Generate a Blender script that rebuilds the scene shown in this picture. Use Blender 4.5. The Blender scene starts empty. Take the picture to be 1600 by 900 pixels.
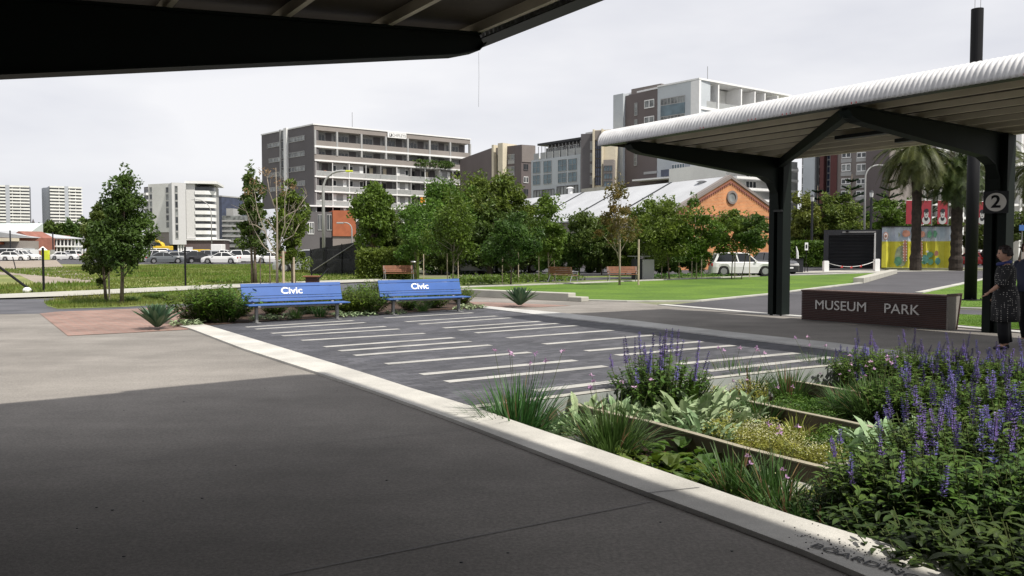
import bpy, math, random
from math import sin, cos, pi, radians, sqrt, atan2, tan
from mathutils import Vector, Matrix
from mathutils.geometry import tessellate_polygon
R = random.Random(7)
V = Vector
scene = bpy.context.scene
COL = scene.collection

# ------------------------------------------------------------------ camera, sky, sun, exposure
FPX, CAMH = 1300.0, 1.6
PITCH = math.atan(58.0 / FPX)
cam_d = bpy.data.cameras.new("camera")
cam_d.sensor_width = 36.0
cam_d.lens = 36.0 * FPX / 1600.0
cam_d.clip_start = 0.05
cam_d.clip_end = 5000
cam = bpy.data.objects.new("camera", cam_d)
COL.objects.link(cam)
cam.location = (0, 0, CAMH)
cam.rotation_euler = (pi / 2 - PITCH, 0, 0)
scene.camera = cam

SUN_DIR = V((2.04, -1.57, 3.9)).normalized()          # from the ground towards the sun
SUN_EL = math.asin(SUN_DIR.z)
SUN_AZ = atan2(SUN_DIR.x, SUN_DIR.y)
world = bpy.data.worlds.new("World")
scene.world = world
world.use_nodes = True
wn, wl = world.node_tree.nodes, world.node_tree.links
wn.clear()
w_out = wn.new('ShaderNodeOutputWorld')
w_bg = wn.new('ShaderNodeBackground')
w_bg.inputs['Strength'].default_value = 0.1
sky = wn.new('ShaderNodeTexSky')
sky.sky_type = 'NISHITA'
sky.sun_disc = False
sky.sun_elevation = SUN_EL
sky.sun_rotation = SUN_AZ
tc = wn.new('ShaderNodeTexCoord')
mp = wn.new('ShaderNodeMapping')
mp.inputs['Scale'].default_value = (1.2, 1.2, 4.0)
nz = wn.new('ShaderNodeTexNoise')
nz.inputs['Scale'].default_value = 1.6
nz.inputs['Detail'].default_value = 5
nz.inputs['Roughness'].default_value = 0.52
wl.new(tc.outputs['Generated'], mp.inputs['Vector'])
wl.new(mp.outputs['Vector'], nz.inputs['Vector'])
cr = wn.new('ShaderNodeValToRGB')                     # thin cloud sheet: bluish grey to near white
cr.color_ramp.elements[0].position = 0.30
cr.color_ramp.elements[0].color = (6.3, 6.4, 7.0, 1)
cr.color_ramp.elements[1].position = 0.62
cr.color_ramp.elements[1].color = (8.7, 8.65, 8.85, 1)
wl.new(nz.outputs['Fac'], cr.inputs['Fac'])
mx = wn.new('ShaderNodeMixRGB')
mx.inputs['Fac'].default_value = 0.93
wl.new(sky.outputs['Color'], mx.inputs['Color1'])
wl.new(cr.outputs['Color'], mx.inputs['Color2'])
wl.new(mx.outputs['Color'], w_bg.inputs['Color'])
wl.new(w_bg.outputs['Background'], w_out.inputs['Surface'])

sun_d = bpy.data.lights.new("sun", 'SUN')
sun_d.energy = 5.0
sun_d.angle = radians(1.2)
sun_d.color = (1.0, 0.95, 0.86)
sun = bpy.data.objects.new("sun", sun_d)
COL.objects.link(sun)
sun.rotation_euler = SUN_DIR.to_track_quat('Z', 'Y').to_euler()

scene.view_settings.view_transform = 'Standard'
scene.view_settings.look = 'None'
scene.view_settings.gamma = 1.0
scene.view_settings.exposure = 0.16
scene.render.engine = 'CYCLES'
scene.cycles.max_bounces = 6
scene.cycles.diffuse_bounces = 3
scene.cycles.transparent_max_bounces = 8

# ------------------------------------------------------------------ geometry helpers
def ray(px, py):
    return V((px - 800.0, FPX * cos(PITCH) + (450.0 - py) * sin(PITCH), -FPX * sin(PITCH) + (450.0 - py) * cos(PITCH)))

def G(px, py, z=0.0):
    """where the sight line of a point of the photograph meets the level z"""
    r = ray(px, py)
    t = (z - CAMH) / r.z
    return V((r.x * t, r.y * t, z))

def P(px, py, Y):
    r = ray(px, py)
    t = Y / r.y
    return V((r.x * t, Y, CAMH + r.z * t))

def Zat(py, Y, px=800):
    return P(px, py, Y).z

TD = V((0.552, -0.834, 0)).normalized()      # along the old tracks, towards the camera
ND = V((0.834, 0.552, 0)).normalized()       # across the tracks, away from our platform
UP = V((0, 0, 1))
ORG = {}

def org(o):
    return ORG.get(o.name, V((0, 0, 0)))

def tag(o, label=None, cat=None, group=None, kind=None):
    if label: o['label'] = label
    if cat: o['category'] = cat
    if group: o['group'] = group
    if kind: o['kind'] = kind
    return o

def thing(name, label, cat, loc=(0, 0, 0), group=None):
    o = bpy.data.objects.new(name, None)
    COL.objects.link(o)
    o.location = loc
    o.empty_display_size = 0.2
    ORG[o.name] = V(loc)
    return tag(o, label, cat, group)

class MB:
    def __init__(s):
        s.v = []; s.f = []; s.mi = []; s.m = 0
    def add(s, vs, fs):
        n = len(s.v)
        s.v.extend([tuple(p) for p in vs])
        s.f.extend([tuple(i + n for i in f) for f in fs])
        s.mi.extend([s.m] * len(fs))
    def hexa(s, c):
        s.add(c, [(0, 3, 2, 1), (4, 5, 6, 7), (0, 1, 5, 4), (1, 2, 6, 5), (2, 3, 7, 6), (3, 0, 4, 7)])
    def box(s, a, b):
        x0, y0, z0 = a; x1, y1, z1 = b
        s.hexa([(x0, y0, z0), (x1, y0, z0), (x1, y1, z0), (x0, y1, z0), (x0, y0, z1), (x1, y0, z1), (x1, y1, z1), (x0, y1, z1)])
    def obox(s, o, a, b, c):
        o, a, b, c = V(o), V(a), V(b), V(c)
        s.hexa([o, o + a, o + a + b, o + b, o + c, o + a + c, o + a + b + c, o + b + c])
    def cbox(s, cen, sx, sy, sz, rz=0):
        c = V(cen); ux = V((cos(rz), sin(rz), 0)); uy = V((-sin(rz), cos(rz), 0))
        s.obox(c - ux * sx / 2 - uy * sy / 2, ux * sx, uy * sy, V((0, 0, sz)))
    def poly(s, pts):
        s.add(pts, [tuple(range(len(pts)))])
    def flat(s, pts, z):
        s.poly([(p[0], p[1], z) for p in pts])
    def prism(s, pts, z0, z1):
        n = len(pts)
        area = sum(pts[i][0] * pts[(i + 1) % n][1] - pts[(i + 1) % n][0] * pts[i][1] for i in range(n))
        if area < 0: pts = list(reversed(pts))
        vs = [(p[0], p[1], z0) for p in pts] + [(p[0], p[1], z1) for p in pts]
        fs = [tuple(range(n - 1, -1, -1)), tuple(range(n, 2 * n))]
        fs += [(i, (i + 1) % n, n + (i + 1) % n, n + i) for i in range(n)]
        s.add(vs, fs)
    def extr(s, pts, d):
        """closed 3-D outline pts swept by the vector d"""
        n = len(pts); pts = [V(p) for p in pts]; d = V(d)
        vs = pts + [p + d for p in pts]
        s.add(vs, [tuple(range(n - 1, -1, -1)), tuple(range(n, 2 * n))] + [(i, (i + 1) % n, n + (i + 1) % n, n + i) for i in range(n)])
    def rings(s, rs, cap=True, closed=True):
        n = len(rs[0]); vs = []
        for r in rs: vs += [tuple(p) for p in r]
        fs = []
        for k in range(len(rs) - 1):
            for i in range(n if closed else n - 1):
                j = (i + 1) % n
                fs.append((k * n + i, k * n + j, (k + 1) * n + j, (k + 1) * n + i))
        if cap and closed:
            fs.append(tuple(range(n - 1, -1, -1)))
            fs.append(tuple((len(rs) - 1) * n + i for i in range(n)))
        s.add(vs, fs)
    def tube(s, pts, rad, n=8, cap=True):
        pts = [V(p) for p in pts]
        if not hasattr(rad, '__len__'): rad = [rad] * len(pts)
        rs = []; prev = None
        for i, p in enumerate(pts):
            d = (pts[min(i + 1, len(pts) - 1)] - pts[max(i - 1, 0)])
            if d.length < 1e-9: d = V((0, 0, 1))
            d.normalize()
            a = d.cross(V((0, 0, 1))) if abs(d.z) < 0.95 else d.cross(V((1, 0, 0)))
            if prev is not None:
                a2 = prev - d * prev.dot(d)
                if a2.length > 1e-6: a = a2
            a.normalize(); prev = a
            b = d.cross(a)
            rs.append([p + a * (rad[i] * cos(2 * pi * k / n)) + b * (rad[i] * sin(2 * pi * k / n)) for k in range(n)])
        s.rings(rs, cap)
    def cyl(s, a, b, r, n=12):
        s.tube([a, b], [r, r] if not hasattr(r, '__len__') else r, n)
    def ball(s, c, r, nu=10, nv=7, sc=(1, 1, 1)):
        c = V(c); rs = []
        for j in range(1, nv):
            t = pi * j / nv
            rs.append([c + V((r * sc[0] * sin(t) * cos(2 * pi * i / nu), r * sc[1] * sin(t) * sin(2 * pi * i / nu), -r * sc[2] * cos(t))) for i in range(nu)])
        s.rings(rs, True)
    def build(s, name, mat, parent=None, smooth=False, label=None, cat=None, group=None, kind=None, bevel=0):
        me = bpy.data.meshes.new(name)
        o = bpy.data.objects.new(name, me)
        off = org(parent) if parent is not None else V((0, 0, 0))
        ox, oy, oz = off
        me.from_pydata([(p[0] - ox, p[1] - oy, p[2] - oz) for p in s.v], [], s.f)
        mats = mat if isinstance(mat, (list, tuple)) else [mat]
        for m in mats: me.materials.append(m)
        if any(s.mi): me.polygons.foreach_set('material_index', s.mi)
        if smooth: me.polygons.foreach_set('use_smooth', [True] * len(me.polygons))
        me.update()
        COL.objects.link(o)
        if parent is not None:
            o.parent = parent
        ORG[o.name] = off
        if bevel:
            md = o.modifiers.new('bevel', 'BEVEL'); md.width = bevel; md.segments = 2; md.limit_method = 'ANGLE'
        return tag(o, label, cat, group, kind)

def copy_tree(o, parent=None):
    c = o.copy(); COL.objects.link(c)
    if parent is not None: c.parent = parent
    for ch in list(o.children): copy_tree(ch, c)
    return c

def place(o, loc, rz=0, sc=1.0, label=None, group=None):
    o.location = loc
    o.rotation_euler = (0, 0, rz)
    o.scale = (sc, sc, sc) if not hasattr(sc, '__len__') else sc
    if label: o['label'] = label
    if group: o['group'] = group
    return o

class Proto:
    """first call hands out the prototype itself, later calls copies of it and of its parts"""
    def __init__(s, root): s.root = root; s.used = False
    def put(s, loc, rz=0, sc=1.0, label=None, group=None):
        if s.used: o = copy_tree(s.root)
        else: o = s.root; s.used = True
        return place(o, loc, rz, sc, label, group)

# ------------------------------------------------------------------ materials
def newmat(name):
    m = bpy.data.materials.new(name); m.use_nodes = True
    nt = m.node_tree; nt.nodes.clear()
    out = nt.nodes.new('ShaderNodeOutputMaterial')
    b = nt.nodes.new('ShaderNodeBsdfPrincipled')
    nt.links.new(b.outputs[0], out.inputs[0])
    return m, nt, b, out

def noise(nt, vec, scale, detail=4, rough=0.55):
    n = nt.nodes.new('ShaderNodeTexNoise')
    n.inputs['Scale'].default_value = scale
    n.inputs['Detail'].default_value = detail
    n.inputs['Roughness'].default_value = rough
    nt.links.new(vec, n.inputs['Vector'])
    return n.outputs['Fac']

def ramp(nt, fac, p0, c0, p1, c1):
    r = nt.nodes.new('ShaderNodeValToRGB')
    r.color_ramp.elements[0].position = p0; r.color_ramp.elements[0].color = (*c0, 1)
    r.color_ramp.elements[1].position = p1; r.color_ramp.elements[1].color = (*c1, 1)
    nt.links.new(fac, r.inputs['Fac'])
    return r.outputs['Color']

def mixc(nt, fac, a, b, mode='MIX'):
    m = nt.nodes.new('ShaderNodeMixRGB'); m.blend_type = mode
    if isinstance(fac, (int, float)): m.inputs[0].default_value = fac
    else: nt.links.new(fac, m.inputs[0])
    for i, c in ((1, a), (2, b)):
        if isinstance(c, tuple): m.inputs[i].default_value = (*c, 1)
        else: nt.links.new(c, m.inputs[i])
    return m.outputs[0]

def mat(name, c, rough=0.75, var=0.12, scale=2.0, fine=0.0, fscale=60, bump=0.0, bscale=40, metal=0.0, spec=0.4, c2=None, stretch=None, coat=0.0):
    m, nt, b, out = newmat(name)
    tc = nt.nodes.new('ShaderNodeTexCoord'); vec = tc.outputs['Object']
    if stretch:
        mpn = nt.nodes.new('ShaderNodeMapping'); mpn.inputs['Scale'].default_value = stretch[:3]
        if len(stretch) > 3: mpn.inputs['Rotation'].default_value = (0, 0, stretch[3])
        nt.links.new(vec, mpn.inputs['Vector']); svec = mpn.outputs['Vector']
    else: svec = vec
    a = tuple(min(1, x * (1 - var)) for x in c)
    d = tuple(min(1, x * (1 + var)) for x in (c2 or c))
    col = ramp(nt, noise(nt, svec, scale), 0.32, a, 0.68, d)
    if fine > 0:
        g = ramp(nt, noise(nt, vec, fscale, 2), 0.3, (1 - fine,) * 3, 0.7, (1 + fine,) * 3)
        col = mixc(nt, 1.0, col, g, 'MULTIPLY')
    nt.links.new(col, b.inputs['Base Color'])
    b.inputs['Roughness'].default_value = rough
    b.inputs['Metallic'].default_value = metal
    b.inputs['Specular IOR Level'].default_value = spec
    if coat: b.inputs['Coat Weight'].default_value = coat
    if bump > 0:
        bp = nt.nodes.new('ShaderNodeBump'); bp.inputs['Strength'].default_value = bump; bp.inputs['Distance'].default_value = 0.02
        nt.links.new(noise(nt, vec, bscale, 3), bp.inputs['Height'])
        nt.links.new(bp.outputs[0], b.inputs['Normal'])
    return m

def leafmat(name, c1, c2, scale=1.5, trans=0.36, rough=0.5, hue=0.022, spec=0.35):
    m, nt, b, out = newmat(name)
    tc = nt.nodes.new('ShaderNodeTexCoord')
    oi = nt.nodes.new('ShaderNodeObjectInfo')
    ge = nt.nodes.new('ShaderNodeNewGeometry')
    col = ramp(nt, noise(nt, tc.outputs['Object'], scale, 3), 0.35, c1, 0.65, c2)
    rpi = nt.nodes.new('ShaderNodeMapRange'); rpi.inputs[3].default_value = 0.72; rpi.inputs[4].default_value = 1.3
    nt.links.new(ge.outputs['Random Per Island'], rpi.inputs[0])
    hs = nt.nodes.new('ShaderNodeHueSaturation')
    hr = nt.nodes.new('ShaderNodeMapRange'); hr.inputs[3].default_value = 0.5 - hue; hr.inputs[4].default_value = 0.5 + hue
    nt.links.new(oi.outputs['Random'], hr.inputs[0]); nt.links.new(hr.outputs[0], hs.inputs['Hue'])
    nt.links.new(rpi.outputs[0], hs.inputs['Value'])
    nt.links.new(col, hs.inputs['Color'])
    nt.links.new(hs.outputs[0], b.inputs['Base Color'])
    b.inputs['Roughness'].default_value = rough
    b.inputs['Specular IOR Level'].default_value = spec
    tr = nt.nodes.new('ShaderNodeBsdfTranslucent'); nt.links.new(hs.outputs[0], tr.inputs['Color'])
    mxs = nt.nodes.new('ShaderNodeMixShader'); mxs.inputs[0].default_value = trans
    nt.links.new(b.outputs[0], mxs.inputs[1]); nt.links.new(tr.outputs[0], mxs.inputs[2])
    nt.links.new(mxs.outputs[0], out.inputs[0])
    return m

def brickmat(name, c1, c2, mortar, bw, bh, dirx=None, vertical=False, msize=0.01, rot=0.0, rough=0.85, bump=0.3, offset=0.5, var=0.25, bias=0.0):
    m, nt, b, out = newmat(name)
    tc = nt.nodes.new('ShaderNodeTexCoord'); vec = tc.outputs['Object']
    if vertical:
        sep = nt.nodes.new('ShaderNodeSeparateXYZ'); nt.links.new(vec, sep.inputs[0])
        dt = nt.nodes.new('ShaderNodeVectorMath'); dt.operation = 'DOT_PRODUCT'
        nt.links.new(vec, dt.inputs[0]); dt.inputs[1].default_value = (dirx[0], dirx[1], 0)
        cmb = nt.nodes.new('ShaderNodeCombineXYZ')
        nt.links.new(dt.outputs['Value'], cmb.inputs[0]); nt.links.new(sep.outputs[2], cmb.inputs[1])
        bv = cmb.outputs[0]
    else:
        mpn = nt.nodes.new('ShaderNodeMapping'); mpn.inputs['Rotation'].default_value = (0, 0, rot)
        nt.links.new(vec, mpn.inputs['Vector']); bv = mpn.outputs['Vector']
    br = nt.nodes.new('ShaderNodeTexBrick')
    br.inputs['Scale'].default_value = 1.0
    br.inputs['Brick Width'].default_value = bw
    br.inputs['Row Height'].default_value = bh
    br.inputs['Mortar Size'].default_value = msize
    br.inputs['Mortar Smooth'].default_value = 0.2
    br.inputs['Bias'].default_value = bias
    br.offset = offset
    br.inputs['Color1'].default_value = (*c1, 1); br.inputs['Color2'].default_value = (*c2, 1); br.inputs['Mortar'].default_value = (*mortar, 1)
    nt.links.new(bv, br.inputs['Vector'])
    g = ramp(nt, noise(nt, vec, 0.8, 4), 0.3, (1 - var,) * 3, 0.7, (1 + var,) * 3)
    g2 = ramp(nt, noise(nt, vec, 30, 2), 0.3, (0.88,) * 3, 0.7, (1.12,) * 3)
    col = mixc(nt, 1.0, mixc(nt, 1.0, br.outputs['Color'], g, 'MULTIPLY'), g2, 'MULTIPLY')
    nt.links.new(col, b.inputs['Base Color'])
    b.inputs['Roughness'].default_value = rough
    bp = nt.nodes.new('ShaderNodeBump'); bp.inputs['Strength'].default_value = bump; bp.inputs['Distance'].default_value = 0.01
    bp.invert = True
    nt.links.new(br.outputs['Fac'], bp.inputs['Height']); nt.links.new(bp.outputs[0], b.inputs['Normal'])
    return m

def glassmat(name, c=(0.03, 0.035, 0.04), rough=0.08, var=0.5):
    """dark reflecting glazing with blinds and rooms of different tone behind it"""
    m = mat(name, c, rough=rough, var=var, scale=0.6, spec=0.6)
    return m

track_rot = -atan2(ND.y, ND.x)
M = {}
M['concrete'] = mat('concrete_floor', (0.212, 0.197, 0.180), rough=0.9, var=0.11, scale=0.9, fine=0.18, fscale=45, bump=0.2, bscale=90, stretch=(0.35, 1.6, 1, track_rot), spec=.22)
def weather(m, spots=9.0, amount=.35, big=.35, streak=.12):
    """stains, small dark spots and fine aggregate worked into a paved surface"""
    nt = m.node_tree; b = [n for n in nt.nodes if n.type == 'BSDF_PRINCIPLED'][0]
    lk = b.inputs['Base Color'].links[0]; src = lk.from_socket
    tc = nt.nodes.new('ShaderNodeTexCoord'); vec = tc.outputs['Object']
    col = mixc(nt, 1.0, src, ramp(nt, noise(nt, vec, big, 6, .65), .35, (1 - streak * 2,) * 3, .62, (1 + streak,) * 3), 'MULTIPLY')
    vo = nt.nodes.new('ShaderNodeTexVoronoi'); vo.inputs['Scale'].default_value = spots; vo.inputs['Randomness'].default_value = 1.0
    nt.links.new(vec, vo.inputs['Vector'])
    col = mixc(nt, 1.0, col, ramp(nt, vo.outputs['Distance'], .02, (1 - amount,) * 3, .07, (1,) * 3), 'MULTIPLY')
    col = mixc(nt, 1.0, col, ramp(nt, noise(nt, vec, 220, 1), .35, (.86,) * 3, .65, (1.14,) * 3), 'MULTIPLY')
    nt.links.new(col, b.inputs['Base Color'])
weather(M['concrete'])
M['concrete_dark'] = mat('concrete_floor_sealed', (0.125, 0.115, 0.108), rough=0.62, var=0.16, scale=0.5, fine=0.12, fscale=70, bump=0.15, bscale=90, stretch=(0.5, 1.4, 1, track_rot))
M['coping'] = mat('painted_coping', (0.46, 0.445, 0.41), rough=0.7, var=0.07, scale=1.2, fine=0.05, fscale=80, bump=0.1)
M['coping_old'] = mat('worn_coping', (0.42, 0.415, 0.40), rough=0.75, var=0.10, scale=1.5, fine=0.07, fscale=60, bump=0.1)
M['pavers'] = brickmat('dark_pavers', (0.042, 0.043, 0.052), (0.082, 0.082, 0.094), (0.028, 0.028, 0.032), 0.26, 0.115, rot=track_rot, msize=0.006, rough=0.8)
M['stripe'] = mat('pale_stone_strip', (0.36, 0.352, 0.333), rough=0.7, var=0.08, scale=3, fine=0.06)
M['darkstone'] = brickmat('bluestone_slabs', (0.062, 0.063, 0.074), (0.092, 0.092, 0.104), (0.045, 0.045, 0.05), 0.9, 0.6, rot=0.2, msize=0.012, rough=0.8)
M['asphalt'] = mat('asphalt', (0.062, 0.060, 0.067), rough=0.9, var=0.12, scale=0.4, fine=0.15, fscale=50)
M['redbrick_pave'] = brickmat('red_brick_paving', (0.20, 0.115, 0.09), (0.26, 0.155, 0.125), (0.20, 0.17, 0.15), 0.23, 0.115, rot=track_rot + pi / 4, msize=0.012)
M['kerb'] = mat('kerb_concrete', (0.36, 0.35, 0.31), rough=0.8, var=0.1, scale=1.5, fine=0.06)
M['kerb_white'] = mat('pale_kerb', (0.40, 0.395, 0.36), rough=0.75, var=0.08, scale=1.5, fine=0.05)
M['wallgrey'] = mat('rendered_wall', (0.30, 0.32, 0.31), rough=0.85, var=0.1, scale=2, fine=0.05)
M['lawn'] = mat('lawn', (0.060, 0.130, 0.006), rough=0.95, var=0.20, scale=0.35, fine=0.25, fscale=9, bump=0.3, bscale=30, c2=(0.080, 0.145, 0.008))
M['verge'] = mat('rough_verge', (0.075, 0.14, 0.022), rough=0.9, var=0.3, scale=1.2, fine=0.3, fscale=20, c2=(0.15, 0.17, 0.05), bump=0.6, bscale=20)
M['field'] = mat('wild_grass_field', (0.105, 0.15, 0.025), rough=0.95, var=0.3, scale=0.16, fine=0.25, fscale=5, c2=(0.20, 0.20, 0.07))
M['ground'] = mat('bare_ground', (0.17, 0.15, 0.11), rough=0.95, var=0.2, scale=0.05, fine=0.1, fscale=2, c2=(0.14, 0.16, 0.08))
M['dirt'] = mat('dirt_track', (0.26, 0.22, 0.18), rough=0.95, var=0.18, scale=0.25, fine=0.1, fscale=4)
M['soil'] = mat('garden_soil', (0.055, 0.032, 0.022), rough=0.95, var=0.35, scale=5, fine=0.4, fscale=50, bump=1.0, bscale=40)
M['bark_chip'] = mat('bark_mulch', (0.16, 0.075, 0.05), rough=0.9, var=0.4, scale=8)
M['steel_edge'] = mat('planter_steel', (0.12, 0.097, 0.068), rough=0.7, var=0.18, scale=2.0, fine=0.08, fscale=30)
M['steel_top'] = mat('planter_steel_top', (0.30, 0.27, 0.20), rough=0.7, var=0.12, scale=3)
M['canopy_green'] = mat('dark_green_paint', (0.0035, 0.0075, 0.006), rough=0.65, var=0.15, scale=2, spec=0.2)
M['canopy_black'] = mat('black_green_paint', (0.008, 0.010, 0.010), rough=0.5, var=0.1)
M['roof_white'] = mat('white_corrugated', (0.50, 0.50, 0.51), rough=0.5, var=0.10, scale=2.5, fine=0.08, fscale=12)
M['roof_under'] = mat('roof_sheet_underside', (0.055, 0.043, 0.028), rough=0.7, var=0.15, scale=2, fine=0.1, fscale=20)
M['batten'] = mat('cream_batten', (0.60, 0.55, 0.43), rough=0.6, var=0.1)
M['blue'] = mat('blue_paint', (0.035, 0.105, 0.33), rough=0.45, var=0.08, scale=3, spec=0.45)
M['galv'] = mat('galvanised_steel', (0.25, 0.25, 0.25), rough=0.5, var=0.15, metal=0.6)
M['white_letter'] = mat('white_lettering', (0.85, 0.85, 0.85), rough=0.5, var=0.02)
M['grey_letter'] = mat('grey_lettering', (0.62, 0.60, 0.57), rough=0.5, var=0.03)
M['black'] = mat('black_paint', (0.007, 0.007, 0.009), rough=0.6, var=0.1, spec=.2)
M['near_black'] = mat('charcoal_paint', (0.013, 0.014, 0.018), rough=0.5, var=0.12)
M['timber_dark'] = mat('dark_timber_slats', (0.045, 0.019, 0.015), rough=0.6, var=0.25, scale=6, stretch=(0.3, 0.3, 3))
M['timber_top'] = mat('paler_timber_top', (0.12, 0.075, 0.06), rough=0.7, var=0.2, scale=6)  # top slats in a paler brown than the front ones
M['timber_seat'] = mat('brown_timber', (0.20, 0.085, 0.045), rough=0.6, var=0.2, scale=6)
M['timber_pale'] = mat('pale_timber_stake', (0.42, 0.35, 0.26), rough=0.8, var=0.15, scale=4)
M['bark'] = mat('tree_bark', (0.12, 0.095, 0.07), rough=0.9, var=0.3, scale=6, bump=0.8, bscale=20)
M['bark_pale'] = mat('pale_bark', (0.27, 0.23, 0.18), rough=0.85, var=0.2, scale=6, bump=0.4)
M['palm_bark'] = mat('palm_bark', (0.030, 0.023, 0.018), rough=0.95, var=0.35, scale=5, bump=1.0, bscale=8)
M['white'] = mat('white_paint', (0.72, 0.72, 0.72), rough=0.5, var=0.05)
M['plaster_white'] = mat('white_render', (0.66, 0.66, 0.64), rough=0.8, var=0.05, scale=0.2)
M['plaster_cool'] = mat('cool_grey_render', (0.42, 0.45, 0.48), rough=0.8, var=0.05, scale=0.2)
M['charcoal_wall'] = mat('charcoal_cladding', (0.105, 0.098, 0.104), rough=0.75, var=0.05, scale=0.3)
M['taupe'] = mat('taupe_render', (0.245, 0.22, 0.205), rough=0.8, var=0.05, scale=0.2)
M['taupe_dark'] = mat('brown_render', (0.125, 0.105, 0.105), rough=0.8, var=0.06, scale=0.2)
M['brown_soft'] = mat('mushroom_render', (0.20, 0.175, 0.165), rough=0.8, var=0.06, scale=0.2)
M['cream'] = mat('cream_render', (0.60, 0.54, 0.42), rough=0.8, var=0.05)
M['maroon'] = mat('maroon_render', (0.085, 0.028, 0.027), rough=0.75, var=0.08)
M['orange_clad'] = mat('orange_cladding', (0.33, 0.10, 0.045), rough=0.7, var=0.12, scale=0.8)
M['panel_grey'] = mat('grey_panel', (0.33, 0.33, 0.33), rough=0.7, var=0.08, scale=0.5)
M['glass'] = glassmat('dark_glazing')
M['glass_mid'] = glassmat('curtained_glazing', (0.16, 0.17, 0.17), 0.2, 0.7)
M['glass_blue'] = glassmat('blue_glazing', (0.09, 0.14, 0.17), 0.15, 0.3)
M['glass_balcony'] = mat('frosted_balustrade', (0.30, 0.31, 0.31), rough=0.25, var=0.1)
M['glass_navy'] = glassmat('navy_glazing', (0.035, 0.045, 0.08), 0.15, 0.3)
M['roof_metal'] = mat('pale_metal_roof', (0.40, 0.41, 0.43), rough=0.55, var=0.08, scale=0.4)
M['roof_green'] = mat('pale_green_roof', (0.50, 0.56, 0.55), rough=0.6, var=0.05)
M['red_banner'] = mat('red_banner_cloth', (0.24, 0.018, 0.03), rough=0.7, var=0.1)
M['portrait'] = mat('portrait_print', (0.35, 0.33, 0.34), rough=0.7, var=0.5, scale=3)
M['tyre'] = mat('tyre_rubber', (0.015, 0.015, 0.016), rough=0.8, var=0.1)
M['rim'] = mat('alloy_rim', (0.35, 0.35, 0.36), rough=0.35, metal=0.7)
M['car_glass'] = glassmat('car_glass', (0.012, 0.014, 0.016), 0.12, 0.1)
M['lamp_red'] = mat('tail_lamp', (0.40, 0.01, 0.01), rough=0.2, var=0.1)
M['lamp_white'] = mat('lamp_lens', (0.6, 0.6, 0.6), rough=0.15, var=0.1)
M['yellow'] = mat('yellow_paint', (0.62, 0.42, 0.03), rough=0.5, var=0.1)
M['hivis'] = mat('lime_yellow', (0.60, 0.66, 0.05), rough=0.6, var=0.1)
M['red'] = mat('red_paint', (0.42, 0.03, 0.03), rough=0.5, var=0.1)
M['brick_dark'] = mat('light_absorbing_brick', (0.045, 0.032, 0.028), rough=0.85, var=0.2, scale=0.8)  # kept very dark so the unseen walls return little light to the floor
M['brick_red'] = mat('distant_red_brick', (0.24, 0.10, 0.075), rough=0.85, var=0.15, scale=0.8)
M['mesh_dark'] = mat('black_shade_cloth', (0.010, 0.011, 0.014), rough=0.85, var=0.2)
weather(M['coping'], 6.0, .30, 1.2, .07); weather(M['pavers'], 4.0, .25, .5, .14); weather(M['stripe'], 8.0, .4, 2.0, .12); weather(M['asphalt'], 3, .2, .3, .12); weather(M['coping_old'], 6, .3, 1.2, .08); weather(M['kerb_white'], 5, .3, 1.0, .10)
for _k in ('charcoal_wall', 'taupe', 'taupe_dark', 'brown_soft', 'plaster_white', 'plaster_cool', 'cream', 'roof_metal'): weather(M[_k], .6, .12, .12, .05)
# foliage
M['leaf'] = leafmat('leaf_green', (0.062, 0.112, 0.013), (0.135, 0.205, 0.028))
M['leaf_dark'] = leafmat('leaf_dark', (0.042, 0.076, 0.013), (0.092, 0.142, 0.024), scale=0.9)
M['leaf_bright'] = leafmat('leaf_bright', (0.052, 0.100, 0.010), (0.110, 0.175, 0.020))
M['leaf_olive'] = leafmat('leaf_olive', (0.070, 0.112, 0.016), (0.150, 0.190, 0.030), scale=0.9)
M['leaf_autumn'] = leafmat('leaf_autumn', (0.085, 0.085, 0.022), (0.20, 0.14, 0.04), scale=1.6)
M['leaf_dry'] = leafmat('leaf_dry', (0.16, 0.09, 0.05), (0.30, 0.20, 0.10))
M['leaf_palm'] = leafmat('palm_frond', (0.030, 0.050, 0.010), (0.085, 0.105, 0.022), scale=0.8)
M['leaf_pine'] = leafmat('pine_needles', (0.015, 0.032, 0.018), (0.035, 0.060, 0.026))
M['leaf_salvia'] = leafmat('salvia_leaf', (0.050, 0.105, 0.016), (0.12, 0.19, 0.034), scale=5, hue=.012)
M['leaf_shaded'] = leafmat('shaded_salvia_leaf', (0.030, 0.062, 0.012), (0.070, 0.115, 0.022), scale=5, hue=.012)  # darker copy of the salvia leaf, canopy shade put into its colour
M['leaf_lawn'] = leafmat('lawn_blade', (0.075, 0.15, 0.008), (0.105, 0.185, 0.012), scale=2, trans=.5)
M['leaf_lamb'] = leafmat('silver_leaf', (0.17, 0.25, 0.12), (0.34, 0.42, 0.25), scale=8, trans=0.15, rough=0.8)
M['leaf_grass'] = leafmat('strap_grass', (0.034, 0.09, 0.018), (0.085, 0.17, 0.045), scale=6)
M['leaf_field'] = leafmat('field_grass', (0.105, 0.165, 0.016), (0.21, 0.21, 0.055), scale=0.3)
M['leaf_yellow'] = leafmat('yellow_green_leaf', (0.16, 0.20, 0.03), (0.38, 0.38, 0.08), scale=8)
M['leaf_cover'] = leafmat('ground_cover_leaf', (0.055, 0.12, 0.015), (0.12, 0.20, 0.03), scale=6)
M['agave'] = leafmat('agave_leaf', (0.040, 0.085, 0.045), (0.085, 0.145, 0.075), scale=4, trans=0.05)
M['petal_purple'] = leafmat('purple_petal', (0.085, 0.062, 0.24), (0.17, 0.13, 0.37), scale=12, trans=0.2, hue=0.02)
M['petal_pink'] = leafmat('pink_petal', (0.45, 0.25, 0.45), (0.65, 0.45, 0.60), trans=0.2)
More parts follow.
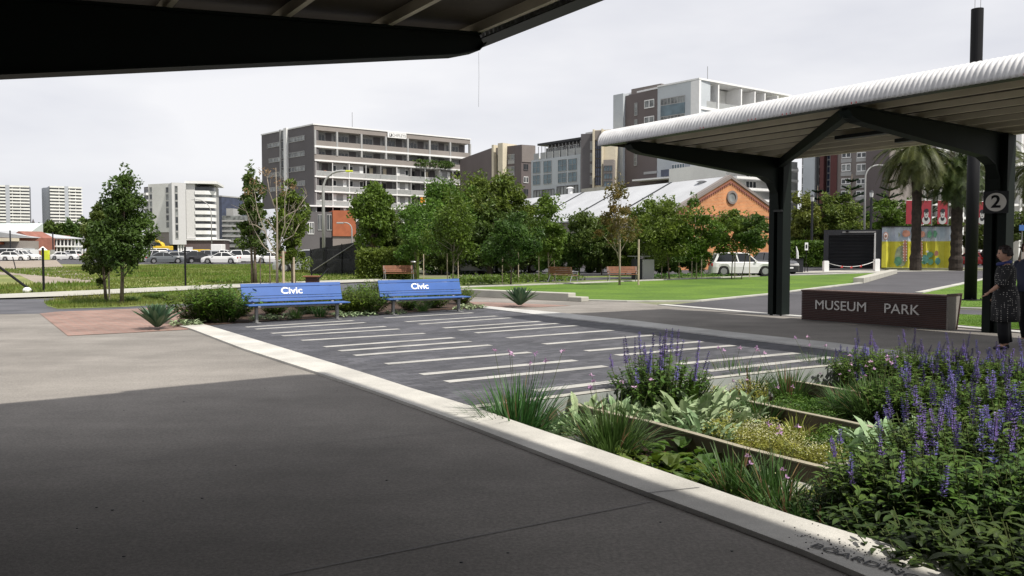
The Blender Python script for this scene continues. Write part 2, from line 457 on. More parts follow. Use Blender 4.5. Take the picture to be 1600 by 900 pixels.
M['petal_cream'] = leafmat('cream_petal', (0.62, 0.60, 0.32), (0.75, 0.74, 0.55), trans=0.2)
M['stem'] = mat('plant_stem', (0.08, 0.10, 0.03), rough=0.8, var=0.2)
M['skin'] = mat('skin', (0.42, 0.24, 0.17), rough=0.55, var=0.08, scale=8)
M['hair_dark'] = mat('dark_hair', (0.016, 0.010, 0.009), rough=0.5, var=0.3, scale=30)
M['hair_brown'] = mat('brown_hair', (0.045, 0.02, 0.014), rough=0.5, var=0.3, scale=30)

# ------------------------------------------------------------------ ground surfaces
def gp(pts, z=0.0): return [G(a, b, z) for a, b in pts]
def W(x, y): return V((x, y, 0))

IN_PX = [(296, 515), (378, 547), (488, 583), (580, 614), (700, 657.5), (862, 720), (1016, 779), (1169, 836), (1332, 899)]
OUT_PX = [(320, 509), (440, 546), (520, 571), (580, 590), (640, 610), (735, 639), (840, 676), (906, 698), (1080, 759), (1150, 784), (1305, 836)]
inner = gp(IN_PX) + [W(2.3, 2.5), W(2.9, 0.6), W(3.6, -3), (W(4.2, -9))]
outer = gp(OUT_PX) + [W(2.24, 4.11), W(2.85, 2.6), W(3.45, 0.7), W(4.15, -2.9), W(4.75, -9)]
FN_PX = [(748, 482), (860, 496), (1000, 512), (1140, 529), (1300, 548), (1398, 563), (1520, 585), (1620, 604)]
FF_PX = [(756, 479.6), (870, 490), (1000, 504), (1140, 521), (1300, 538), (1400, 551), (1520, 569), (1620, 586)]
far_near = gp(FN_PX) + [W(8.0, 6.5), W(9.3, 3.5), W(10.8, 0), W(12.5, -6)]
far_far = gp(FF_PX) + [W(8.5, 6.8), W(9.8, 3.8), W(11.3, 0.3), W(13.0, -5.7)]
gar_edge = gp([(735, 639), (862, 623), (970, 609), (1136, 590), (1248, 577.5), (1398, 563)])
garden = outer[5:] + [W(12.5, -9)] + list(reversed(far_near[5:]))[0:] + list(reversed(gar_edge))[1:-1]

def surf(name, pts, z, m, kind='structure', label=None):
    mb = MB(); p3 = [V((p[0], p[1], z)) for p in pts]
    tri = tessellate_polygon([p3])
    mb.add(p3, [tuple(t) for t in tri])
    # keep every face turned upwards
    fs = []
    for t in mb.f:
        a, b, c = (V(mb.v[i]) for i in t)
        fs.append(t if (b - a).cross(c - a).z > 0 else tuple(reversed(t)))
    mb.f = fs
    return mb.build(name, m, kind=kind, label=label)

# the ground sheet, with a hole where the planted rail bed lies lower
big = [V((-2500, -60, 0)), V((2500, -60, 0)), V((2500, 3500, 0)), V((-2500, 3500, 0))]
hole = [V((p[0], p[1], 0)) for p in garden]
tri = tessellate_polygon([big, hole])
allp = big + hole
mb = MB(); fs = []
for t in tri:
    a, b, c = (allp[i] for i in t)
    fs.append(tuple(t) if (b - a).cross(c - a).z > 0 else tuple(reversed(t)))
mb.add(allp, fs)
mb.build('ground', M['ground'], kind='structure')

surf('field', [W(-140, 26), *gp([(0, 468), (104, 465), (320, 454), (508, 443), (640, 440)]), W(-6, 48), W(-7, 60), W(-17, 100), W(-140, 112)], 0.004, M['field'])
surf('dirt_road', gp([(-60, 409), (88, 406.5), (97, 415), (128, 428), (160, 441), (60, 444), (30, 430), (-60, 428)]), 0.008, M['dirt'])
surf('car_park', [W(-150, 103), W(-35, 99), W(-16, 92), W(-6, 92), W(-4, 140), W(-150, 190)], 0.006, M['asphalt'])
surf('street', [W(-6, 56), W(8, 50.5), W(22, 52.5), W(40, 66), W(90, 62), W(90, 110), W(-6, 110)], 0.003, M['asphalt'])
surf('paving_slabs', gp([(-60, 472), (0, 468.3), (70, 467), (300, 455), (340, 452.5), (510, 444), (600, 441), (700, 446), (713, 452), (718, 464), (720, 474), (285, 482), (65, 490.5), (-60, 492)]), 0.008, M['darkstone'])
surf('field_kerb', gp([(-60, 465), (0, 462), (320, 447.5), (508, 440), (589, 437.5), (700, 441.5), (700, 445), (589, 441.5), (508, 444.5), (320, 454), (104, 465), (0, 468.5), (-60, 471.5)]), 0.06, M['kerb'])
surf('verge', gp([(68, 472), (110, 466.7), (180, 461.5), (290, 455.5), (370, 452), (390, 472), (290, 475), (180, 481), (90, 483.3), (74, 479)]), 0.016, M['verge'])
surf('brick_paving', gp([(62, 490.5), (90, 487.5), (285, 480), (300, 480), (300, 515), (287, 516), (205, 520.5), (106, 525.5)]), 0.012, M['redbrick_pave'])
surf('shrub_bed', gp([(276, 511), (285, 481), (380, 473), (520, 468), (716, 465), (752, 481), (748, 482.3), (320, 509.5)]), 0.020, M['soil'])
surf('platform_floor', gp([(0, 491.5), (62, 490.5), (106, 525.5), (205, 520.5), (287, 516)]) + inner + [W(-25, -9), W(-25, 17)], 0.0045, M['concrete'])
paving = gp([(320, 509)]) + outer[1:6] + gar_edge[1:] + list(reversed(far_near[:5]))
surf('track_paving', paving, 0.012, M['pavers'])
surf('far_platform_floor', far_far + [W(30, -5.7), W(34, 8)] + gp([(1640, 522), (1542, 515), (1480, 509.5), (1252, 494.5), (1203, 491), (1034, 477), (980, 471.5), (905, 470.5), (888, 471), (718, 463), (722, 471), (748, 479)]), 0.0045, M['concrete'])
surf('brick_patch', gp([(722, 471.5), (800, 474), (893, 478), (844, 480.5), (774, 481), (752, 480)]), 0.0125, M['redbrick_pave'])
surf('asphalt_path', gp([(1040, 477.5), (1092, 472), (1203, 460.5), (1300, 449), (1348, 443), (1402, 427), (1400, 424), (1600, 419), (1700, 422), (1543, 436.5), (1436, 458.5), (1470, 483), (1640, 489), (1660, 498), (1482, 492), (1480, 509.5), (1252, 494.5), (1203, 491)]), 0.010, M['asphalt'])

def ribbon(name, pts, w, z0, z1, m, side=0.0):
    """a kerb: a strip of width w following the ground points pts, raised from z0 to z1"""
    mb = MB(); rs = []
    for i, p in enumerate(pts):
        d = (pts[min(i + 1, len(pts) - 1)] - pts[max(i - 1, 0)]); d.z = 0; d.normalize()
        n = V((-d.y, d.x, 0))
        a = p + n * (w * (0.5 + side)); b = p - n * (w * (0.5 - side))
        rs.append([V((a.x, a.y, z0)), V((a.x, a.y, z1)), V((b.x, b.y, z1)), V((b.x, b.y, z0))])
    mb.rings(rs)
    return mb.build(name, m, kind='structure')

# coping stones of the two platform edges
def coping(name, a, b, m, z=0.035):
    mb = MB()
    n = 60
    def samp(L, t):
        tot = sum((L[i + 1] - L[i]).length for i in range(len(L) - 1)); d = t * tot
        for i in range(len(L) - 1):
            l = (L[i + 1] - L[i]).length
            if d <= l or i == len(L) - 2: return L[i].lerp(L[i + 1], min(1, d / l))
            d -= l
    A = [samp(a, k / n) for k in range(n + 1)]; B = [samp(b, k / n) for k in range(n + 1)]
    mb.rings([[V((p.x, p.y, 0.0)), V((p.x, p.y, z)), V((q.x, q.y, z)), V((q.x, q.y, -0.33))] for p, q in zip(A, B)])
    return mb.build(name, m, kind='structure')
coping('platform_edge', [G(280, 511.5)] + inner[0:], [G(318, 509)] + outer, M['coping'])
coping('far_platform_edge', far_far, far_near, M['coping_old'])
# joints between coping stones and across the concrete floor
mb = MB()
for a, b in (((695, 657), (746, 640)), ((700.5, 657.5), (751, 641))):
    pass
def gline(mb, a, b, w, z):
    d = (b - a); d.z = 0; d.normalize(); n = V((-d.y, d.x, 0)) * (w / 2)
    mb.poly([V((p.x, p.y, z)) for p in (a - n, b - n, b + n, a + n)])
gline(mb, G(697, 655, .035), G(760, 650, .035), 0.008, 0.039)
gline(mb, G(1000, 772, .035), G(1093, 762, .035), 0.008, 0.039)
mb.build('coping_joint', M['asphalt'], kind='structure')
mb = MB()
gline(mb, G(380, 912), G(1020, 785), 0.012, 0.0085)
gline(mb, G(0, 742), G(735, 672), 0.006, 0.0085)
mb.build('floor_joint', M['concrete_dark'], kind='structure')
# pale strips let into the dark paving where the sleepers lay
K7 = lambda x, y: (340 + x / 3.81, 400 + y / 3.81)
K3 = lambda x, y: (560 + x / 5, 470 + y / 5)
K4 = lambda x, y: (680 + x / 5, 420 + y / 5)
K5 = lambda x, y: (980 + x / 5, 420 + y / 5)
strips = [(K7(170, 422), K7(808, 383)), (K7(225, 434), K7(878, 395)), (K7(320, 459), K7(1000, 418)), (K7(385, 474), K7(1080, 433)),
          (K7(500, 501), K7(1232, 459)), (K7(635, 539), K7(1405, 485)), (K7(725, 563), K7(1505, 506)), (K7(815, 590), K3(1032, 343)),
          (K3(215, 490), K3(1340, 400)), (K3(490, 572), K4(1095, 712)), (K3(685, 629), K4(1330, 757)), ((836, 610), (972, 594)),
          (K3(205, 132), K3(893, 92)), (K3(370, 162), K3(1080, 117)), (K3(475, 181), K3(1195, 131)), (K4(65, 461), K4(825, 408)),
          (K4(185, 479), K4(965, 424)), (K4(315, 499), K4(1110, 441)), (K4(565, 538), K4(1385, 478)), (K4(850, 586), K5(215, 515)),
          (K4(1180, 639), K5(578, 566)), (K4(1420, 673), K5(828, 596)), (K5(400, 740), K5(1325, 655)), (K5(620, 796), K5(1600, 687))]
mb = MB()
for a, b in strips:
    gline(mb, G(*a, .02), G(*b, .02), 0.175, 0.0165)
mb.build('paving_strips', M['stripe'], kind='structure')
mb = MB()                                              # pale edge course above the garden wall
for i in range(len(gar_edge) - 1):
    gline(mb, gar_edge[i], gar_edge[i + 1], 0.13, 0.021)
mb.build('edge_course', M['kerb'], kind='structure')

# sunken garden: soil and retaining walls
surf('garden_soil', garden, -0.30, M['soil'])
mb = MB()
for i in range(len(gar_edge) - 1):
    a, b = gar_edge[i], gar_edge[i + 1]
    d = (b - a).normalized(); n = V((d.y, -d.x, 0)) * 0.07
    mb.hexa([V((a.x, a.y, -.32)) + n, V((b.x, b.y, -.32)) + n, V((b.x, b.y, -.32)) - n, V((a.x, a.y, -.32)) - n,
             V((a.x, a.y, .010)) + n, V((b.x, b.y, .010)) + n, V((b.x, b.y, .010)) - n, V((a.x, a.y, .010)) - n])
mb.build('garden_retaining_wall', M['wallgrey'], kind='structure')

# lawns and their kerbs
lawn1 = gp([(714, 451), (742, 449.5), (860, 445.3), (1000, 440), (1100, 436), (1210, 431.7), (1280, 430), (1340, 427.8), (1382, 426.2), (1348, 441.5), (1300, 446.5), (1203, 459), (1092, 470), (980, 470.3), (905, 468.5), (888, 465), (800, 457.5)])
surf('lawn', lawn1, 0.020, M['lawn'])
lawn2 = gp([(1440, 459), (1543, 436.5), (1700, 412), (1760, 470), (1640, 480), (1490, 480.5), (1465, 478)])
surf('second_lawn', lawn2, 0.020, M['lawn'])
surf('third_lawn', gp([(1470, 491), (1640, 497), (1640, 517), (1542, 513.5), (1480, 506.5)]), 0.020, M['lawn'])
ribbon('lawn_kerb', gp([(714, 450), (742, 448.5), (860, 444.3), (1000, 439), (1100, 435), (1210, 430.7), (1280, 429), (1340, 426.8), (1390, 425.2)]), 0.35, 0, 0.05, M['kerb_white'])
ribbon('lawn_kerb', gp([(905, 470), (980, 472), (1092, 471.5), (1203, 460.5), (1300, 448), (1348, 442.5)]), 0.22, 0, 0.05, M['kerb_white'])
ribbon('lawn_kerb', gp([(1436, 458.5), (1543, 435.5), (1640, 418)]), 0.30, 0, 0.05, M['kerb_white'])
ribbon('lawn_kerb', gp([(1470, 481.7), (1640, 488)]), 0.24, 0, 0.05, M['kerb_white'])
ribbon('platform_kerb', gp([(1034, 477), (1120, 484.5), (1203, 492), (1252, 495.5), (1480, 510), (1542, 515.5), (1660, 526)]), 0.32, 0, 0.03, M['coping_old'])
mb = MB()
a, b = G(716, 463), G(888, 471)
d = (b - a).normalized(); n = V((-d.y, d.x, 0)) * 0.42
mb.obox(a, b - a, n, V((0, 0, 0.26)))
mb.obox(b, d * 0.5, n, V((0, 0, 0.15)))
a, b = G(1350, 443), G(1402, 427.5)
d = (b - a).normalized(); n = V((-d.y, d.x, 0)) * 0.5
mb.obox(a, b - a, n, V((0, 0, 0.28)))
mb.build('raised_kerb', M['kerb'], kind='structure', bevel=0.02)
surf('far_footpath', [G(1215, 427), G(1402, 424.5), W(45, 70), W(80, 66), W(80, 70), W(33, 74), W(20, 62)], 0.012, M['kerb'])
surf('planting_strip', gp([(600, 441), (714, 449), (860, 443.5), (1000, 438.3), (1205, 430), (1080, 428.5), (860, 433), (600, 434)]), 0.010, M['verge'])
surf('inner_path', gp([(750, 443), (900, 439), (1060, 433.5), (1060, 431), (900, 434.5), (750, 438)]), 0.014, M['asphalt'])
surf('palm_bed', [W(31, 69), W(60, 62), W(62, 76), W(35, 80)], 0.016, M['ground'])

# ------------------------------------------------------------------ planter boards in the garden
def board(pts_px, z_top, label, th=0.06, name='planter_edging'):
    pts = [G(a, b, z_top) for a, b in pts_px]
    root = thing(name, label, 'planter edging', (pts[0].x, pts[0].y, -0.3), 'steel edging boards in the sunken garden')
    mb = MB(); mt = MB(); rs = []; rt = []
    for i, p in enumerate(pts):
        d = (pts[min(i + 1, len(pts) - 1)] - pts[max(i - 1, 0)]); d.z = 0; d.normalize()
        n = V((-d.y, d.x, 0)) * th / 2
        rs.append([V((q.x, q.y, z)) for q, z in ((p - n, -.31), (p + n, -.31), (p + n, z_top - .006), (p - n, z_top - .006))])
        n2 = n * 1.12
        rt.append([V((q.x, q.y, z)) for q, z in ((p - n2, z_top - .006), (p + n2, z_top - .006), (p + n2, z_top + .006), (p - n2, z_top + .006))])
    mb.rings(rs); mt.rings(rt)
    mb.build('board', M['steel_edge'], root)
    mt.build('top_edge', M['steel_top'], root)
board([(879, 626), (910, 634), (960, 647), (1016, 659), (1090, 679), (1160, 699), (1240, 719), (1297, 733), (1341, 749), (1420, 775)], -0.07, 'long brown steel planter edging board nearest the white coping, starting behind the first grass clump')
board([(1134, 619), (1180, 629), (1240, 642), (1320, 658), (1404, 676)], -0.07, 'middle brown steel planter edging board behind the yellow flowering ground cover')
board([(1222, 592), (1274, 601), (1330, 611), (1378, 620), (1420, 627), (1470, 636)], -0.07, 'farthest brown steel planter edging board between the strappy grass clumps and the purple salvia')

# sandstone stepping blocks and the drain grate
for (a, b), lab in (((1232, 778), 'pale sandstone block between two grass clumps beside the coping'), ((1322, 742), 'sandstone block at the end of the nearest planter board'), ((1290, 812), 'low sandstone block half hidden by leaves near the coping')):
    mb = MB(); p = G(a, b, -.3)
    mb.cbox((p.x, p.y, -.3), .34, .22, .10, R.uniform(0, 2))
    mb.build('stepping_stone', M['kerb'], label=lab, cat='stone', group='sandstone blocks in the garden', bevel=0.02)
mb = MB(); c = G(888, 692, -.26)
for k in range(9):
    p = c + TD * (k * .04 - .16)
    mb.obox(p - ND * .16, TD * .012, ND * .32, V((0, 0, .03)))
mb.obox(c - ND * .17 - TD * .18, TD * .38, ND * .012, V((0, 0, .03)))
mb.obox(c + ND * .16 - TD * .18, TD * .38, ND * .012, V((0, 0, .03)))
mb.build('drain_grate', M['galv'], label='small grey steel bar grate beside the coping at the foot of the grass clump', cat='grate')

# ------------------------------------------------------------------ text
def text_mesh(s, size, depth=0.004, bold=0.0, align='CENTER', spacing=1.0):
    cu = bpy.data.curves.new('t', 'FONT'); cu.body = s; cu.size = size; cu.extrude = depth; cu.offset = bold
    cu.align_x = align; cu.align_y = 'CENTER'; cu.space_character = spacing; cu.resolution_u = 4
    o = bpy.data.objects.new('t', cu); COL.objects.link(o)
    dg = bpy.context.evaluated_depsgraph_get(); dg.update()
    me = bpy.data.meshes.new_from_object(o.evaluated_get(dg))
    vs = [tuple(v.co) for v in me.vertices]; fs = [tuple(p.vertices) for p in me.polygons]
    bpy.data.objects.remove(o); bpy.data.curves.remove(cu); bpy.data.meshes.remove(me)
    return vs, fs
def put_text(mb, s, size, o, ux, uy, depth=0.004, bold=0.0, spacing=1.0):
    """lettering lying in the plane of ux (reading direction) and uy (up), centred on o"""
    vs, fs = text_mesh(s, size, depth, bold, spacing=spacing)
    ux, uy = V(ux), V(uy); uz = ux.normalized().cross(uy.normalized())
    mb.add([V(o) + ux * a + uy * b + uz * c for a, b, c in vs], fs)

# stencilled word on the coping
mb = MB()
c = G(1348, 878, .035)
dd = (G(1395, 893, .035) - G(1300, 862, .035)).normalized()
put_text(mb, 'BOARDING', 0.10, (c.x, c.y, .041), dd * 1.12, V((-dd.y, dd.x, 0)), depth=0.001, bold=0.0)
mb.build('stencilled_word', M['near_black'], label='black stencilled word on the white coping under the overhanging garden leaves', cat='lettering')

# ------------------------------------------------------------------ blue benches
def make_bench(name, seat_m, leg_m, L, blue):
    root = thing(name, None, 'bench')
    if blue:
        for y0, w in ((-.50, .105), (-.385, .105), (-.27, .105), (-.155, .09)):
            mb = MB(); mb.box((-L / 2, y0, .425), (L / 2, y0 + w, .455)); mb.build('seat_slat', seat_m, root, bevel=.006)
        lean = .30
        def bp(z, d=0): return V((0, -.03 + (z - .45) * lean + d, z))
        for z0, z1 in ((.50, .575), (.585, .635), (.645, .865), (.875, .955)):
            mb = MB(); a, b = bp(z0), bp(z1)
            mb.obox(a + V((-L / 2, 0, 0)), V((L, 0, 0)), b - a, V((0, .028, -.008)))
            mb.build('back_slat', seat_m, root, bevel=.006)
        mb = MB(); c = bp(.755) + V((-.03, -.006, 0))
        put_text(mb, 'Civic', 0.235, c, V((1.05, 0, 0)), V((0, lean, 1)).normalized(), depth=.003, bold=.0055)
        mb.build('lettering', M['white_letter'], root)
        for x in (-L * .40, L * .40):
            mb = MB()
            mb.box((x - .03, -.30, 0), (x + .03, -.22, .40)); mb.box((x - .05, -.46, 0.0), (x + .05, -.08, .012))
            mb.box((x - .03, -.50, .385), (x + .03, .0, .424))
            mb.obox(V((x - .03, -.02, .385)), V((.06, 0, 0)), V((0, .17, .56)), V((0, .05, 0)))
            mb.build('leg', leg_m, root, bevel=.004)
        mb = MB(); mb.box((-L * .40 + .031, -.28, .36), (L * .40 - .031, -.24, .40)); mb.build('rail', leg_m, root)
    else:
        for k in range(4):
            mb = MB(); mb.box((-L / 2, -.48 + k * .115, .43), (L / 2, -.48 + k * .115 + .10, .46)); mb.build('seat_slat', seat_m, root)
        for k in range(4):
            z0 = .52 + k * .105; mb = MB()
            mb.obox(V((-L / 2, -.02 + (z0 - .46) * .22, z0)), V((L, 0, 0)), V((0, .02, .09)), V((0, .028, -.005))); mb.build('back_slat', seat_m, root)
        for x in (-L / 2 + .06, L / 2 - .06):
            mb = MB()
            mb.tube([(x, -.50, 0), (x, -.43, .42), (x, -.50, .65), (x, -.10, .67), (x, .04, .60)], .022, 6)
            mb.tube([(x, .16, 0), (x, -.02, .42), (x, .10, .92)], .024, 6)
            mb.tube([(x, -.46, .415), (x, .0, .415)], .02, 6)
            mb.build('leg_frame', leg_m, root)
    return root
bl = Proto(make_bench('blue_bench', M['blue'], M['galv'], 2.3, True))
RZB = math.asin(TD.x)
for (l0, l1), lab in ((((392, 502.5), (514, 497)), 'blue painted slatted bench with white lettering, the left one, between two green shrubs'), (((601, 491.5), (702, 485)), 'blue painted slatted bench with white lettering, the right one, nearest the lawn')):
    c = (G(*l0) + G(*l1)) / 2
    bl.put((c.x - TD.x * -.22, c.y - TD.y * -.22, .012), RZB, (1.02, 1, .89), lab, 'blue benches at the end of the old tracks')
    # the feet stand at the paving edge, the back leans over the shrubs

# ------------------------------------------------------------------ museum park sign
pA, pB = G(1252, 500), G(1478, 516.5)
U = (pB - pA); LS = U.length; U.normalize(); NB = V((-U.y, U.x, 0))      # NB points away from the camera
if NB.y < 0: NB = -NB
root = thing('park_sign', 'long low dark timber slatted sign block with grey letters reading MUSEUM PARK', 'sign', (pA.x, pA.y, 0))
hl, hr = 0.66, 0.72
dep = 0.42
nsl = 17
for k in range(nsl):
    mb = MB(); z0 = .02 + k * (.66 / nsl); z1 = z0 + .66 / nsl - .006
    f0 = z0 * .0; mb.obox(pA + V((0, 0, z0)), U * LS, NB * .03, V((0, 0, z1 - z0))); mb.build('slat', M['timber_dark'], root)
mb = MB()
mb.obox(pA + NB * .035 + V((0, 0, .0)), U * LS, NB * (dep - .035), V((0, 0, .675)))
mb.build('core', M['wallgrey'], root)
mb = MB()
for k in range(5):
    mb.obox(pA - U * .015 - NB * .012 + NB * (k * .088) + V((0, 0, .678)), U * (LS + .05), NB * .082, V((0, 0, .026)))
mb.build('top_slats', M['timber_top'], root)
mb = MB()                                                 # end frame with splayed back
e = pB + U * .002
mb.extr([e + V((0, 0, 0)), e + NB * (dep - .06), e + NB * (dep + .12) + V((0, 0, .71)), e + V((0, 0, .71))], U * .03)
mb.build('end_panel', M['concrete'], root)
mb = MB()
mb.extr([e + NB * (dep - .06) + U * .0, e + NB * (dep - .03), e + NB * (dep + .16) + V((0, 0, .72)), e + NB * (dep + .125) + V((0, 0, .71))], U * .05)
mb.extr([e + V((0, 0, .71)), e + NB * (dep + .16) + V((0, 0, .71)), e + NB * (dep + .16) + V((0, 0, .735)), e + V((0, 0, .735))], U * .05)
mb.build('end_trim', M['timber_dark'], root)
mb = MB()
put_text(mb, 'MUSEUM', 0.295, pA + U * (LS * .298) - NB * .012 + V((0, 0, .37)), U * 1.08, UP, depth=.01, bold=.0)
mb.build('lettering', M['grey_letter'], root)
mb = MB()
put_text(mb, 'PARK', 0.295, pA + U * (LS * .72) - NB * .012 + V((0, 0, .37)), U * 1.06, UP, depth=.01, bold=.0)
mb.build('lettering', M['grey_letter'], root)
for t in (.12, .37, .6, .83):
    for q in (.18, .85):
        mb = MB(); mb.ball(pA + U * (LS * t + q * .2) + NB * (q * .4) + V((0, 0, .706)), .008, 6, 4); mb.build('stud', M['rim'], root)

# ------------------------------------------------------------------ canopies
def canopy(name, label, C, inward, s0, s1, depth, ztop, posts, arms, brace, far, wall=None):
    """C(s,t): plan point, s along the tracks, t from the eave back to the posts"""
    root = thing(name, label, 'canopy', tuple(C(posts[0], depth)), None)
    def Q(s, t, z): p = C(s, t); return V((p.x, p.y, z))
    # arms
    for s in arms:
        mb = MB(); prof = []
        dt, db = ztop(0.0), ztop(depth)
        tip = [(0.08, dt - .0), (0.02, dt - .09), (0.10, dt - .17), (0.34, dt - .24)]
        low = [(depth - .75, db - .47), (depth - .42, db - .60), (depth - .24, db - .86), (depth - .20, db - 1.25)] if far else [(depth - .75, db - .52), (depth - .3, db - .60), (depth - .2, db - 1.1)]
        prof = [(0.08, dt)] + tip[1:] + low + [(depth + .2, low[-1][1]), (depth + .2, db)]
        w = .05
        mb.extr([Q(s - w, t, z) for t, z in prof], TD * (2 * w))
        # flanges
        bl_ = tip[1:] + low
        for i in range(len(bl_) - 1):
            (t0, z0), (t1, z1) = bl_[i], bl_[i + 1]
            mb.hexa([Q(s - .11, t0, z0 - .012), Q(s + .11, t0, z0 - .012), Q(s + .11, t1, z1 - .012), Q(s - .11, t1, z1 - .012),
                     Q(s - .11, t0, z0 + .004), Q(s + .11, t0, z0 + .004), Q(s + .11, t1, z1 + .004), Q(s - .11, t1, z1 + .004)])
        mb.hexa([Q(s - .11, .08, dt - .02), Q(s + .11, .08, dt - .02), Q(s + .11, depth, db - .02), Q(s - .11, depth, db - .02),
                 Q(s - .11, .08, dt + .002), Q(s + .11, .08, dt + .002), Q(s + .11, depth, db + .002), Q(s - .11, depth, db + .002)])
        mb.build('beam', M['canopy_green'], root)
    for s in posts:
        mb = MB()
        z1 = ztop(depth) - .02
        # steel channel pair, all in one dark green
        mb.obox(Q(s - .21, depth - .17, 0), TD * .16, -inward * .34, V((0, 0, z1)))
        mb.obox(Q(s + .03, depth - .15, 0), TD * .17, -inward * .30, V((0, 0, z1)))
        mb.obox(Q(s - .06, depth - .05, 0), TD * .10, -inward * .08, V((0, 0, z1)))
        mb.build('post', M['canopy_green'], root, bevel=.006)
        mb = MB()
        mb.obox(Q(s + .0, depth - .26, 2.55), TD * .24, -inward * .05, V((0, 0, .05)))
        mb.build('bracket', M['canopy_black'], root)
    if brace:
        for s_a, s_b in brace:
            mb = MB(); a = Q(s_a, .12, ztop(0) - .10); b = Q(s_b, depth - .05, ztop(depth) - .13)
            d = (b - a).normalized(); n = d.cross(UP).normalized() * .07
            mb.obox(a - n - UP * .1, b - a, n * 2, UP * .19)
            mb.build('brace', M['canopy_green'], root)
    # purlins along the tracks
    tback = wall if wall else depth
    n = 7 if far else 12
    for k in range(n + 1):
        t = .10 + (tback - .2) * k / n
        mb = MB(); z = ztop(t) + .004
        mb.obox(Q(s0 + .05, t - .025, z), TD * (s1 - s0 - .1), -inward * .05, V((0, 0, .10)))
        mb.build('purlin', M['batten'], root)
    # roof sheets
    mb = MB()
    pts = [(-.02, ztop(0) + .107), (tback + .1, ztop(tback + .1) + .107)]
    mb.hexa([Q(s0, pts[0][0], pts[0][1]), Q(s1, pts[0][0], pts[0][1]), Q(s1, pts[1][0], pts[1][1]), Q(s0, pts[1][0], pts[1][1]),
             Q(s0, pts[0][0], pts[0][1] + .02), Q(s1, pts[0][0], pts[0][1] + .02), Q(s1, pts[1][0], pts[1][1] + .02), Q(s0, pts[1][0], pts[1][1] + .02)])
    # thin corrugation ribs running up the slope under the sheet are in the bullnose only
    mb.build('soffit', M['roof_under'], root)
    # corrugated bullnose sheet
    mb = MB(); pitch_c = .082; ns = int((s1 - s0) / pitch_c * 6)
    prof = []
    zt = ztop(0) + .30
    rr = .30
    for k in range(9):
        a = pi / 2 * k / 8
        prof.append((.12 - rr * sin(a), zt - rr + rr * cos(a), sin(a), cos(a)))
    prof = [(2.2, ztop(2.2) + .26, 0, 1), (1.0, ztop(1.0) + .30, 0, 1)] + prof
    if far: prof += [(.12 - rr, zt - rr - .05, 1, 0)]
    rs = []
    for i in range(ns + 1):
        s = s0 + (s1 - s0) * i / ns
        w = .017 * sin(2 * pi * i / 6.0)
        rs.append([Q(s, t - nt_ * w, z + nz_ * w) for t, z, nt_, nz_ in prof])
    mb.rings(rs, cap=False, closed=False)
    o = mb.build('bullnose_sheet', M['roof_white'], root, smooth=True)
    md = o.modifiers.new('thick', 'SOLIDIFY'); md.thickness = .004; md.offset = 0
    mb = MB()                                            # dark eave angle under the sheet
    mb.obox(Q(s0, -.155, ztop(0) - .045), TD * (s1 - s0), -inward * .03, V((0, 0, .05)))
    mb.obox(Q(s0, -.155, ztop(0) - .048), TD * (s1 - s0), -inward * .20, V((0, 0, .012)))
    mb.build('eave_angle', M['canopy_black'], root)
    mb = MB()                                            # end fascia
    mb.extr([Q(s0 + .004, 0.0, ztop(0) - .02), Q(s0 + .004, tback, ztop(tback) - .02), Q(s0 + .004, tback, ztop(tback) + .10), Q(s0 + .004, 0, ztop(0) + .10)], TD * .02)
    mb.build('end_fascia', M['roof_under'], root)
    mb = MB()                                            # back gutter
    mb.obox(Q(s0, tback + .02, ztop(tback) - .03), TD * (s1 - s0), -inward * .10, V((0, 0, .10)))
    mb.build('gutter', M['batten'] if far else M['canopy_black'], root)
    return root, Q

C1 = G(1217, 493)                                        # foot of the first far post
FD = 5.0
E0 = V((2.45, 17.85, 0))
def Cfar(s, t):
    p = C1 - ND * (FD - t) + TD * s; return V((p.x, p.y, 0))
far_root, QF = canopy('platform_canopy', 'dark green steel canopy with white corrugated bullnose roof over the far platform', Cfar, -ND, -.75, 15.8, FD,
                      lambda t: 3.94 - .016 * t, (0, 5.2, 10.4, 15.4), (0, 5.2, 10.4), ((5.2, 0), ), True)
# linear luminaires set under the soffit
for k, (s, t) in enumerate(((3.2, 2.6), (3.6, 4.0), (8.8, 2.6))):
    mb = MB(); mb.obox(QF(s, t, 3.80), TD * 1.6, -(-ND) * .16, V((0, 0, .07)))
    mb.build('light_fitting', M['canopy_black'], far_root)
for s in (2.2, 3.4, 4.1, 5.4, 8.0):
    mb = MB(); mb.obox(QF(s, -.17, 3.90), TD * .22, ND * .012, V((0, 0, .03)))
    mb.build('red_clip', M['red'], far_root)

TIP = V((-.30, 8.62, 0))
def Cnear(s, t):
    p = TIP - ND * t + TD * s; return V((p.x, p.y, 0))
near_root, QN = canopy('platform_canopy', 'near platform canopy with black tapering beam and ribbed underside overhead at top left', Cnear, ND, -.5, 17.5, 5.0,
                       lambda t: 3.80 - .075 * t, (0, 9.9, 15), (0, 9.9, 15), None, False, wall=12)
mb = MB()
p = QN(.02, .06, 3.62)
mb.tube([p, p - UP * .25 + TD * .004, p - UP * .55 - TD * .004], .0012, 4)
mb.build('hanging_wire', M['canopy_black'], near_root)
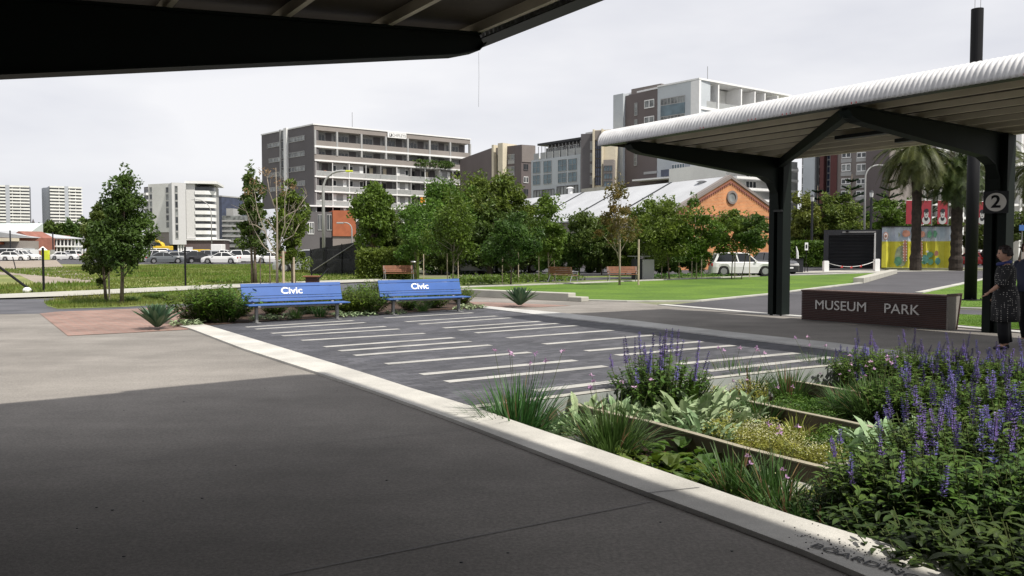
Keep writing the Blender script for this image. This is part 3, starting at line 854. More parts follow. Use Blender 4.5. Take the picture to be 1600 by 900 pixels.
# unseen station building, its walls placed and darkened to shade the platform
root = thing('station_building', 'unseen brick station building under the near canopy, walls darkened to shade the platform', 'building', tuple(QN(2.2, 6.2, 0)))
mb = MB()
mb.obox(QN(-.3, 6.3, 0), TD * 17.5, -ND * 4.5, V((0, 0, 3.15)))
mb.build('wall', M['brick_dark'], root)
mb = MB(); mb.obox(QN(12.0, 0.5, 0), TD * 5.0, -ND * 5.7, V((0, 0, 3.4))); mb.build('added_shade_wall', M['brick_dark'], root)  # block added behind the camera to keep light off the platform
for s in (4, 6.5, 9, 11.5):
    mb = MB(); mb.obox(QN(s, 6.298, 0.9), TD * 1.0, ND * .04, V((0, 0, 1.5))); f = mb.build('window', M['batten'], root)
    mb = MB(); mb.obox(QN(s + .06, 6.255, 0.96), TD * .88, ND * .01, V((0, 0, 1.38))); mb.build('pane', M['glass'], f)

# platform number board on the second post
c2 = QF(5.2, FD - .30, 0)
right = V((1, 0, 0)); toc = V((-c2.x, -c2.y, 0)).normalized(); right = V((-toc.y, toc.x, 0))
if right.x < 0: right = -right
pc = P(1556, 316, c2.y - .1); 
root = thing('platform_number_sign', 'black square board with grey disc numbered 2 hung on the second far post', 'sign', tuple(pc))
mb = MB(); mb.obox(pc - right * .21 - UP * .21, right * .42, toc * .025, UP * .42); mb.build('board', M['near_black'], root)
mb = MB(); rr = .175
mb.extr([pc + toc * .027 + right * (rr * cos(2 * pi * k / 40)) + UP * (rr * sin(2 * pi * k / 40)) for k in range(40)], toc * .006)
mb.build('disc', M['grey_letter'], root)
mb = MB(); put_text(mb, '2', .33, pc + toc * .036, right, UP, depth=.003, bold=.008); mb.build('numeral', M['black'], root)
mb = MB(); mb.obox(pc - right * .03 + UP * .2 - toc * .25, right * .06, toc * .25, UP * .03); mb.build('bracket', M['near_black'], root)

# ------------------------------------------------------------------ tall black lighting pole
b = G(1516, 470)
top = Zat(14, b.y, 1518)
root = thing('light_pole', 'tall black cylindrical lighting pole on a square base plate on the lawn', 'light pole', tuple(b))
mb = MB(); rp = 9.0 / FPX * b.y * 1.0
mb.cyl(b + UP * .03, V((b.x, b.y, top - 2.0)), rp, 28); mb.build('shaft', M['black'], root, smooth=True)
mb = MB(); mb.cyl(V((b.x, b.y, top - 1.995)), V((b.x, b.y, top)), rp * .98, 20); mb.build('lamp_head', M['black'], root)
mb = MB(); mb.cbox((b.x, b.y, .02), .55, .55, .03, .4)
for a in range(4):
    q = b + V((cos(a * pi / 2 + 1.2), sin(a * pi / 2 + 1.2), 0)) * .3
    mb.cyl(V((q.x, q.y, .05)), V((q.x, q.y, .10)), .02, 8)
mb.build('base_plate', M['black'], root)
for dx in (-.08, .10):
    mb = MB(); mb.cyl(V((b.x + dx, b.y, top)), V((b.x + dx, b.y, top + 1.2)), .008, 5); mb.build('antenna_rod', M['galv'], root)

# ------------------------------------------------------------------ buildings
class Face:
    """a vertical wall from A to B (plan points, A on the viewer's left); u runs along it, d outwards to the viewer"""
    def __init__(s, A, B, zoff=0):
        s.A = V((A[0], A[1], 0)); s.B = V((B[0], B[1], 0))
        s.U = (s.B - s.A).normalized(); s.L = (s.B - s.A).length
        s.n = V((s.U.y, -s.U.x, 0))
    def uz(s, px, py):
        r = ray(px, py); o = V((0, 0, CAMH))
        t = (s.A - o).dot(s.n) / r.dot(s.n)
        p = o + r * t
        return (p - s.A).dot(s.U), p.z
    def u(s, px): return s.uz(px, 392)[0]
    def z(s, px, py): return s.uz(px, py)[1]
    def pt(s, u, z, d=0): return s.A + s.U * u + s.n * d + UP * z
    def box(s, mb, u0, u1, z0, z1, d0, d1):
        mb.hexa([s.pt(u0, z0, d1), s.pt(u1, z0, d1), s.pt(u1, z0, d0), s.pt(u0, z0, d0),
                 s.pt(u0, z1, d1), s.pt(u1, z1, d1), s.pt(u1, z1, d0), s.pt(u0, z1, d0)])
    def pbox(s, mb, px0, px1, py0, py1, d0, d1, ref=None):
        """the same from a rectangle of the photograph, heights read at px = ref"""
        r = ref if ref is not None else (px0 + px1) / 2
        s.box(mb, s.u(px0), s.u(px1), s.z(r, py1), s.z(r, py0), d0, d1)

def at_px(px, Y): r = ray(px, 392); return (r.x * Y / r.y, Y)

def part(face, root, name, m, rects, mode='p', label=None):
    """one part made of boxes; rects: (px0,px1,py0,py1,d0,d1[,ref]) or u/z values"""
    mb = MB()
    for r in rects:
        if mode == 'p': face.pbox(mb, *r)
        else: face.box(mb, *r)
    return mb.build(name, m, root, label=label)

def window(face, root, px0, px1, py0, py1, ref=None, glass=None, frame=None, mull=1, fw=.12, d=0.0, name='window', bars=0):
    r = ref if ref is not None else (px0 + px1) / 2
    u0, u1, z0, z1 = face.u(px0), face.u(px1), face.z(r, py1), face.z(r, py0)
    return uwindow(face, root, u0, u1, z0, z1, glass, frame, mull, fw, d, name, bars)

def uwindow(face, root, u0, u1, z0, z1, glass=None, frame=None, mull=1, fw=.12, d=0.0, name='window', bars=0):
    mb = MB(); e = .12
    face.box(mb, u0, u1, z0, z0 + fw, d, d + e); face.box(mb, u0, u1, z1 - fw, z1, d, d + e)
    n = mull + 1
    for k in range(n + 1):
        c = u0 + (u1 - u0) * k / n; a = max(u0, c - fw / 2); b = min(u1, c + fw / 2)
        face.box(mb, a, b, z0 + fw, z1 - fw, d, d + e * .95)
    for k in range(bars):
        zc = z0 + (z1 - z0) * (k + 1) / (bars + 1); face.box(mb, u0 + fw, u1 - fw, zc - fw / 3, zc + fw / 3, d, d + e * .9)
    f = mb.build(name, frame or M['white'], root)
    mb = MB(); face.box(mb, u0 + .02, u1 - .02, z0 + .02, z1 - .02, d, d + .05)
    mb.build('pane', glass or M['glass'], f)
    return f

def block(root, name, m, pts, z0, z1, label=None):
    mb = MB(); mb.prism(pts, z0, z1)
    return mb.build(name, m, root, label=label)

def foot(F, back, inset=0.0, u0=0.0, u1=None):
    u1 = F.L if u1 is None else u1
    return [F.pt(u0, 0, -inset), F.pt(u1, 0, -inset), F.pt(u1, 0, -back), F.pt(u0, 0, -back)]

# --- the long grey apartment block with stepped balconies
YC = 186.0
c0, cR, cL = at_px(492, YC), at_px(735, 211), at_px(411, 203)
FR = Face(c0, cR); FL = Face(cL, c0)
FW = Face(c0, at_px(770, 214.7))
zr = FR.z(493, 194.5); 
root = thing('apartment_block', 'long grey apartment block with charcoal end wall, white slabs and rows of balconies', 'building', (c0[0], c0[1], 0))
core = [FR.pt(0.0, 0, -2.4), FR.pt(FR.L, 0, -2.4), FR.pt(FR.L, 0, -19), FR.pt(-.02, 0, -19)]
block(root, 'core_wall', M['panel_grey'], core, 6, zr - .7)
# charcoal end wall as a slab
mb = MB(); FL.box(mb, 0, FL.L, FL.z(480, 321.5), zr - .1, -1.2, 0); mb.build('end_wall', M['charcoal_wall'], root)
mb = MB(); FL.box(mb, -.1, FL.L + .1, zr - .1, zr + .18, -1.3, .15); FR.box(mb, .16, FR.L + .2, zr - .1, zr + .18, -19, .15); mb.build('roof_edge', M['white'], root)
Z = lambda y: FR.z(494, y)
def band(y0, y1, m, d0=-2.4, d1=0.0, px1=735, name='floor_band', px0=493):
    mb = MB(); FR.box(mb, FR.u(px0), FR.u(px1), Z(y1), Z(y0), d0, d1); return mb.build(name, m, root)
band(195.6, 203, M['taupe'], -2.35, 0, name='parapet')
band(219, 227, M['taupe'], -.25, 0); band(227, 230, M['white'], -2.3, .12)
band(241, 249, M['taupe'], -.25, .0, 769); band(249, 251.5, M['white'], -2.3, .15, 769)
band(228.5, 230.5, M['white'], -4, .02, 757, name='floor_band', px0=735.4)
block(root, 'side_wing', M['panel_grey'], [FR.pt(FR.L + .1, 0, -2.4), FR.pt(FR.u(769), 0, -2.4), FR.pt(FR.u(769), 0, -18), FR.pt(FR.L + .1, 0, -18)], 6, Z(249.5))
block(root, 'terrace_room', M['charcoal_wall'], [FR.pt(FR.L + .1, 0, -2.6), FR.pt(FR.u(756), 0, -2.6), FR.pt(FR.u(756), 0, -12), FR.pt(FR.L + .1, 0, -12)], Z(249), Z(231))
for px in (492.9, 527, 565, 603, 637, 671, 703, 734):
    mb = MB(); FR.box(mb, FR.u(px), FR.u(px) + .42, Z(241) if px < 700 else Z(241), Z(203), -.6, .10); mb.build('pier', M['panel_grey'], root)
# glazing and dark recess panels of the two upper floors
for (ya, yb) in ((204, 219), (231, 241)):
    pxs = [493, 527, 565, 603, 637, 671, 703, 735]
    for i in range(7):
        ua, ub = FR.u(pxs[i]) + .5, FR.u(pxs[i + 1])
        k = R.random()
        uwindow(FR, root, ua, ua + (ub - ua) * .62, Z(yb), Z(ya + 3), M['glass'] if k < .6 else M['glass_mid'], M['panel_grey'], 3, .10, -2.4)
        mb = MB(); FR.box(mb, ua + (ub - ua) * .68, ub - .1, Z(yb), Z(ya), -2.4, -2.3); mb.build('dark_screen', M['charcoal_wall'], root)
uwindow(FR, root, FR.u(738), FR.u(754), Z(241), Z(232), M['glass'], M['white'], 3, .1, -2.6)
# planter on the terrace
# lower balcony floors
post_px = [495, 521, 547, 573, 596, 621, 643, 665, 688, 708, 728, 748, 768]
kinds = [0, 1, 1, 0, 0, 1, 0, 0, 1, 0, 0, 1]
for fl, (yt, ybt) in enumerate(((252, 274.2), (275.5, 297.5), (299, 320.5), (322.5, 343))):
    zb, zt = Z(ybt), Z(yt)
    mb = MB(); FR.box(mb, .1 if fl < 3 else .1, FR.u(769), zb - .34, zb, -2.4, .15); mb.build('floor_slab', M['white'], root)
    for i in range(12):
        ua, ub = FR.u(post_px[i]), FR.u(post_px[i + 1])
        if fl == 3 and i > 3: continue
        if kinds[i]:
            mb = MB(); FR.box(mb, ua + .2, ub - .2, zb, zt - .05, -1.0, -.9); mb.build('panel', M['panel_grey'], root)
            for q in (.08, .70):
                if R.random() < .5: uwindow(FR, root, ua + (ub - ua) * q, ua + (ub - ua) * (q + .22), zb + 1.2, zt - .5, M['glass'], M['white'], 0, .1, -.9)
                else:
                    mb = MB(); FR.box(mb, ua + (ub - ua) * q, ua + (ub - ua) * (q + .22), zb + .9, zt - .4, -.9, -.8); mb.build('shutter', M['white'], root)
        else:
            k = R.random()
            uwindow(FR, root, ua + .3, ua + (ub - ua) * .6, zb, zt - .5, M['glass'] if k < .5 else M['glass_mid'], M['charcoal_wall'], 2, .1, -2.4)
            mb = MB(); FR.box(mb, ua + (ub - ua) * .64, ub - .1, zb, zt - .1, -2.4, -2.28); mb.build('dark_screen', M['charcoal_wall'], root)
        mb = MB(); FR.box(mb, ua + .12, ub - .12, zb + .08, zb + 1.05, -.08, -.02); mb.build('balustrade', M['glass_balcony'] if R.random() < .6 else M['panel_grey'], root)
        if not kinds[i] and R.random() < .7:
            mb = MB(); uf = R.uniform(ua + .6, ub - 1.6)
            FR.box(mb, uf, uf + R.uniform(.5, 1.1), zb, zb + R.uniform(.7, 1.5), -1.5, -.9); mb.build('balcony_furniture', R.choice([M['near_black'], M['white'], M['timber_seat'], M['charcoal_wall']]), root)
            mb = MB(); uc = R.uniform(ua + .5, ub - 1.4); FR.box(mb, uc, uc + .9, zb + .2, zt - .5, -2.27, -2.22); mb.build('curtain', R.choice([M['plaster_white'], M['cream'], M['panel_grey']]), root)
        mb = MB(); FR.box(mb, ua + .1, ub - .1, zb + 1.05, zb + 1.11, -.1, 0)
        mb.build('handrail', M['white'], root)
    for i, px in enumerate(post_px):
        if fl == 3 and i > 4: continue
        mb = MB(); u = FR.u(px); w = .14 if i % 3 else .2
        FR.box(mb, u - w / 2, u + w / 2, zb, zt, -.25 if i % 2 else -2.3, .02); mb.build('post', M['white'] if i in (1, 2, 5, 7, 8, 10, 11) else M['panel_grey'], root)
# end wall: white fin, glazed strip, window bands
part(FL, root, 'white_fin', M['white'], [(448, 452.5, 200, 330, 0, .5, 450)])
mb = MB(); FL.box(mb, FL.u(440.5), FL.u(442), FL.z(450, 330), zr + .3, 0, .3); mb.build('white_fin', M['panel_grey'], root)
for k in range(8):
    y0 = 205 + k * 15
    window(FL, root, 442, 448, y0, y0 + 12, 446, M['glass'] if k % 2 else M['glass_mid'], M['panel_grey'], 0, .1)
for k, yy in enumerate((217, 241, 264, 287, 309)):
    window(FL, root, 453, 478, yy - 4, yy + 4, 466, M['glass_mid'], M['panel_grey'], 4 - k % 2, .12)
    if k < 4: window(FL, root, 420 + (k % 2) * 2, 440, yy + 4, yy + 11, 440, M['glass_mid'], M['panel_grey'], 3, .12)
    window(FL, root, 453, 462, yy - 4, yy + 4, 466, M['glass'], M['panel_grey'], 1, .1, .02) if k in (2,) else None
# podium
mb = MB(); FL.box(mb, FL.u(455), FL.L, 4.5, FL.z(480, 322), -10, -2.0); mb.build('podium_void_shade', M['black'], root)  # black block paints the shade of the open void below the end wall
mb = MB(); FR.box(mb, -6.0, FR.u(555), Z(323), Z(320.8), -2.4, .6); mb.build('podium_slab', M['white'], root)
for px in (538,):
    mb = MB(); FR.box(mb, FR.u(px), FR.u(px) + .5, 10, Z(322), -.6, 0); mb.build('column', M['white'], root)
FPd = Face(at_px(455, 176), at_px(610, 183))
mb = MB(); FPd.box(mb, 0, FPd.u(519.5), 0, FPd.z(500, 331), -10, 0); mb.build('podium_wall', M['charcoal_wall'], root)
mb = MB(); FPd.box(mb, FPd.u(520), FPd.u(556), FPd.z(530, 369), FPd.z(530, 329), -9, .4); mb.build('podium_box', M['orange_clad'], root)
mb = MB(); FPd.box(mb, FPd.u(520), FPd.L, 0, FPd.z(530, 369.3), -9, .1); mb.build('podium_wall', M['brown_soft'], root)
window(FPd, root, 497, 507, 335, 360, None, M['glass'], M['panel_grey'], 2, .14)
window(FPd, root, 511, 519, 335, 360, None, M['glass'], M['panel_grey'], 1, .14)
window(FPd, root, 481, 491, 347, 366, None, M['glass'], M['white'], 2, .14)
part(FPd, root, 'entrance', M['black'], [(500, 520, 371, 388, 0, .06)])
# terrace planting, antenna and the roof sign
mb = MB()
def leafcloud(mb, cen, rad, n, size, asp=.45, shell=.35, flat=0.0, rnd=None):
    rr = rnd or R; cx, cy, cz = cen; rx, ry, rz = rad
    for _ in range(n):
        while True:
            a, b, c = rr.uniform(-1, 1), rr.uniform(-1, 1), rr.uniform(-1, 1); q = a * a + b * b + c * c
            if q <= 1 and q >= shell * shell: break
        p = V((cx + a * rx, cy + b * ry, cz + c * rz))
        d = V((rr.gauss(0, 1) + a, rr.gauss(0, 1) + b, rr.gauss(0, 1) * (1 - flat) - .25)).normalized()
        s_ = V((rr.gauss(0, 1), rr.gauss(0, 1), rr.gauss(0, 1))).cross(d)
        if s_.length < 1e-4: continue
        s_.normalize(); l = size * rr.uniform(.6, 1.25); w = l * asp
        nn = d.cross(s_) * (l * .12)
        mb.add([p - d * (l / 2), p + s_ * (w / 2) + nn, p + d * (l / 2), p - s_ * (w / 2) + nn], [(0, 1, 2, 3)])
for px, w in ((655, 3), (668, 4), (682, 4), (697, 2.5)):
    q = FR.pt(FR.u(px), Z(243), .1); leafcloud(mb, q, (w * .9, 1.2, 1.0), 220, .7)
mb.build('terrace_planting', M['leaf_dark'], root)
mb = MB(); q = FR.pt(FR.u(576), zr, -8); mb.cyl(q, q + UP * 5, .06, 5); mb.build('antenna', M['galv'], root)
ra = thing('roof_sign', 'white sign board with dark emblem fixed to the parapet of the long grey block', 'sign', tuple(FR.pt(FR.u(606), Z(208), .1)))
mb = MB(); FR.box(mb, FR.u(606), FR.u(635), Z(204.6), Z(195.8), .16, .32); mb.build('board', M['white'], ra)
mb = MB(); FR.box(mb, FR.u(608.5), FR.u(612.5), Z(202.8), Z(198.0), .33, .36); mb.build('emblem', M['near_black'], ra)
mb = MB(); FR.box(mb, FR.u(608.9), FR.u(610.8), Z(201.8), Z(198.4), .365, .38); mb.build('emblem_mark', M['white'], ra)
mb = MB(); put_text(mb, 'CHIFLEYS', .95, FR.pt(FR.u(623.5), Z(200.2), .35), FR.U * .92, UP, depth=.02); mb.build('lettering', M['panel_grey'], ra)

# --- middle building: brown and charcoal with cream fins
root = thing('apartment_building', 'brown and charcoal apartment building with two tall cream fins', 'building', (*at_px(800, 175), 0))
F1 = Face(at_px(767, 180), at_px(814.5, 174)); F2 = Face(at_px(814.5, 174), at_px(836, 175.5))
zt = F1.z(812, 196.5)
zt = F2.z(815, 226)
block(root, 'wall', M['taupe_dark'], [F1.A, F1.B, F2.B, F2.B + V((-8, 22, 0)), F1.A + V((-8, 22, 0))], 0, zt)
mb = MB(); F2.box(mb, .1, F2.L, F2.z(815, 253), zt - .1, 0, .12); mb.build('render_panel', M['brown_soft'], root)
mb = MB(); F1.box(mb, F1.u(776), F1.u(779), 0, zt + .4, -3, 1.5); mb.build('cream_fin', M['cream'], root)
mb = MB(); F1.box(mb, F1.u(785), F1.u(792.5), 0, zt + .6, -3, 1.4); mb.build('cream_fin', M['cream'], root)
mb = MB(); F1.box(mb, F1.u(779.2), F1.u(784.8), F1.z(782, 242), zt - .2, 0, .8); mb.build('render_panel', M['taupe'], root)
mb = MB(); F1.box(mb, F1.u(779.2), F1.u(784.8), 0, F1.z(782, 242.4), 0, .5); mb.build('glazed_strip', M['glass'], root)
block(root, 'lower_wing', M['charcoal_wall'], [at_px(757, 195), at_px(775, 192), at_px(776, 215), at_px(758, 220)], 0, F1.z(770, 240))
mb = MB(); F1.box(mb, F1.u(757), F1.u(775), F1.z(770, 240) + .05, F1.z(770, 240) + .5, -22, -9); mb.build('flat_roof', M['white'], root)
for k, yy in enumerate((247, 266, 285)):
    window(F1, root, 794, 804, yy - 6, yy + 3, 800, M['glass_mid'], M['panel_grey'], 1, .12)
    mb = MB(); F1.box(mb, F1.u(794), F1.u(804), F1.z(800, yy + 9), F1.z(800, yy + 3.3), 0, .08); mb.build('spandrel', M['panel_grey'], root)
for k, yy in enumerate((261, 281, 300)):
    window(F2, root, 818, 825, yy - 5, yy + 5, 822, M['glass'], M['white'] if k == 1 else M['charcoal_wall'], 1, .12)

# --- pale blue-grey building with framed windows
root = thing('apartment_building', 'pale blue-grey apartment building with a grid of framed windows and a set-back penthouse', 'building', (*at_px(870, 160), 0))
F = Face(at_px(830, 165), at_px(906.5, 154))
z1 = F.z(830, 251)
block(root, 'wall', M['plaster_cool'], foot(F, 16), 0, z1)
for (a, b) in ((833, 844), (849.5, 861.5), (872, 885), (888, 901)):
    for (ya, yb) in ((252.5, 271), (273.5, 289)):
        window(F, root, a, b, ya - (a - 833) * .085, yb - (a - 833) * .085, (a + b) / 2, M['glass_blue'], M['panel_grey'], 1, .07, bars=1)
window(F, root, 834, 866, 296, 311, 850, M['glass_mid'], M['charcoal_wall'], 6, .12)
window(F, root, 870, 903, 290, 305, 886, M['glass_mid'], M['charcoal_wall'], 5, .12)
block(root, 'penthouse', M['charcoal_wall'], foot(F, 14, 3.5, 1, F.L), z1, z1 + 3.0)
mb = MB(); F.box(mb, .2, F.L, z1 + 3.0, z1 + 3.4, -14, -1.4); mb.build('penthouse_roof', M['near_black'], root)
mb = MB(); F.box(mb, 1.2, F.L, z1 + 3.4, z1 + 3.6, -13, -2.4); mb.build('roof_edge', M['white'], root)
mb = MB()
for k in range(14):
    u = .3 + k * F.L / 14; F.box(mb, u, u + .08, z1, z1 + 2.8, -1.6, -1.5)
mb.build('penthouse_screen', M['panel_grey'], root)
for k in range(7):
    u = .5 + k * F.L / 7; mb = MB(); F.box(mb, u, u + F.L / 9, z1, z1 + 1.3, -.3, -.2); mb.build('balustrade', M['glass_balcony'], root)
    uwindow(F, root, u, u + F.L / 10, z1 + .1, z1 + 2.6, M['glass_mid'], M['white'], 1, .12, -3.5)
mb = MB(); F.box(mb, F.u(884), F.u(905), z1 + 3.6, z1 + 4.8, -9, -5); mb.build('plant_room', M['panel_grey'], root)

# --- charcoal and cream building
root = thing('apartment_building', 'charcoal apartment building with a cream side wall and a tall strip of dark glass', 'building', (*at_px(930, 145), 0))
F = Face(at_px(907, 149), at_px(961, 147))
z1 = F.z(925, 208.5)
block(root, 'wall', M['charcoal_wall'], foot(F, 9, 0, 0, F.u(927)), 0, z1)
block(root, 'cream_wall', M['cream'], foot(F, 2.5, 0, F.u(927) + .02, F.L), 0, F.z(938, 203))
mb = MB(); F.box(mb, F.u(926.5), F.u(929), 0, F.z(928, 203), 0, .7); mb.build('cream_fin', M['cream'], root)
mb = MB(); F.box(mb, F.u(940), F.u(942), 0, F.z(941, 202), 0, .7); mb.build('cream_fin', M['cream'], root)
mb = MB(); F.box(mb, F.u(929.2), F.u(939.8), F.z(934, 219), F.z(934, 204.5), 0, .3); mb.build('render_panel', M['taupe'], root)
for k in range(5):
    window(F, root, 929.5, 939.5, 220 + k * 14, 233.5 + k * 14, 934, M['glass_navy'], M['near_black'], 2, .08, bars=1)
for k in range(4):
    window(F, root, 921.5, 926, 221 + k * 18, 234 + k * 18, 924, M['glass_mid'], M['panel_grey'], 1, .08)
mb = MB(); F.box(mb, F.u(945), F.L, 0, F.z(953, 251), .05, 1.6); mb.build('low_wing', M['taupe'], root)
for k in range(3):
    window(F, root, 946.5, 959, 260 + k * 12, 269 + k * 12, 952, M['glass_blue'], M['charcoal_wall'], 2, .1, 1.6)

# --- big white and brown apartment building
YB = 137.0
root = thing('apartment_building', 'tall white and brown apartment building with deep white framed balconies at the top', 'building', (*at_px(1090, YB), 0))
F = Face(at_px(960.5, 151), at_px(1090, YB)); FB = Face(at_px(1090, YB), at_px(1232, 152))
zt = F.z(1090, 122)
block(root, 'white_wall', M['plaster_cool'], [F.pt(F.u(1025.5), 0, 0), F.pt(F.L, 0, 0), F.pt(F.L, 0, -3), F.pt(F.u(1025.5), 0, -3)], F.z(1060, 275), zt - .25)
block(root, 'core', M['plaster_white'], [F.pt(F.u(1025.5), 0, -3.02), FB.pt(0.05, 0, -3.2), FB.pt(FB.L, 0, -3.2), FB.pt(FB.L, 0, -20), F.pt(F.u(1000), 0, -20)], 0, zt - .5)
block(root, 'brown_wall', M['taupe_dark'], [F.pt(F.u(976), 0, .05), F.pt(F.u(1025.4), 0, .05), F.pt(F.u(1025.4), 0, -14), F.pt(F.u(976), 0, -14)], 0, F.z(1025, 141))
block(root, 'white_slab', M['plaster_cool'], [F.pt(0, 0, .6), F.pt(F.u(975.8), 0, .6), F.pt(F.u(975.8), 0, -12), F.pt(0, 0, -12)], 0, F.z(966, 148.5))
block(root, 'parapet', M['brown_soft'], [F.pt(F.u(979), 0, -1), F.pt(F.u(1025), 0, -1), F.pt(F.u(1025), 0, -12), F.pt(F.u(979), 0, -12)], F.z(1025, 141) - .1, F.z(1000, 134.5))
mb = MB(); F.box(mb, F.u(1025.6), F.L + .1, zt - .25, zt, -3.2, .12); FB.box(mb, 0.15, FB.L, zt - .3, zt + .0, -20, .15); mb.build('roof_edge', M['white'], root)
mb = MB(); FB.box(mb, -.1, .35, FB.z(1092, 260), zt - .32, -3.2, .1); mb.build('corner_fin', M['white'], root)
for k, y in enumerate((168, 188, 209, 231, 253)):
    z = FB.z(1091, y); mb = MB(); FB.box(mb, .36, FB.L, z - .2, z + .25, -3.2, .1); mb.build('floor_slab', M['white'], root)
for k, y in enumerate((168, 209)):
    z = FB.z(1091, y) + .25
    for j, (a, b) in enumerate(((1093, 1112), (1120, 1132), (1160, 1175), (1177, 1190), (1196, 1208))):
        window(FB, root, a, b, 0, 0, d=-3.2) if False else uwindow(FB, root, FB.u(a), FB.u(b), z, z + 3.4, M['glass_mid'], M['panel_grey'], 3, .1, -3.2, bars=1)
    for a in (1119, 1154.5, 1175.5, 1191, 1211):
        mb = MB(); FB.box(mb, FB.u(a), FB.u(a) + .3, z, z + (4.0 if k == 0 else 3.8), -3.1, 0.05); mb.build('fin', M['white'], root)
    for a, b in ((1094, 1118), (1121, 1153)):
        mb = MB(); FB.box(mb, FB.u(a), FB.u(b), z, z + 1.1, -.2, -.12); mb.build('balustrade', M['glass_balcony'], root)
window(F, root, 1031, 1068, 152, 163, 1050, M['glass_mid'], M['panel_grey'], 6, .1)
mb = MB(); F.box(mb, F.u(1031), F.u(1068), F.z(1050, 180), F.z(1050, 163), 0, .1); mb.build('spandrel', M['glass_blue'], root)
window(F, root, 1031, 1068, 180, 196, 1050, M['glass_mid'], M['panel_grey'], 6, .1)
window(F, root, 1006, 1021, 156, 169, 1014, M['glass_mid'], M['white'], 1, .15, .06)
window(F, root, 1006, 1021, 182, 195, 1014, M['glass_mid'], M['white'], 1, .15, .06)
for k in range(4):
    window(F, root, 990.5, 995, 161 + k * 26, 181 + k * 26, 993, M['glass_mid'], M['panel_grey'], 0, .1, .06, bars=2)
F.pbox(mb := MB(), 1006, 1026, 268, 272, .06, .2, 1016); mb.build('window_band', M['panel_grey'], root)
mb = MB(); F.box(mb, F.u(1041), F.u(1095), F.z(1068, 275), F.z(1068, 264), .02, 1.6); mb.build('blue_balcony', M['glass_navy'], root)
mb = MB(); FB.box(mb, .1, FB.u(1128), FB.z(1100, 276), FB.z(1100, 263), .12, 1.4); mb.build('blue_balcony', mat('blue_render', (0.10, 0.20, 0.36), var=.05), root)
window(F, root, 1049, 1069, 256, 264, 1058, M['glass_blue'], M['white'], 4, .1)
mb = MB(); F.box(mb, F.u(1000), F.u(1068), F.z(1040, 281), F.z(1040, 278.5), .1, 2.2); mb.build('awning', M['white'], root)
mb = MB(); q = F.pt(F.u(1074), zt, -5); mb.cyl(q, q + UP * 2.9, .05, 5); mb.build('antenna', M['galv'], root)
mb = MB(); FB.box(mb, FB.u(1213), FB.u(1224), zt, zt + 1.0, -8, -3); mb.build('plant_room', M['panel_grey'], root)

# --- lower white building seen past the canopy post
root = thing('apartment_building', 'low white building with balconies just behind the roof of the brick hall', 'building', (*at_px(1185, 120), 0))
F = Face(at_px(1150, 118), at_px(1262, 126))
block(root, 'wall', M['plaster_white'], foot(F, 14, 2), 0, F.z(1200, 255))
for k in range(5):
    z = F.z(1200, 262 + k * 17); mb = MB(); F.box(mb, 0, F.u(1246), z - .25, z + .1, -2, 0); mb.build('floor_slab', M['white'], root)
    mb = MB(); F.box(mb, F.u(1225), F.u(1244), z + .1, z + 1.15, -.1, 0); mb.build('balustrade', M['glass_balcony'], root)
    uwindow(F, root, F.u(1180), F.u(1196), z + .1, z + 1.3, M['glass'], M['white'], 2, .1, -2)
    uwindow(F, root, F.u(1230), F.u(1242), z + .1, z + 1.3, M['glass'], M['white'], 2, .1, -2)

# --- grey and maroon block to the right
root = thing('apartment_building', 'mushroom coloured apartment building with a maroon strip and navy glass behind the palms', 'building', (*at_px(1310, 118), 0))
F = Face(at_px(1246, 120), at_px(1388.5, 112))
z1 = F.z(1320, 190)
block(root, 'wall', M['brown_soft'], foot(F, 18, 0, F.u(1306), F.L), 0, z1)
block(root, 'rear_wall', M['panel_grey'], foot(F, 18, 1.2, 0, F.u(1306) - .02), 0, z1)
mb = MB(); F.box(mb, F.u(1254), F.u(1272), 0, z1, -1.2, .3); mb.build('white_pier', M['plaster_cool'], root)
mb = MB(); F.box(mb, F.u(1279.5), F.u(1285.5), 0, z1, -1.2, .2); mb.build('maroon_pier', M['maroon'], root)
mb = MB(); F.box(mb, F.u(1296), F.u(1306), 0, z1, -1.2, .2); mb.build('maroon_pier', M['maroon'], root)
mb = MB(); F.box(mb, F.u(1352), F.L, 0, z1, .02, .5); mb.build('side_panel', M['taupe_dark'], root)
for k in range(8):
    window(F, root, 1286, 1295.8, 228 + k * 10.5, 238 + k * 10.5, 1290, M['glass_navy'], M['panel_grey'], 1, .07, -1.1)
for k in range(6):
    window(F, root, 1272.5, 1279, 230 + k * 15, 244 + k * 15, 1276, M['glass'], M['panel_grey'], 0, .12, -1.15)
    window(F, root, 1246.5, 1253.5, 230 + k * 15, 243 + k * 15, 1250, M['glass'], M['white'], 0, .12, -1.15)
for k, (ya, yb) in enumerate(((222, 229), (238, 247), (256, 268), (279, 288), (298, 307))):
    for (a, b) in ((1313, 1327), (1336.5, 1351)):
        window(F, root, a, b, ya, yb, (a + b) / 2, M['glass_mid'] if k == 2 else M['glass'], M['white'], 1, .12)
        mb = MB(); F.box(mb, F.u(a) - .1, F.u(b) + .1, F.z(1330, yb + 6.5), F.z(1330, yb + .4), 0, .08); mb.build('spandrel', M['panel_grey'], root)

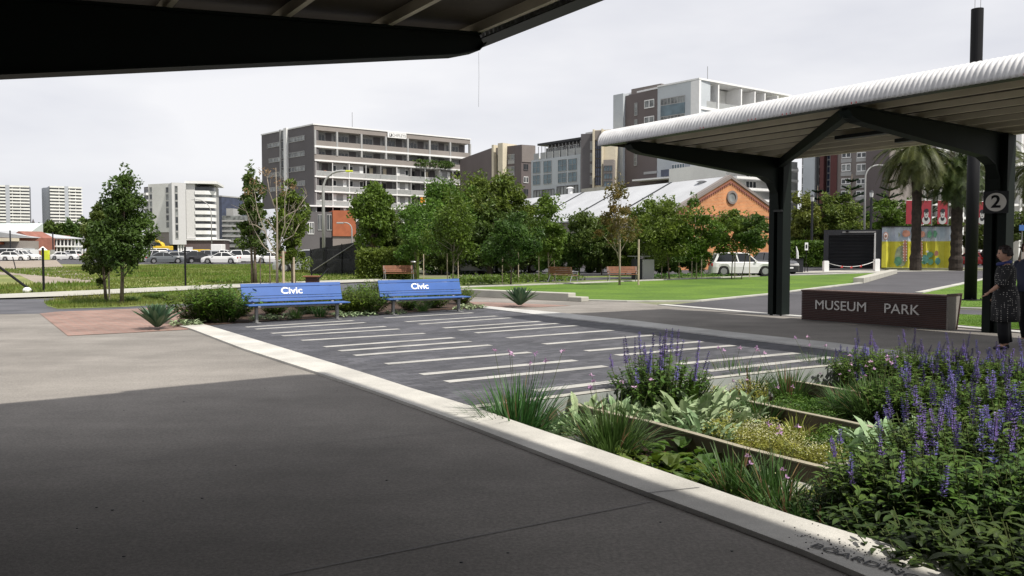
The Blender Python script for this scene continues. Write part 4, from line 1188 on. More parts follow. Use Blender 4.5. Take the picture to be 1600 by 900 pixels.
# --- white building right
root = thing('apartment_building', 'pale building with stacked white framed balconies seen between the palm trunks', 'building', (*at_px(1450, 125), 0))
F = Face(at_px(1389, 124), at_px(1620, 128))
z1 = F.z(1440, 185)
block(root, 'wall', M['plaster_white'], foot(F, 16, 0, 0, F.u(1412)), 0, z1)
block(root, 'rear_wall', M['brown_soft'], foot(F, 18, 1.6, F.u(1412) + .02, F.L), 0, z1 - 1)
for px in (1412, 1440, 1470, 1500, 1545, 1590):
    mb = MB(); F.box(mb, F.u(px), F.u(px) + .4, 0, z1, -1.6, .2); mb.build('white_fin', M['white'], root)
for k in range(6):
    z = F.z(1440, 340 - k * 21.5)
    mb = MB(); F.box(mb, F.u(1412) + .42, F.L, z - .2, z + .15, -1.6, .1); mb.build('floor_slab', M['white'], root)
    for (a, b) in ((1413, 1426), (1442, 1458), (1472, 1490), (1503, 1530), (1560, 1585)):
        uwindow(F, root, F.u(a) + .1, F.u(b), z + .15, z + 1.9, M['glass_mid'], M['white'], 2, .1, -1.6)

# --- brick hall with a gabled end and long metal roof
GA, GB, GAP = V((13.0, 68.8, 0)), V((24.6, 75.2, 0)), None
F = Face(GA, GB)
root = thing('brick_hall', 'orange brick hall with a round gable window and long pale metal roof behind the trees', 'building', (13, 68.8, 0))
um = F.u(1140); za = F.z(1140, 277.5); ze = F.z(1204, 324); ue = F.u(1204)
slope = (za - ze) / (ue - um)
uL = um - (F.L - um) if F.L - um < um else 0
halfw = F.L - um
zl = za - slope * halfw; u0 = um - halfw
rd = V((-0.55, 1.0, 0)).normalized()
mb = MB(); mb.extr([F.pt(u0, 0), F.pt(F.L, 0), F.pt(F.L, zl), F.pt(um, za), F.pt(u0, zl)], -F.n * .5)
brick = brickmat('orange_brick', (0.46, 0.155, 0.055), (0.55, 0.22, 0.085), (0.42, 0.28, 0.16), .30, .12, dirx=F.U, vertical=True, msize=.018, var=.2, bump=.4)
M['brick_orange'] = brick
mb.build('gable_wall', brick, root)
mb = MB(); s_ = F.pt(u0, 0, -.51); LR = 62
for side in (0, 1):
    pu = u0 if side == 0 else F.L
    q = F.pt(pu, 0, -.51)
    mb.obox(q - F.U * (.0 if side == 0 else .4), F.U * .4, rd * LR, V((0, 0, zl - .15)))
mb.build('side_wall', M['taupe'], root)
mb = MB()
for sgn in (-1, 1):
    a = F.pt(um, za + .02, -.3); e = F.pt(um + sgn * (halfw + .5), zl - slope * .5 + .02, -.3)
    n_up = V((0, 0, .12))
    mb.hexa([a, e, e + rd * LR, a + rd * LR, a + n_up, e + n_up, e + rd * LR + n_up, a + rd * LR + n_up] if sgn > 0 else [e, a, a + rd * LR, e + rd * LR, e + n_up, a + n_up, a + rd * LR + n_up, e + rd * LR + n_up])
mb.build('roof', M['roof_metal'], root)
for k in range(1, 8):                                     # dark valley flashings down the near slope
    mb = MB(); a = F.pt(um, za + .15, -.3) + rd * (k * 7.4); e = F.pt(um - (halfw + .4), zl - slope * .4 + .15, -.3) + rd * (k * 7.4)
    mb.obox(a, (e - a) * .98, rd * .32, V((0, 0, .04))); mb.build('roof_valley', M['near_black'], root)
for sgn in (-1, 1):                                       # coping course and dentils along the rakes
    a = F.pt(um, za + .15, .0); e = F.pt(um + sgn * (halfw + .35), zl - slope * .35 + .15, .0)
    mb = MB(); mb.obox(a, e - a, F.n * .14, V((0, 0, -.22))); mb.obox(a - F.n * .5, e - a, F.n * .5, V((0, 0, .10))); mb.build('rake_coping', M['kerb'] if False else M['brown_soft'], root)
    mb = MB()
    a2 = a - UP * .55; e2 = e - UP * .55; n_ = 34
    for k in range(n_):
        q = a2.lerp(e2, k / n_); mb.obox(q, (e2 - a2) / n_ * .5, F.n * .09, V((0, 0, -.14)))
    mb.obox(a2 + UP * .12, e2 - a2, F.n * .07, V((0, 0, -.10)))
    mb.build('dentil_course', M['brick_red'], root)
mb = MB(); F.box(mb, u0, F.L, zl - .15, zl + .05, 0, .08); mb.build('string_course', M['brick_red'], root)
wc = F.pt(F.u(1142), F.z(1142, 308.5), 0)
mb = MB()
for k in range(24):
    a0, a1 = 2 * pi * k / 24, 2 * pi * (k + 1) / 24
    def rp_(a, r, d): return wc + F.U * (r * cos(a)) + UP * (r * sin(a)) + F.n * d
    mb.hexa([rp_(a0, .40, .0), rp_(a1, .40, .0), rp_(a1, .58, .0), rp_(a0, .58, .0), rp_(a0, .40, .14), rp_(a1, .40, .14), rp_(a1, .58, .14), rp_(a0, .58, .14)])
f = mb.build('round_window', M['brown_soft'], root)
mb = MB(); mb.extr([wc + F.n * .02 + F.U * (.41 * cos(2 * pi * k / 24)) + UP * (.41 * sin(2 * pi * k / 24)) for k in range(24)], F.n * .04); mb.build('pane', M['glass_mid'], f)
for k, (px, Yk) in enumerate(((1097, 74), (891, 101))):
    q = P(px, 292 if k == 0 else 300, Yk)
    mb = MB(); mb.cyl(q - UP * .2, q + UP * .45, .28, 12); mb.cyl(q + UP * .45, q + UP * .60, (.55, .15), 12); mb.build('roof_vent', M['rim'] if k == 0 else M['white'], root)
# parapet wall and terrace planting behind the hall
root = thing('parapet_wall', 'low concrete parapet with hedge tops above the hall roof', 'wall', (*at_px(930, 130), 0))
F = Face(at_px(908, 134), at_px(952, 128))
mb = MB(); F.box(mb, 0, F.L, 0, F.z(930, 293), -1, 0); mb.build('wall', M['kerb'], root)

# --- white building at left with curved balconies
YW = 280.0
root = thing('apartment_building', 'white high-rise with curved balconies and tall window slots on the left skyline', 'building', (*at_px(270, YW), 0))
Fa = Face(at_px(233.5, 285), at_px(268, 280)); Fb = Face(at_px(270, 272), at_px(291.5, 274)); Fc = Face(at_px(292, 279), at_px(306, 279.6))
za_ = Fa.z(250, 287)
block(root, 'white_wall', M['plaster_white'], foot(Fa, 20), Fa.z(250, 363), za_)
block(root, 'base_wall', M['taupe'], foot(Fa, 20, .4), 0, Fa.z(250, 363) - .02)
block(root, 'hanging_volume', mat('light_grey_render', (.50, .50, .51), var=.03), foot(Fb, 14), Fb.z(280, 382), Fb.z(280, 285.5))
block(root, 'recess_shade_block', M['near_black'], [Fb.pt(0, 0, -8), Fb.pt(Fb.L + 3, 0, -8), Fb.pt(Fb.L + 3, 0, -18), Fb.pt(0, 0, -18)], 0, Fb.z(280, 380))  # near-black block stands in for the shade beneath the hanging volume
block(root, 'white_wall', mat('light_grey_render_two', (.56, .56, .56), var=.03), foot(Fc, 18), Fc.z(298, 373), Fc.z(298, 287))
mb = MB(); Fc.box(mb, -.2, Fc.L + 7.2, Fc.z(298, 287) + .02, Fc.z(298, 285) + .4, -18, 1.0); mb.build('roof_slab', M['white'], root)
block(root, 'brown_base', mat('brown_brick_base', (.10, .075, .075), var=.1), [Fc.pt(-1, 0, .3), Fc.pt(Fc.L + 9, 0, .3), Fc.pt(Fc.L + 9, 0, -16), Fc.pt(-1, 0, -16)], 0, Fc.z(300, 375.5))
mb = MB(); Fc.box(mb, -1, Fc.L + 9.5, Fc.z(300, 375.3), Fc.z(300, 373.8), -16, .9); mb.build('base_slab', M['white'], root)
mb = MB()
for px in (279.5, 283.5, 287.5): q = Fb.pt(Fb.u(px), 0, -1); mb.cyl(q, q + UP * Fb.z(280, 382), .3, 8)
mb.build('columns', M['white'], root)
for k, (ya) in enumerate((292, 303, 314, 324.5, 335.5, 346.5)):
    window(Fa, root, 235.5, 239.8, ya, ya + 9, None, M['glass'] if k % 2 else M['glass_mid'], M['panel_grey'], 0, .2)
    window(Fa, root, 261, 265.5, ya, ya + 9.5, None, M['glass'] if k % 2 == 0 else M['glass_mid'], M['panel_grey'], 0, .2)
for k in range(7):
    window(Fb, root, 274.5, 279.5, 290 + k * 12, 301.5 + k * 12, None, M['glass'] if k % 3 else M['glass_mid'], M['panel_grey'], 0, .2)
Fd = Face(at_px(222.5, 292), at_px(233.4, 289))
block(root, 'balcony_core', M['charcoal_wall'], foot(Fd, 14, 1), 0, Fd.z(228, 291.5))
for k in range(8):
    z = Fd.z(228, 302.5 + k * 10.8)
    mb = MB(); Fd.box(mb, -.2, Fd.L, z - .6, z + .2, -1, .8); mb.build('balcony_slab', M['white'], root)
    uwindow(Fd, root, .2, Fd.L - .2, z + .3, z + 1.9, M['glass'], M['panel_grey'], 1, .15, -1)
cen = Fc.pt(Fc.L + 2.6, 0, -5.2)
def arc_slab(z0, z1, r, m, name, u_in):
    mb = MB(); pts = [Fc.pt(Fc.L + .02, 0, .3 - u_in), ]
    pts += [Fc.pt(Fc.L + 3.2 + (r * 2.4 - 0) * sin(a) * .42, 0, .3 - u_in - 4.6 + 4.6 * cos(a)) for a in [pi / 2 * q / 7 for q in range(8)]]
    pts += [Fc.pt(Fc.L + .02, 0, -4.9)]
    mb.prism(pts, z0, z1); return mb.build(name, m, root)
for k in range(8):
    yb = 302 + k * 10.4
    z = Fc.z(306, yb)
    if k < 7 or True:
        arc_slab(z - .35, z + .9, 3.0, M['white'], 'curved_balcony', 0)
        arc_slab(z + .92, z + 2.05 if k else z + 2.1, 2.6, M['glass_mid'] if k % 3 == 1 else M['glass'], 'balcony_glazing', .8)
block(root, 'stair_core', M['panel_grey'], [Fc.pt(Fc.L + .1, 0, -5), Fc.pt(Fc.L + 5.6, 0, -5), Fc.pt(Fc.L + 5.6, 0, -16), Fc.pt(Fc.L + .1, 0, -16)], 0, Fc.z(300, 289))

root = thing('office_block', 'dark navy glass block standing right behind the white high-rise', 'building', (*at_px(341, 320), 0))
F = Face(at_px(331, 322), at_px(347.5, 320))
block(root, 'wall', M['glass_navy'], foot(F, 20), 0, F.z(340, 307.5))
mb = MB(); F.box(mb, -.2, F.L + .2, F.z(340, 307.5) + .02, F.z(340, 306.8) + .3, -20, .2); mb.build('roof_edge', M['panel_grey'], root)
root = thing('office_block', 'grey-green glass office with horizontal bands beside the navy block', 'building', (*at_px(365, 300), 0))
F = Face(at_px(347.8, 300), at_px(392, 300))
block(root, 'wall', M['glass_mid'], foot(F, 20), 0, F.z(360, 337))
for k in range(6):
    z = F.z(360, 345 + k * 8); mb = MB(); F.box(mb, 0, F.L, z - .3, z + .3, 0, .3); mb.build('floor_band', M['panel_grey'], root)
block(root, 'rooftop', M['panel_grey'], foot(F, 12, 3, 0.5, F.L * .3), F.z(360, 337), F.z(360, 325))

# --- two slab towers far left
def tower(px0, px1, ytop, Y, label, side=None):
    root = thing('apartment_tower', label, 'tower block', (*at_px((px0 + px1) / 2, Y), 0))
    F = Face(at_px(px0, Y), at_px(px1, Y + 12))
    zt = F.z((px0 + px1) / 2, ytop)
    gy = mat('tower_grey', (0.36, 0.38, 0.42), var=.04); 
    block(root, 'core', mat('tower_recess', (0.20, 0.21, 0.24), var=.15, scale=.15), foot(F, 18, 1.6), 0, zt)
    if side: block(root, 'side_wall', gy, [F.pt(-.1, 0, -1), F.pt(-side, 0, -9), F.pt(-side, 0, -18), F.pt(-.1, 0, -18)], 0, zt - 1)
    mid = F.L * .52
    mb = MB(); F.box(mb, mid - 1.3, mid + 1.3, 0, zt + .2, -1.6, .3); mb.build('lift_shaft', gy, root)
    fh = 5.05 * Y / FPX
    n = 12
    for k in range(n):
        z = zt - .3 - k * fh
        for a, b in ((0, mid - 1.3), (mid + 1.3, F.L + .5)):
            mb = MB(); F.box(mb, a, b, z - .9, z + .3, -1.6, .2); mb.build('balcony', M['plaster_white'], root)
        for a in (.28, .62, .8):
            mb = MB(); u = F.L * a; F.box(mb, u, u + .3, z - fh + .3, z - .92, -1.6, -.1); mb.build('dividing_fin', M['white'], root)
tower(-22, 47, 289.5, 600, 'white balconied slab tower cut by the left edge of the picture')
tower(80, 129.5, 291.5, 620, 'white balconied slab tower standing free on the left skyline', 3.6)

# --- low buildings at far left
root = thing('shed', 'large shed with a pale green-grey roof below the left tower', 'shed', (*at_px(20, 215), 0))
F = Face(at_px(-40, 215), at_px(46, 215))
block(root, 'wall', M['brick_red'], foot(F, 20), 0, F.z(20, 366))
mb = MB(); a, b = F.pt(-1, F.z(20, 366), .6), F.pt(F.L + .3, F.z(20, 366), .6)
mb.hexa([a, b, F.pt(F.L - 1.4, F.z(20, 366), -9), F.pt(-1, F.z(20, 366), -9), a + UP * .2, b + UP * .2, F.pt(F.L - 1.4, F.z(20, 347), -9), F.pt(-1, F.z(20, 347), -9)])
mb.build('roof', M['roof_green'], root)
root = thing('church_tower', 'small orange brick turret with a dark pointed roof between the shed and the far trees', 'tower', (*at_px(53, 230), 0))
q = V((*at_px(53, 230), 0)); w = 4.4 * 230 / FPX
mb = MB(); mb.cbox(q, w * 1.7, w * 1.7, P(53, 353, 230).z, .3); mb.build('wall', M['orange_clad'], root)
mb = MB(); zt_ = P(53, 353, 230).z
mb.rings([[q + V((w * cos(a + .3), w * sin(a + .3), zt_)) for a in [pi / 4 + pi / 2 * k for k in range(4)]], [q + V((.05 * cos(a), .05 * sin(a), P(53, 342, 230).z)) for a in [pi / 4 + pi / 2 * k for k in range(4)]]])
mb.build('spire', M['charcoal_wall'], root)
root = thing('brick_building', 'red brick gabled building with a long grey roof and veranda at far left', 'building', (*at_px(50, 190), 0))
F = Face(at_px(17, 186), at_px(50, 184)); F2 = Face(at_px(50, 184), at_px(128, 205))
zE, zA = F.z(50, 371.5), F.z(30, 361)
mb = MB(); mb.extr([F.pt(0, 0), F.pt(F.L, 0), F.pt(F.L, zE), F.pt(F.u(30), zA), F.pt(0, F.z(17, 369))], -F.n * 6); mb.build('wall', M['brick_red'], root)
block(root, 'rear_wing', M['brick_red'], [F2.pt(.1, 0, -.1), F2.pt(9, 0, -.1), F2.pt(9, 0, -7), F2.pt(.1, 0, -7)], 0, F2.z(60, 372))
block(root, 'veranda_wall', M['charcoal_wall'], [F2.pt(9.1, 0, -2), F2.pt(F2.L, 0, -2), F2.pt(F2.L, 0, -9), F2.pt(9.1, 0, -9)], 0, F2.z(100, 374))
mb = MB(); zz = F2.z(60, 372)
mb.hexa([F2.pt(-.5, zz, .6), F2.pt(F2.L + .5, zz, .6), F2.pt(F2.L - 4, zz + .1, -7), F2.pt(-5, zz + .1, -7), F2.pt(-.5, zz + .15, .6), F2.pt(F2.L + .5, zz + .15, .6), F2.pt(F2.L - 6, zz + 1.6, -7), F2.pt(-5.5, zz + 1.7, -7)])
mb.build('roof', M['roof_metal'], root)
mb = MB(); F2.box(mb, 9, F2.L, F2.z(90, 386), F2.z(90, 383.5), -2, .5); mb.build('veranda_slab', M['white'], root)
for k in range(8):
    mb = MB(); u = 9.4 + k * (F2.L - 9.5) / 7.2; F2.box(mb, u, u + .2, 0, F2.z(90, 373), .1, .3); mb.build('veranda_post', M['white'], root)
for px in (40, 55, 58.5):
    window(F if px < 50 else F2, root, px - 1.5, px + 1.5, 377, 384, None, M['glass'], M['cream'], 0, .15)
root = thing('shop', 'small shop with a cream and orange canopy at the left edge', 'building', (*at_px(10, 170), 0))
F = Face(at_px(-30, 170), at_px(26, 170))
block(root, 'wall', M['taupe'], foot(F, 8, 1), 0, F.z(10, 376))
mb = MB(); F.box(mb, 0, F.L, F.z(10, 377), F.z(10, 372), -1, 1.5); mb.build('awning', M['cream'], root)
mb = MB(); F.box(mb, 0, F.L - 3, F.z(10, 382), F.z(10, 378), -.9, .4); mb.build('sign_band', M['orange_clad'], root)
block(root, 'side_store', M['plaster_cool'], [F.pt(2, 0, 2), F.pt(F.L + .3, 0, 2), F.pt(F.L + .3, 0, -6), F.pt(2, 0, -6)], 0, F.z(10, 388))

# ------------------------------------------------------------------ trees
def tree(name, label, px, py, top, l, r, bot, n=3000, leaf=.12, m='leaf', trunk='bark', tr=.05, group=None, seed=1, cone=.0, stems=1, gaps=.4, Y=None, clumps=None, limbs=10, cat='tree', asp=.5):
    """crown outline in the photograph: left l, right r, top, bot; trunk foot at px, py"""
    rr = random.Random(seed)
    b = G(px, py) if Y is None else V((*at_px(px, Y), 0))
    Y = b.y; k = Y / FPX
    cx = ((l + r) / 2 - 800) * k; hw = (r - l) / 2 * k
    if 600 < px < 1210 and name != 'lawn_tree': hw *= 1.20; n = int(n * 1.6)
    if name in ('round_tree', 'park_tree'): n = int(n * 1.5)
    if name == 'street_tree': n = int(n * 1.6)
    zt = P(px, top, Y).z; zb = max(.15, P(px, bot, Y).z); hh = (zt - zb) / 2; cz = (zt + zb) / 2
    root = thing(name, label, cat, (b.x, b.y, 0), group)
    dpt = min(hw, 2.6) * .9
    nc = int((clumps or int(26 + hw * 6)) * 1.25)
    cl = []; ph = [rr.uniform(0, 6.28) for _ in range(3)]
    for _ in range(nc):
        while True:
            a, c, d = rr.uniform(-1.25, 1.25), rr.uniform(-1.2, 1.2), rr.uniform(-1.1, 1.1)
            az = atan2(c, a); q2 = a * a + c * c + d * d
            if q2 <= (0.95 + .22 * sin(2.3 * az + ph[0]) * sin(4.1 * d + ph[1]) + .14 * sin(5.3 * az + 6.1 * d + ph[2])) ** 2: break
        tt = (d + 1) / 2
        wd = 1.0 - cone * tt
        f = .90
        cl.append((V((cx + a * hw * f * wd, b.y + c * dpt * f, cz + d * hh * .86)), (.13 + .30 * rr.random() ** 1.5) * min(hw, hh)))
    cl.append((V((cx + rr.uniform(-.1, .1) * hw, b.y, zt - .22 * min(hw, hh))), .22 * min(hw, hh)))
    mb = MB(); base = V((b.x, b.y, -.02)); topt = V((cx, b.y, cz + hh * .55))
    for s in range(stems):
        o = V((rr.uniform(-1, 1), rr.uniform(-.5, .5), 0)) * (.0 if stems == 1 else .18)
        mid = base.lerp(topt, .45) + V((rr.uniform(-.06, .06), rr.uniform(-.05, .05), 0)) * (zt * .3)
        mb.tube([base + o, base.lerp(mid, .5) + o * .8, mid + o * .5, topt + o * 2], [tr * 1.15, tr * .9, tr * .7, tr * .15], 8)
    for c, rad in cl[:limbs]:
        t0 = rr.uniform(.25, .8); st = base.lerp(topt, t0)
        if st.z > c.z: st = base.lerp(topt, max(.2, (c.z - .3) / max(topt.z, .1) * .8))
        mb.tube([st, st.lerp(c, .5) + UP * .05 * rad, c], [tr * .45, tr * .3, tr * .08], 5)
    mb.build('trunk', M[trunk], root, smooth=True)
    mb = MB(); per = max(4, int(n / len(cl)))
    tips = [c for c, _ in cl]
    for c in tips:                                        # loose sprigs that break the outline
        if rr.random() < .7:
            o = c - V((cx, b.y, cz)); o = o.normalized() * (rr.uniform(.25, .6) * min(hw, hh) * .55) + UP * .1 * hh * rr.random()
            leafcloud(mb, c + o, (.16 * hw, .16 * hw, .22 * hh * .6), max(4, per // 7), leaf, asp, 0, 0, rr)
    for c, rad in cl:
        q = int(per * 1.35 * rr.uniform(1 - gaps, 1 + gaps))
        leafcloud(mb, c, (rad * 1.15, rad * 1.1, rad * .85), q, leaf, asp, .3, .0, rr)
    mb.build('crown', M[m], root)
    return root

# pair on the left verge
tree('street_tree', 'dense dark green young tree on the left verge, the taller of the pair', 190, 477, 272, 146, 240, 424, 7500, .125, 'leaf_dark', tr=.058, seed=3, cone=.55, gaps=.3, clumps=60, limbs=16)
tree('street_tree', 'dark green young tree leaning against the left side of the taller verge tree', 166, 472, 318, 124, 190, 446, 3400, .125, 'leaf_dark', tr=.05, seed=4, gaps=.35, cone=.4)
tree('street_tree', 'thin wispy sapling with sparse low leaves at the right of the verge pair', 172, 470, 380, 205, 240, 460, 260, .11, 'leaf_olive', tr=.02, seed=5, limbs=5) if False else None
# group behind the left blue bench
tree('street_tree', 'loose glossy dark tree left of the bare tree, with an open feathery top', 399, 444, 262, 362, 428, 412, 2300, .19, 'leaf_dark', tr=.07, seed=6, cone=.75, gaps=.7, clumps=34, stems=2)
tree('street_tree', 'green tree right behind the bare tree, reaching down to the black fence', 462, 444, 278, 420, 490, 436, 3600, .19, 'leaf', tr=.07, seed=7, cone=.45, gaps=.6, stems=2)
# bare tree
def bare_tree():
    b = G(433, 448); k = b.y / FPX
    root = thing('bare_tree', 'pale leafless young tree with upswept branches between two leafy trees', 'tree', tuple(b))
    rr = random.Random(5); mb = MB()
    def q(px, py, dy=0): return P(px, py, b.y + dy)
    mb.tube([b, q(433, 400), q(433, 340), q(431, 262)], [.062, .052, .036, .010], 8)
    tips = []
    for pts in ([(433, 398), (418, 372), (402, 330), (398, 300)], [(433, 402), (412, 385), (398, 360), (385, 330)], [(433, 396), (447, 360), (462, 330), (480, 305)], [(433, 394), (445, 350), (445, 310), (450, 290)],
                [(433, 365), (418, 345), (404, 340)], [(433, 350), (450, 335), (470, 325)], [(433, 335), (421, 300), (417, 275)], [(441, 378), (458, 368), (468, 350)], [(412, 360), (400, 352), (390, 350)]):
        dy = rr.uniform(-.7, .7)
        P3 = [q(px, py, dy * i / len(pts)) for i, (px, py) in enumerate(pts)]
        mb.tube(P3, [.026 * (1 - .8 * i / len(pts)) for i in range(len(pts))], 6); tips += P3[1:]
        for p in P3[1:]:
            for _ in range(3):
                d = V((rr.uniform(-1, 1), rr.uniform(-1, 1), rr.uniform(.3, 1.5))).normalized() * rr.uniform(.3, .8)
                mb.tube([p, p + d], [.010, .003], 4)
    mb.build('trunk', M['bark_pale'], root, smooth=True)
    mb = MB()
    for px, py, w in ((412, 268, 8), (425, 272, 10), (398, 283, 8), (436, 285, 8), (386, 300, 6), (444, 300, 7), (458, 292, 5), (408, 296, 8)):
        leafcloud(mb, q(px, py), (w * k, .5, w * k), 34, .11, .5, 0, 0, rr)
    mb.build('dry_leaves', M['leaf_dry'], root)
bare_tree()
# round tree and the mass of trees in the centre
tree('round_tree', 'tall rounded bright green tree left of centre in front of the orange cladding', 582, 432, 290, 545, 625, 392, 7000, .24, 'leaf', tr=.2, seed=8, cone=.35, gaps=.25, clumps=70, limbs=14)
tree('round_tree', 'broad dark tree at the right shoulder of the rounded green tree', 622, 428, 345, 590, 650, 420, 3000, .26, 'leaf_dark', tr=.15, seed=9, gaps=.3)
tree('park_tree', 'big mid green tree with a flat spreading top behind the right blue bench', 690, 428, 288, 634, 742, 425, 7500, .26, 'leaf', tr=.2, seed=10, gaps=.3, clumps=70)
tree('park_tree', 'tallest green tree of the central mass with a domed olive top', 752, 427, 275, 700, 806, 420, 8500, .26, 'leaf_olive', tr=.22, seed=11, gaps=.3, clumps=75)
tree('park_tree', 'dark lower tree under the domed olive crown', 765, 429, 325, 706, 835, 428, 7000, .26, 'leaf_dark', tr=.2, seed=12, gaps=.3, clumps=70)
tree('park_tree', 'green tree at the right end of the central mass beside the metal roof', 806, 428, 298, 770, 838, 425, 4200, .25, 'leaf', tr=.16, seed=13, gaps=.35)
tree('park_tree', 'mid green tree between the olive dome and the flat spreading top of the central mass', 722, 424, 296, 676, 775, 428, 6000, .26, 'leaf', tr=.2, seed=31, gaps=.3, clumps=60)
tree('park_tree', 'low dark tree closing the foot of the central mass above the lawn tip', 828, 426, 335, 784, 872, 430, 5000, .25, 'leaf_dark', tr=.16, seed=32, gaps=.3)
tree('park_tree', 'low green tree against the long side wall of the brick hall', 935, 426, 340, 890, 985, 430, 4500, .25, 'leaf_olive', tr=.16, seed=33, gaps=.3)
# young trees in front
tree('young_tree', 'young mid green tree with a narrow crown directly right of the brown timber bench', 650, 437, 320, 616, 686, 418, 2600, .17, 'leaf', tr=.03, seed=14, gaps=.4, cone=.3)
tree('young_tree', 'young tree with thin pink-brown trunk behind the right end of the right blue bench', 707, 445, 305, 670, 748, 412, 2500, .17, 'leaf_bright', trunk='bark_pale', tr=.035, seed=15, gaps=.5, cone=.35)
tree('young_tree', 'young dark leaved tree in front of the central mass above the lawn tip', 798, 446, 330, 762, 838, 425, 2600, .17, 'leaf_dark', tr=.035, seed=16, gaps=.5)
tree('young_tree', 'young tree with a pointed tip standing before the metal roof', 858, 441, 304, 826, 888, 412, 2600, .18, 'leaf', trunk='bark_pale', tr=.035, seed=17, gaps=.4, cone=.6)
tree('lawn_tree', 'thin autumn tinted tree with a pale straight trunk standing on the lawn', 968, 446, 283, 928, 1004, 392, 1500, .16, 'leaf_autumn', trunk='bark_pale', tr=.05, seed=18, gaps=.6, cone=.55, limbs=16)
tree('young_tree', 'young spreading green tree right of the litter bin', 1046, 437, 313, 1000, 1082, 412, 4300, .20, 'leaf', tr=.04, seed=19, gaps=.35, cone=.1)
tree('young_tree', 'young fresh green tree with white flecked leaves left of the white car', 1088, 437, 308, 1052, 1118, 415, 3000, .19, 'leaf_bright', trunk='bark_pale', tr=.035, seed=20, gaps=.4, cone=.3)
tree('young_tree', 'broad low green tree whose crown hangs over the white car', 1143, 436, 325, 1104, 1192, 402, 3900, .19, 'leaf', tr=.03, seed=21, gaps=.4)
tree('young_tree', 'small green tree at the foot of the brick gable above the car bonnet', 1158, 437, 333, 1150, 1200, 392, 1600, .18, 'leaf_dark', tr=.025, seed=22, gaps=.4)
tree('young_tree', 'dusty green bushy tree behind the litter bin under the metal roof', 1010, 431, 310, 975, 1050, 428, 3600, .22, 'leaf', tr=.05, seed=23, gaps=.4)
tree('young_tree', 'dark loose tree between the pointed young tree and the autumn tinted one', 905, 430, 330, 876, 942, 428, 3200, .22, 'leaf_dark', tr=.05, seed=24, gaps=.5)
# dense shrubs as a dark belt behind the benches
belt = [(625, 660, 372, 434, 'leaf_dark', 'dark shrub left of the brown timber bench back'), (668, 712, 385, 434, 'leaf_dark', 'dark shrub right of the brown timber bench'), (838, 880, 372, 434, 'leaf', 'leafy shrub behind the side-on bench'),
        (878, 925, 362, 433, 'leaf_dark', 'dark shrub between the two brown benches at the lawn'), (918, 962, 366, 433, 'leaf_dark', 'dark shrub directly left of the autumn tinted tree'), (955, 1000, 372, 432, 'leaf', 'leafy shrub behind the bench by the litter bin'),
        (1018, 1062, 375, 431, 'leaf_dark', 'dark shrub just right of the litter bin'), (1058, 1112, 375, 431, 'leaf_dark', 'dark shrub reaching the tail of the white car')]
for i, (l, r, t, b_, m_, lab) in enumerate(belt):
    tree('shrub', lab, (l + r) / 2, 430, t, l, r, b_, 3200, .20, m_, tr=.04, seed=40 + i, gaps=.25, cat='shrub', group='shrubs behind the park benches')

# clipped hedges
def hedge(name, label, pa, pb, depth, h, m, n, leaf):
    root = thing(name, label, 'hedge', tuple((pa + pb) / 2))
    d = (pb - pa); L = d.length; d.normalize(); nn = V((-d.y, d.x, 0)); mb = MB(); rr = random.Random(3)
    for _ in range(n):
        u, v, w = rr.uniform(0, L), rr.uniform(0, depth), rr.uniform(0.05, h)
        f = rr.random()
        if f < .5: v = rr.uniform(-.12, .12)
        elif f < .8: w = h + rr.gauss(0, .08)
        p = pa + d * u + nn * v + UP * w
        leafcloud(mb, p, (.05, .05, .05), 1, leaf, .55, 0, 0, rr)
    mb.build('leaves', M[m], root)
    mb = MB(); mb.obox(pa + d * .1 + nn * .2, d * (L - .2), nn * (depth - .3), UP * (h - .15)); mb.build('branches', M['leaf_dark'], root)
p0 = G(556, 435.5); p1 = G(640, 436.5)
hedge('hedge', 'clipped broad leaved green hedge in front of the black mesh fence', p0, p1, 1.6, P(590, 392, p0.y).z, 'leaf', 5200, .17)
p0 = V((*at_px(1222, 82), 0)); p1 = V((*at_px(1290, 82), 0))
hedge('hedge', 'low bright green hedge left of the dark louvred enclosure', p0, p1, 2, P(1250, 379, 82).z, 'leaf_bright', 4500, .28)

# bushes and trees to the right of the hall
Yr = 100
for i, (px, t, l, r, b_, m_, lab) in enumerate(((1258, 302, 1230, 1288, 385, 'leaf_olive', 'olive tree right beside the first canopy post'), (1305, 304, 1276, 1342, 385, 'leaf_olive', 'olive yellow tree in front of the maroon strip'),
        (1250, 338, 1228, 1300, 392, 'leaf', 'lower green bush below the olive trees'), (1318, 332, 1280, 1358, 392, 'leaf_olive', 'broad olive bush behind the louvred enclosure'),
        (1395, 312, 1358, 1426, 392, 'leaf_bright', 'bright green rounded tree behind the mural'), (1350, 335, 1335, 1372, 392, 'leaf', 'small green tree at the lantern pole'), (1465, 340, 1440, 1500, 392, 'leaf_dark', 'dark green bush between the palm trunks'),
        (1592, 325, 1570, 1640, 385, 'leaf_dark', 'dark green tree at the right edge of the picture'), (1525, 350, 1505, 1545, 392, 'leaf_dark', 'dark tree behind the parked cars on the right'))):
    tree('bushy_tree', lab, px, 0, t, l, r, b_, 4600, .42, m_, tr=.15, seed=60 + i, gaps=.3, Y=Yr + i * .6, group='bushy trees beyond the enclosures')
# far hillside trees at left
for i, (px, t, l, r, lab) in enumerate(((85, 348, 62, 102, 'grey-green far tree below the free standing tower'), (112, 346, 92, 130, 'grey-green far tree right under the free standing tower'), (136, 342, 120, 160, 'far tree half hidden behind the verge tree'))):
    tree('far_tree', lab, px, 0, t, l, r, 385, 1500, 1.5, 'leaf_dark', tr=.4, seed=80 + i, gaps=.3, Y=260 + i * 4, group='far trees under the towers')

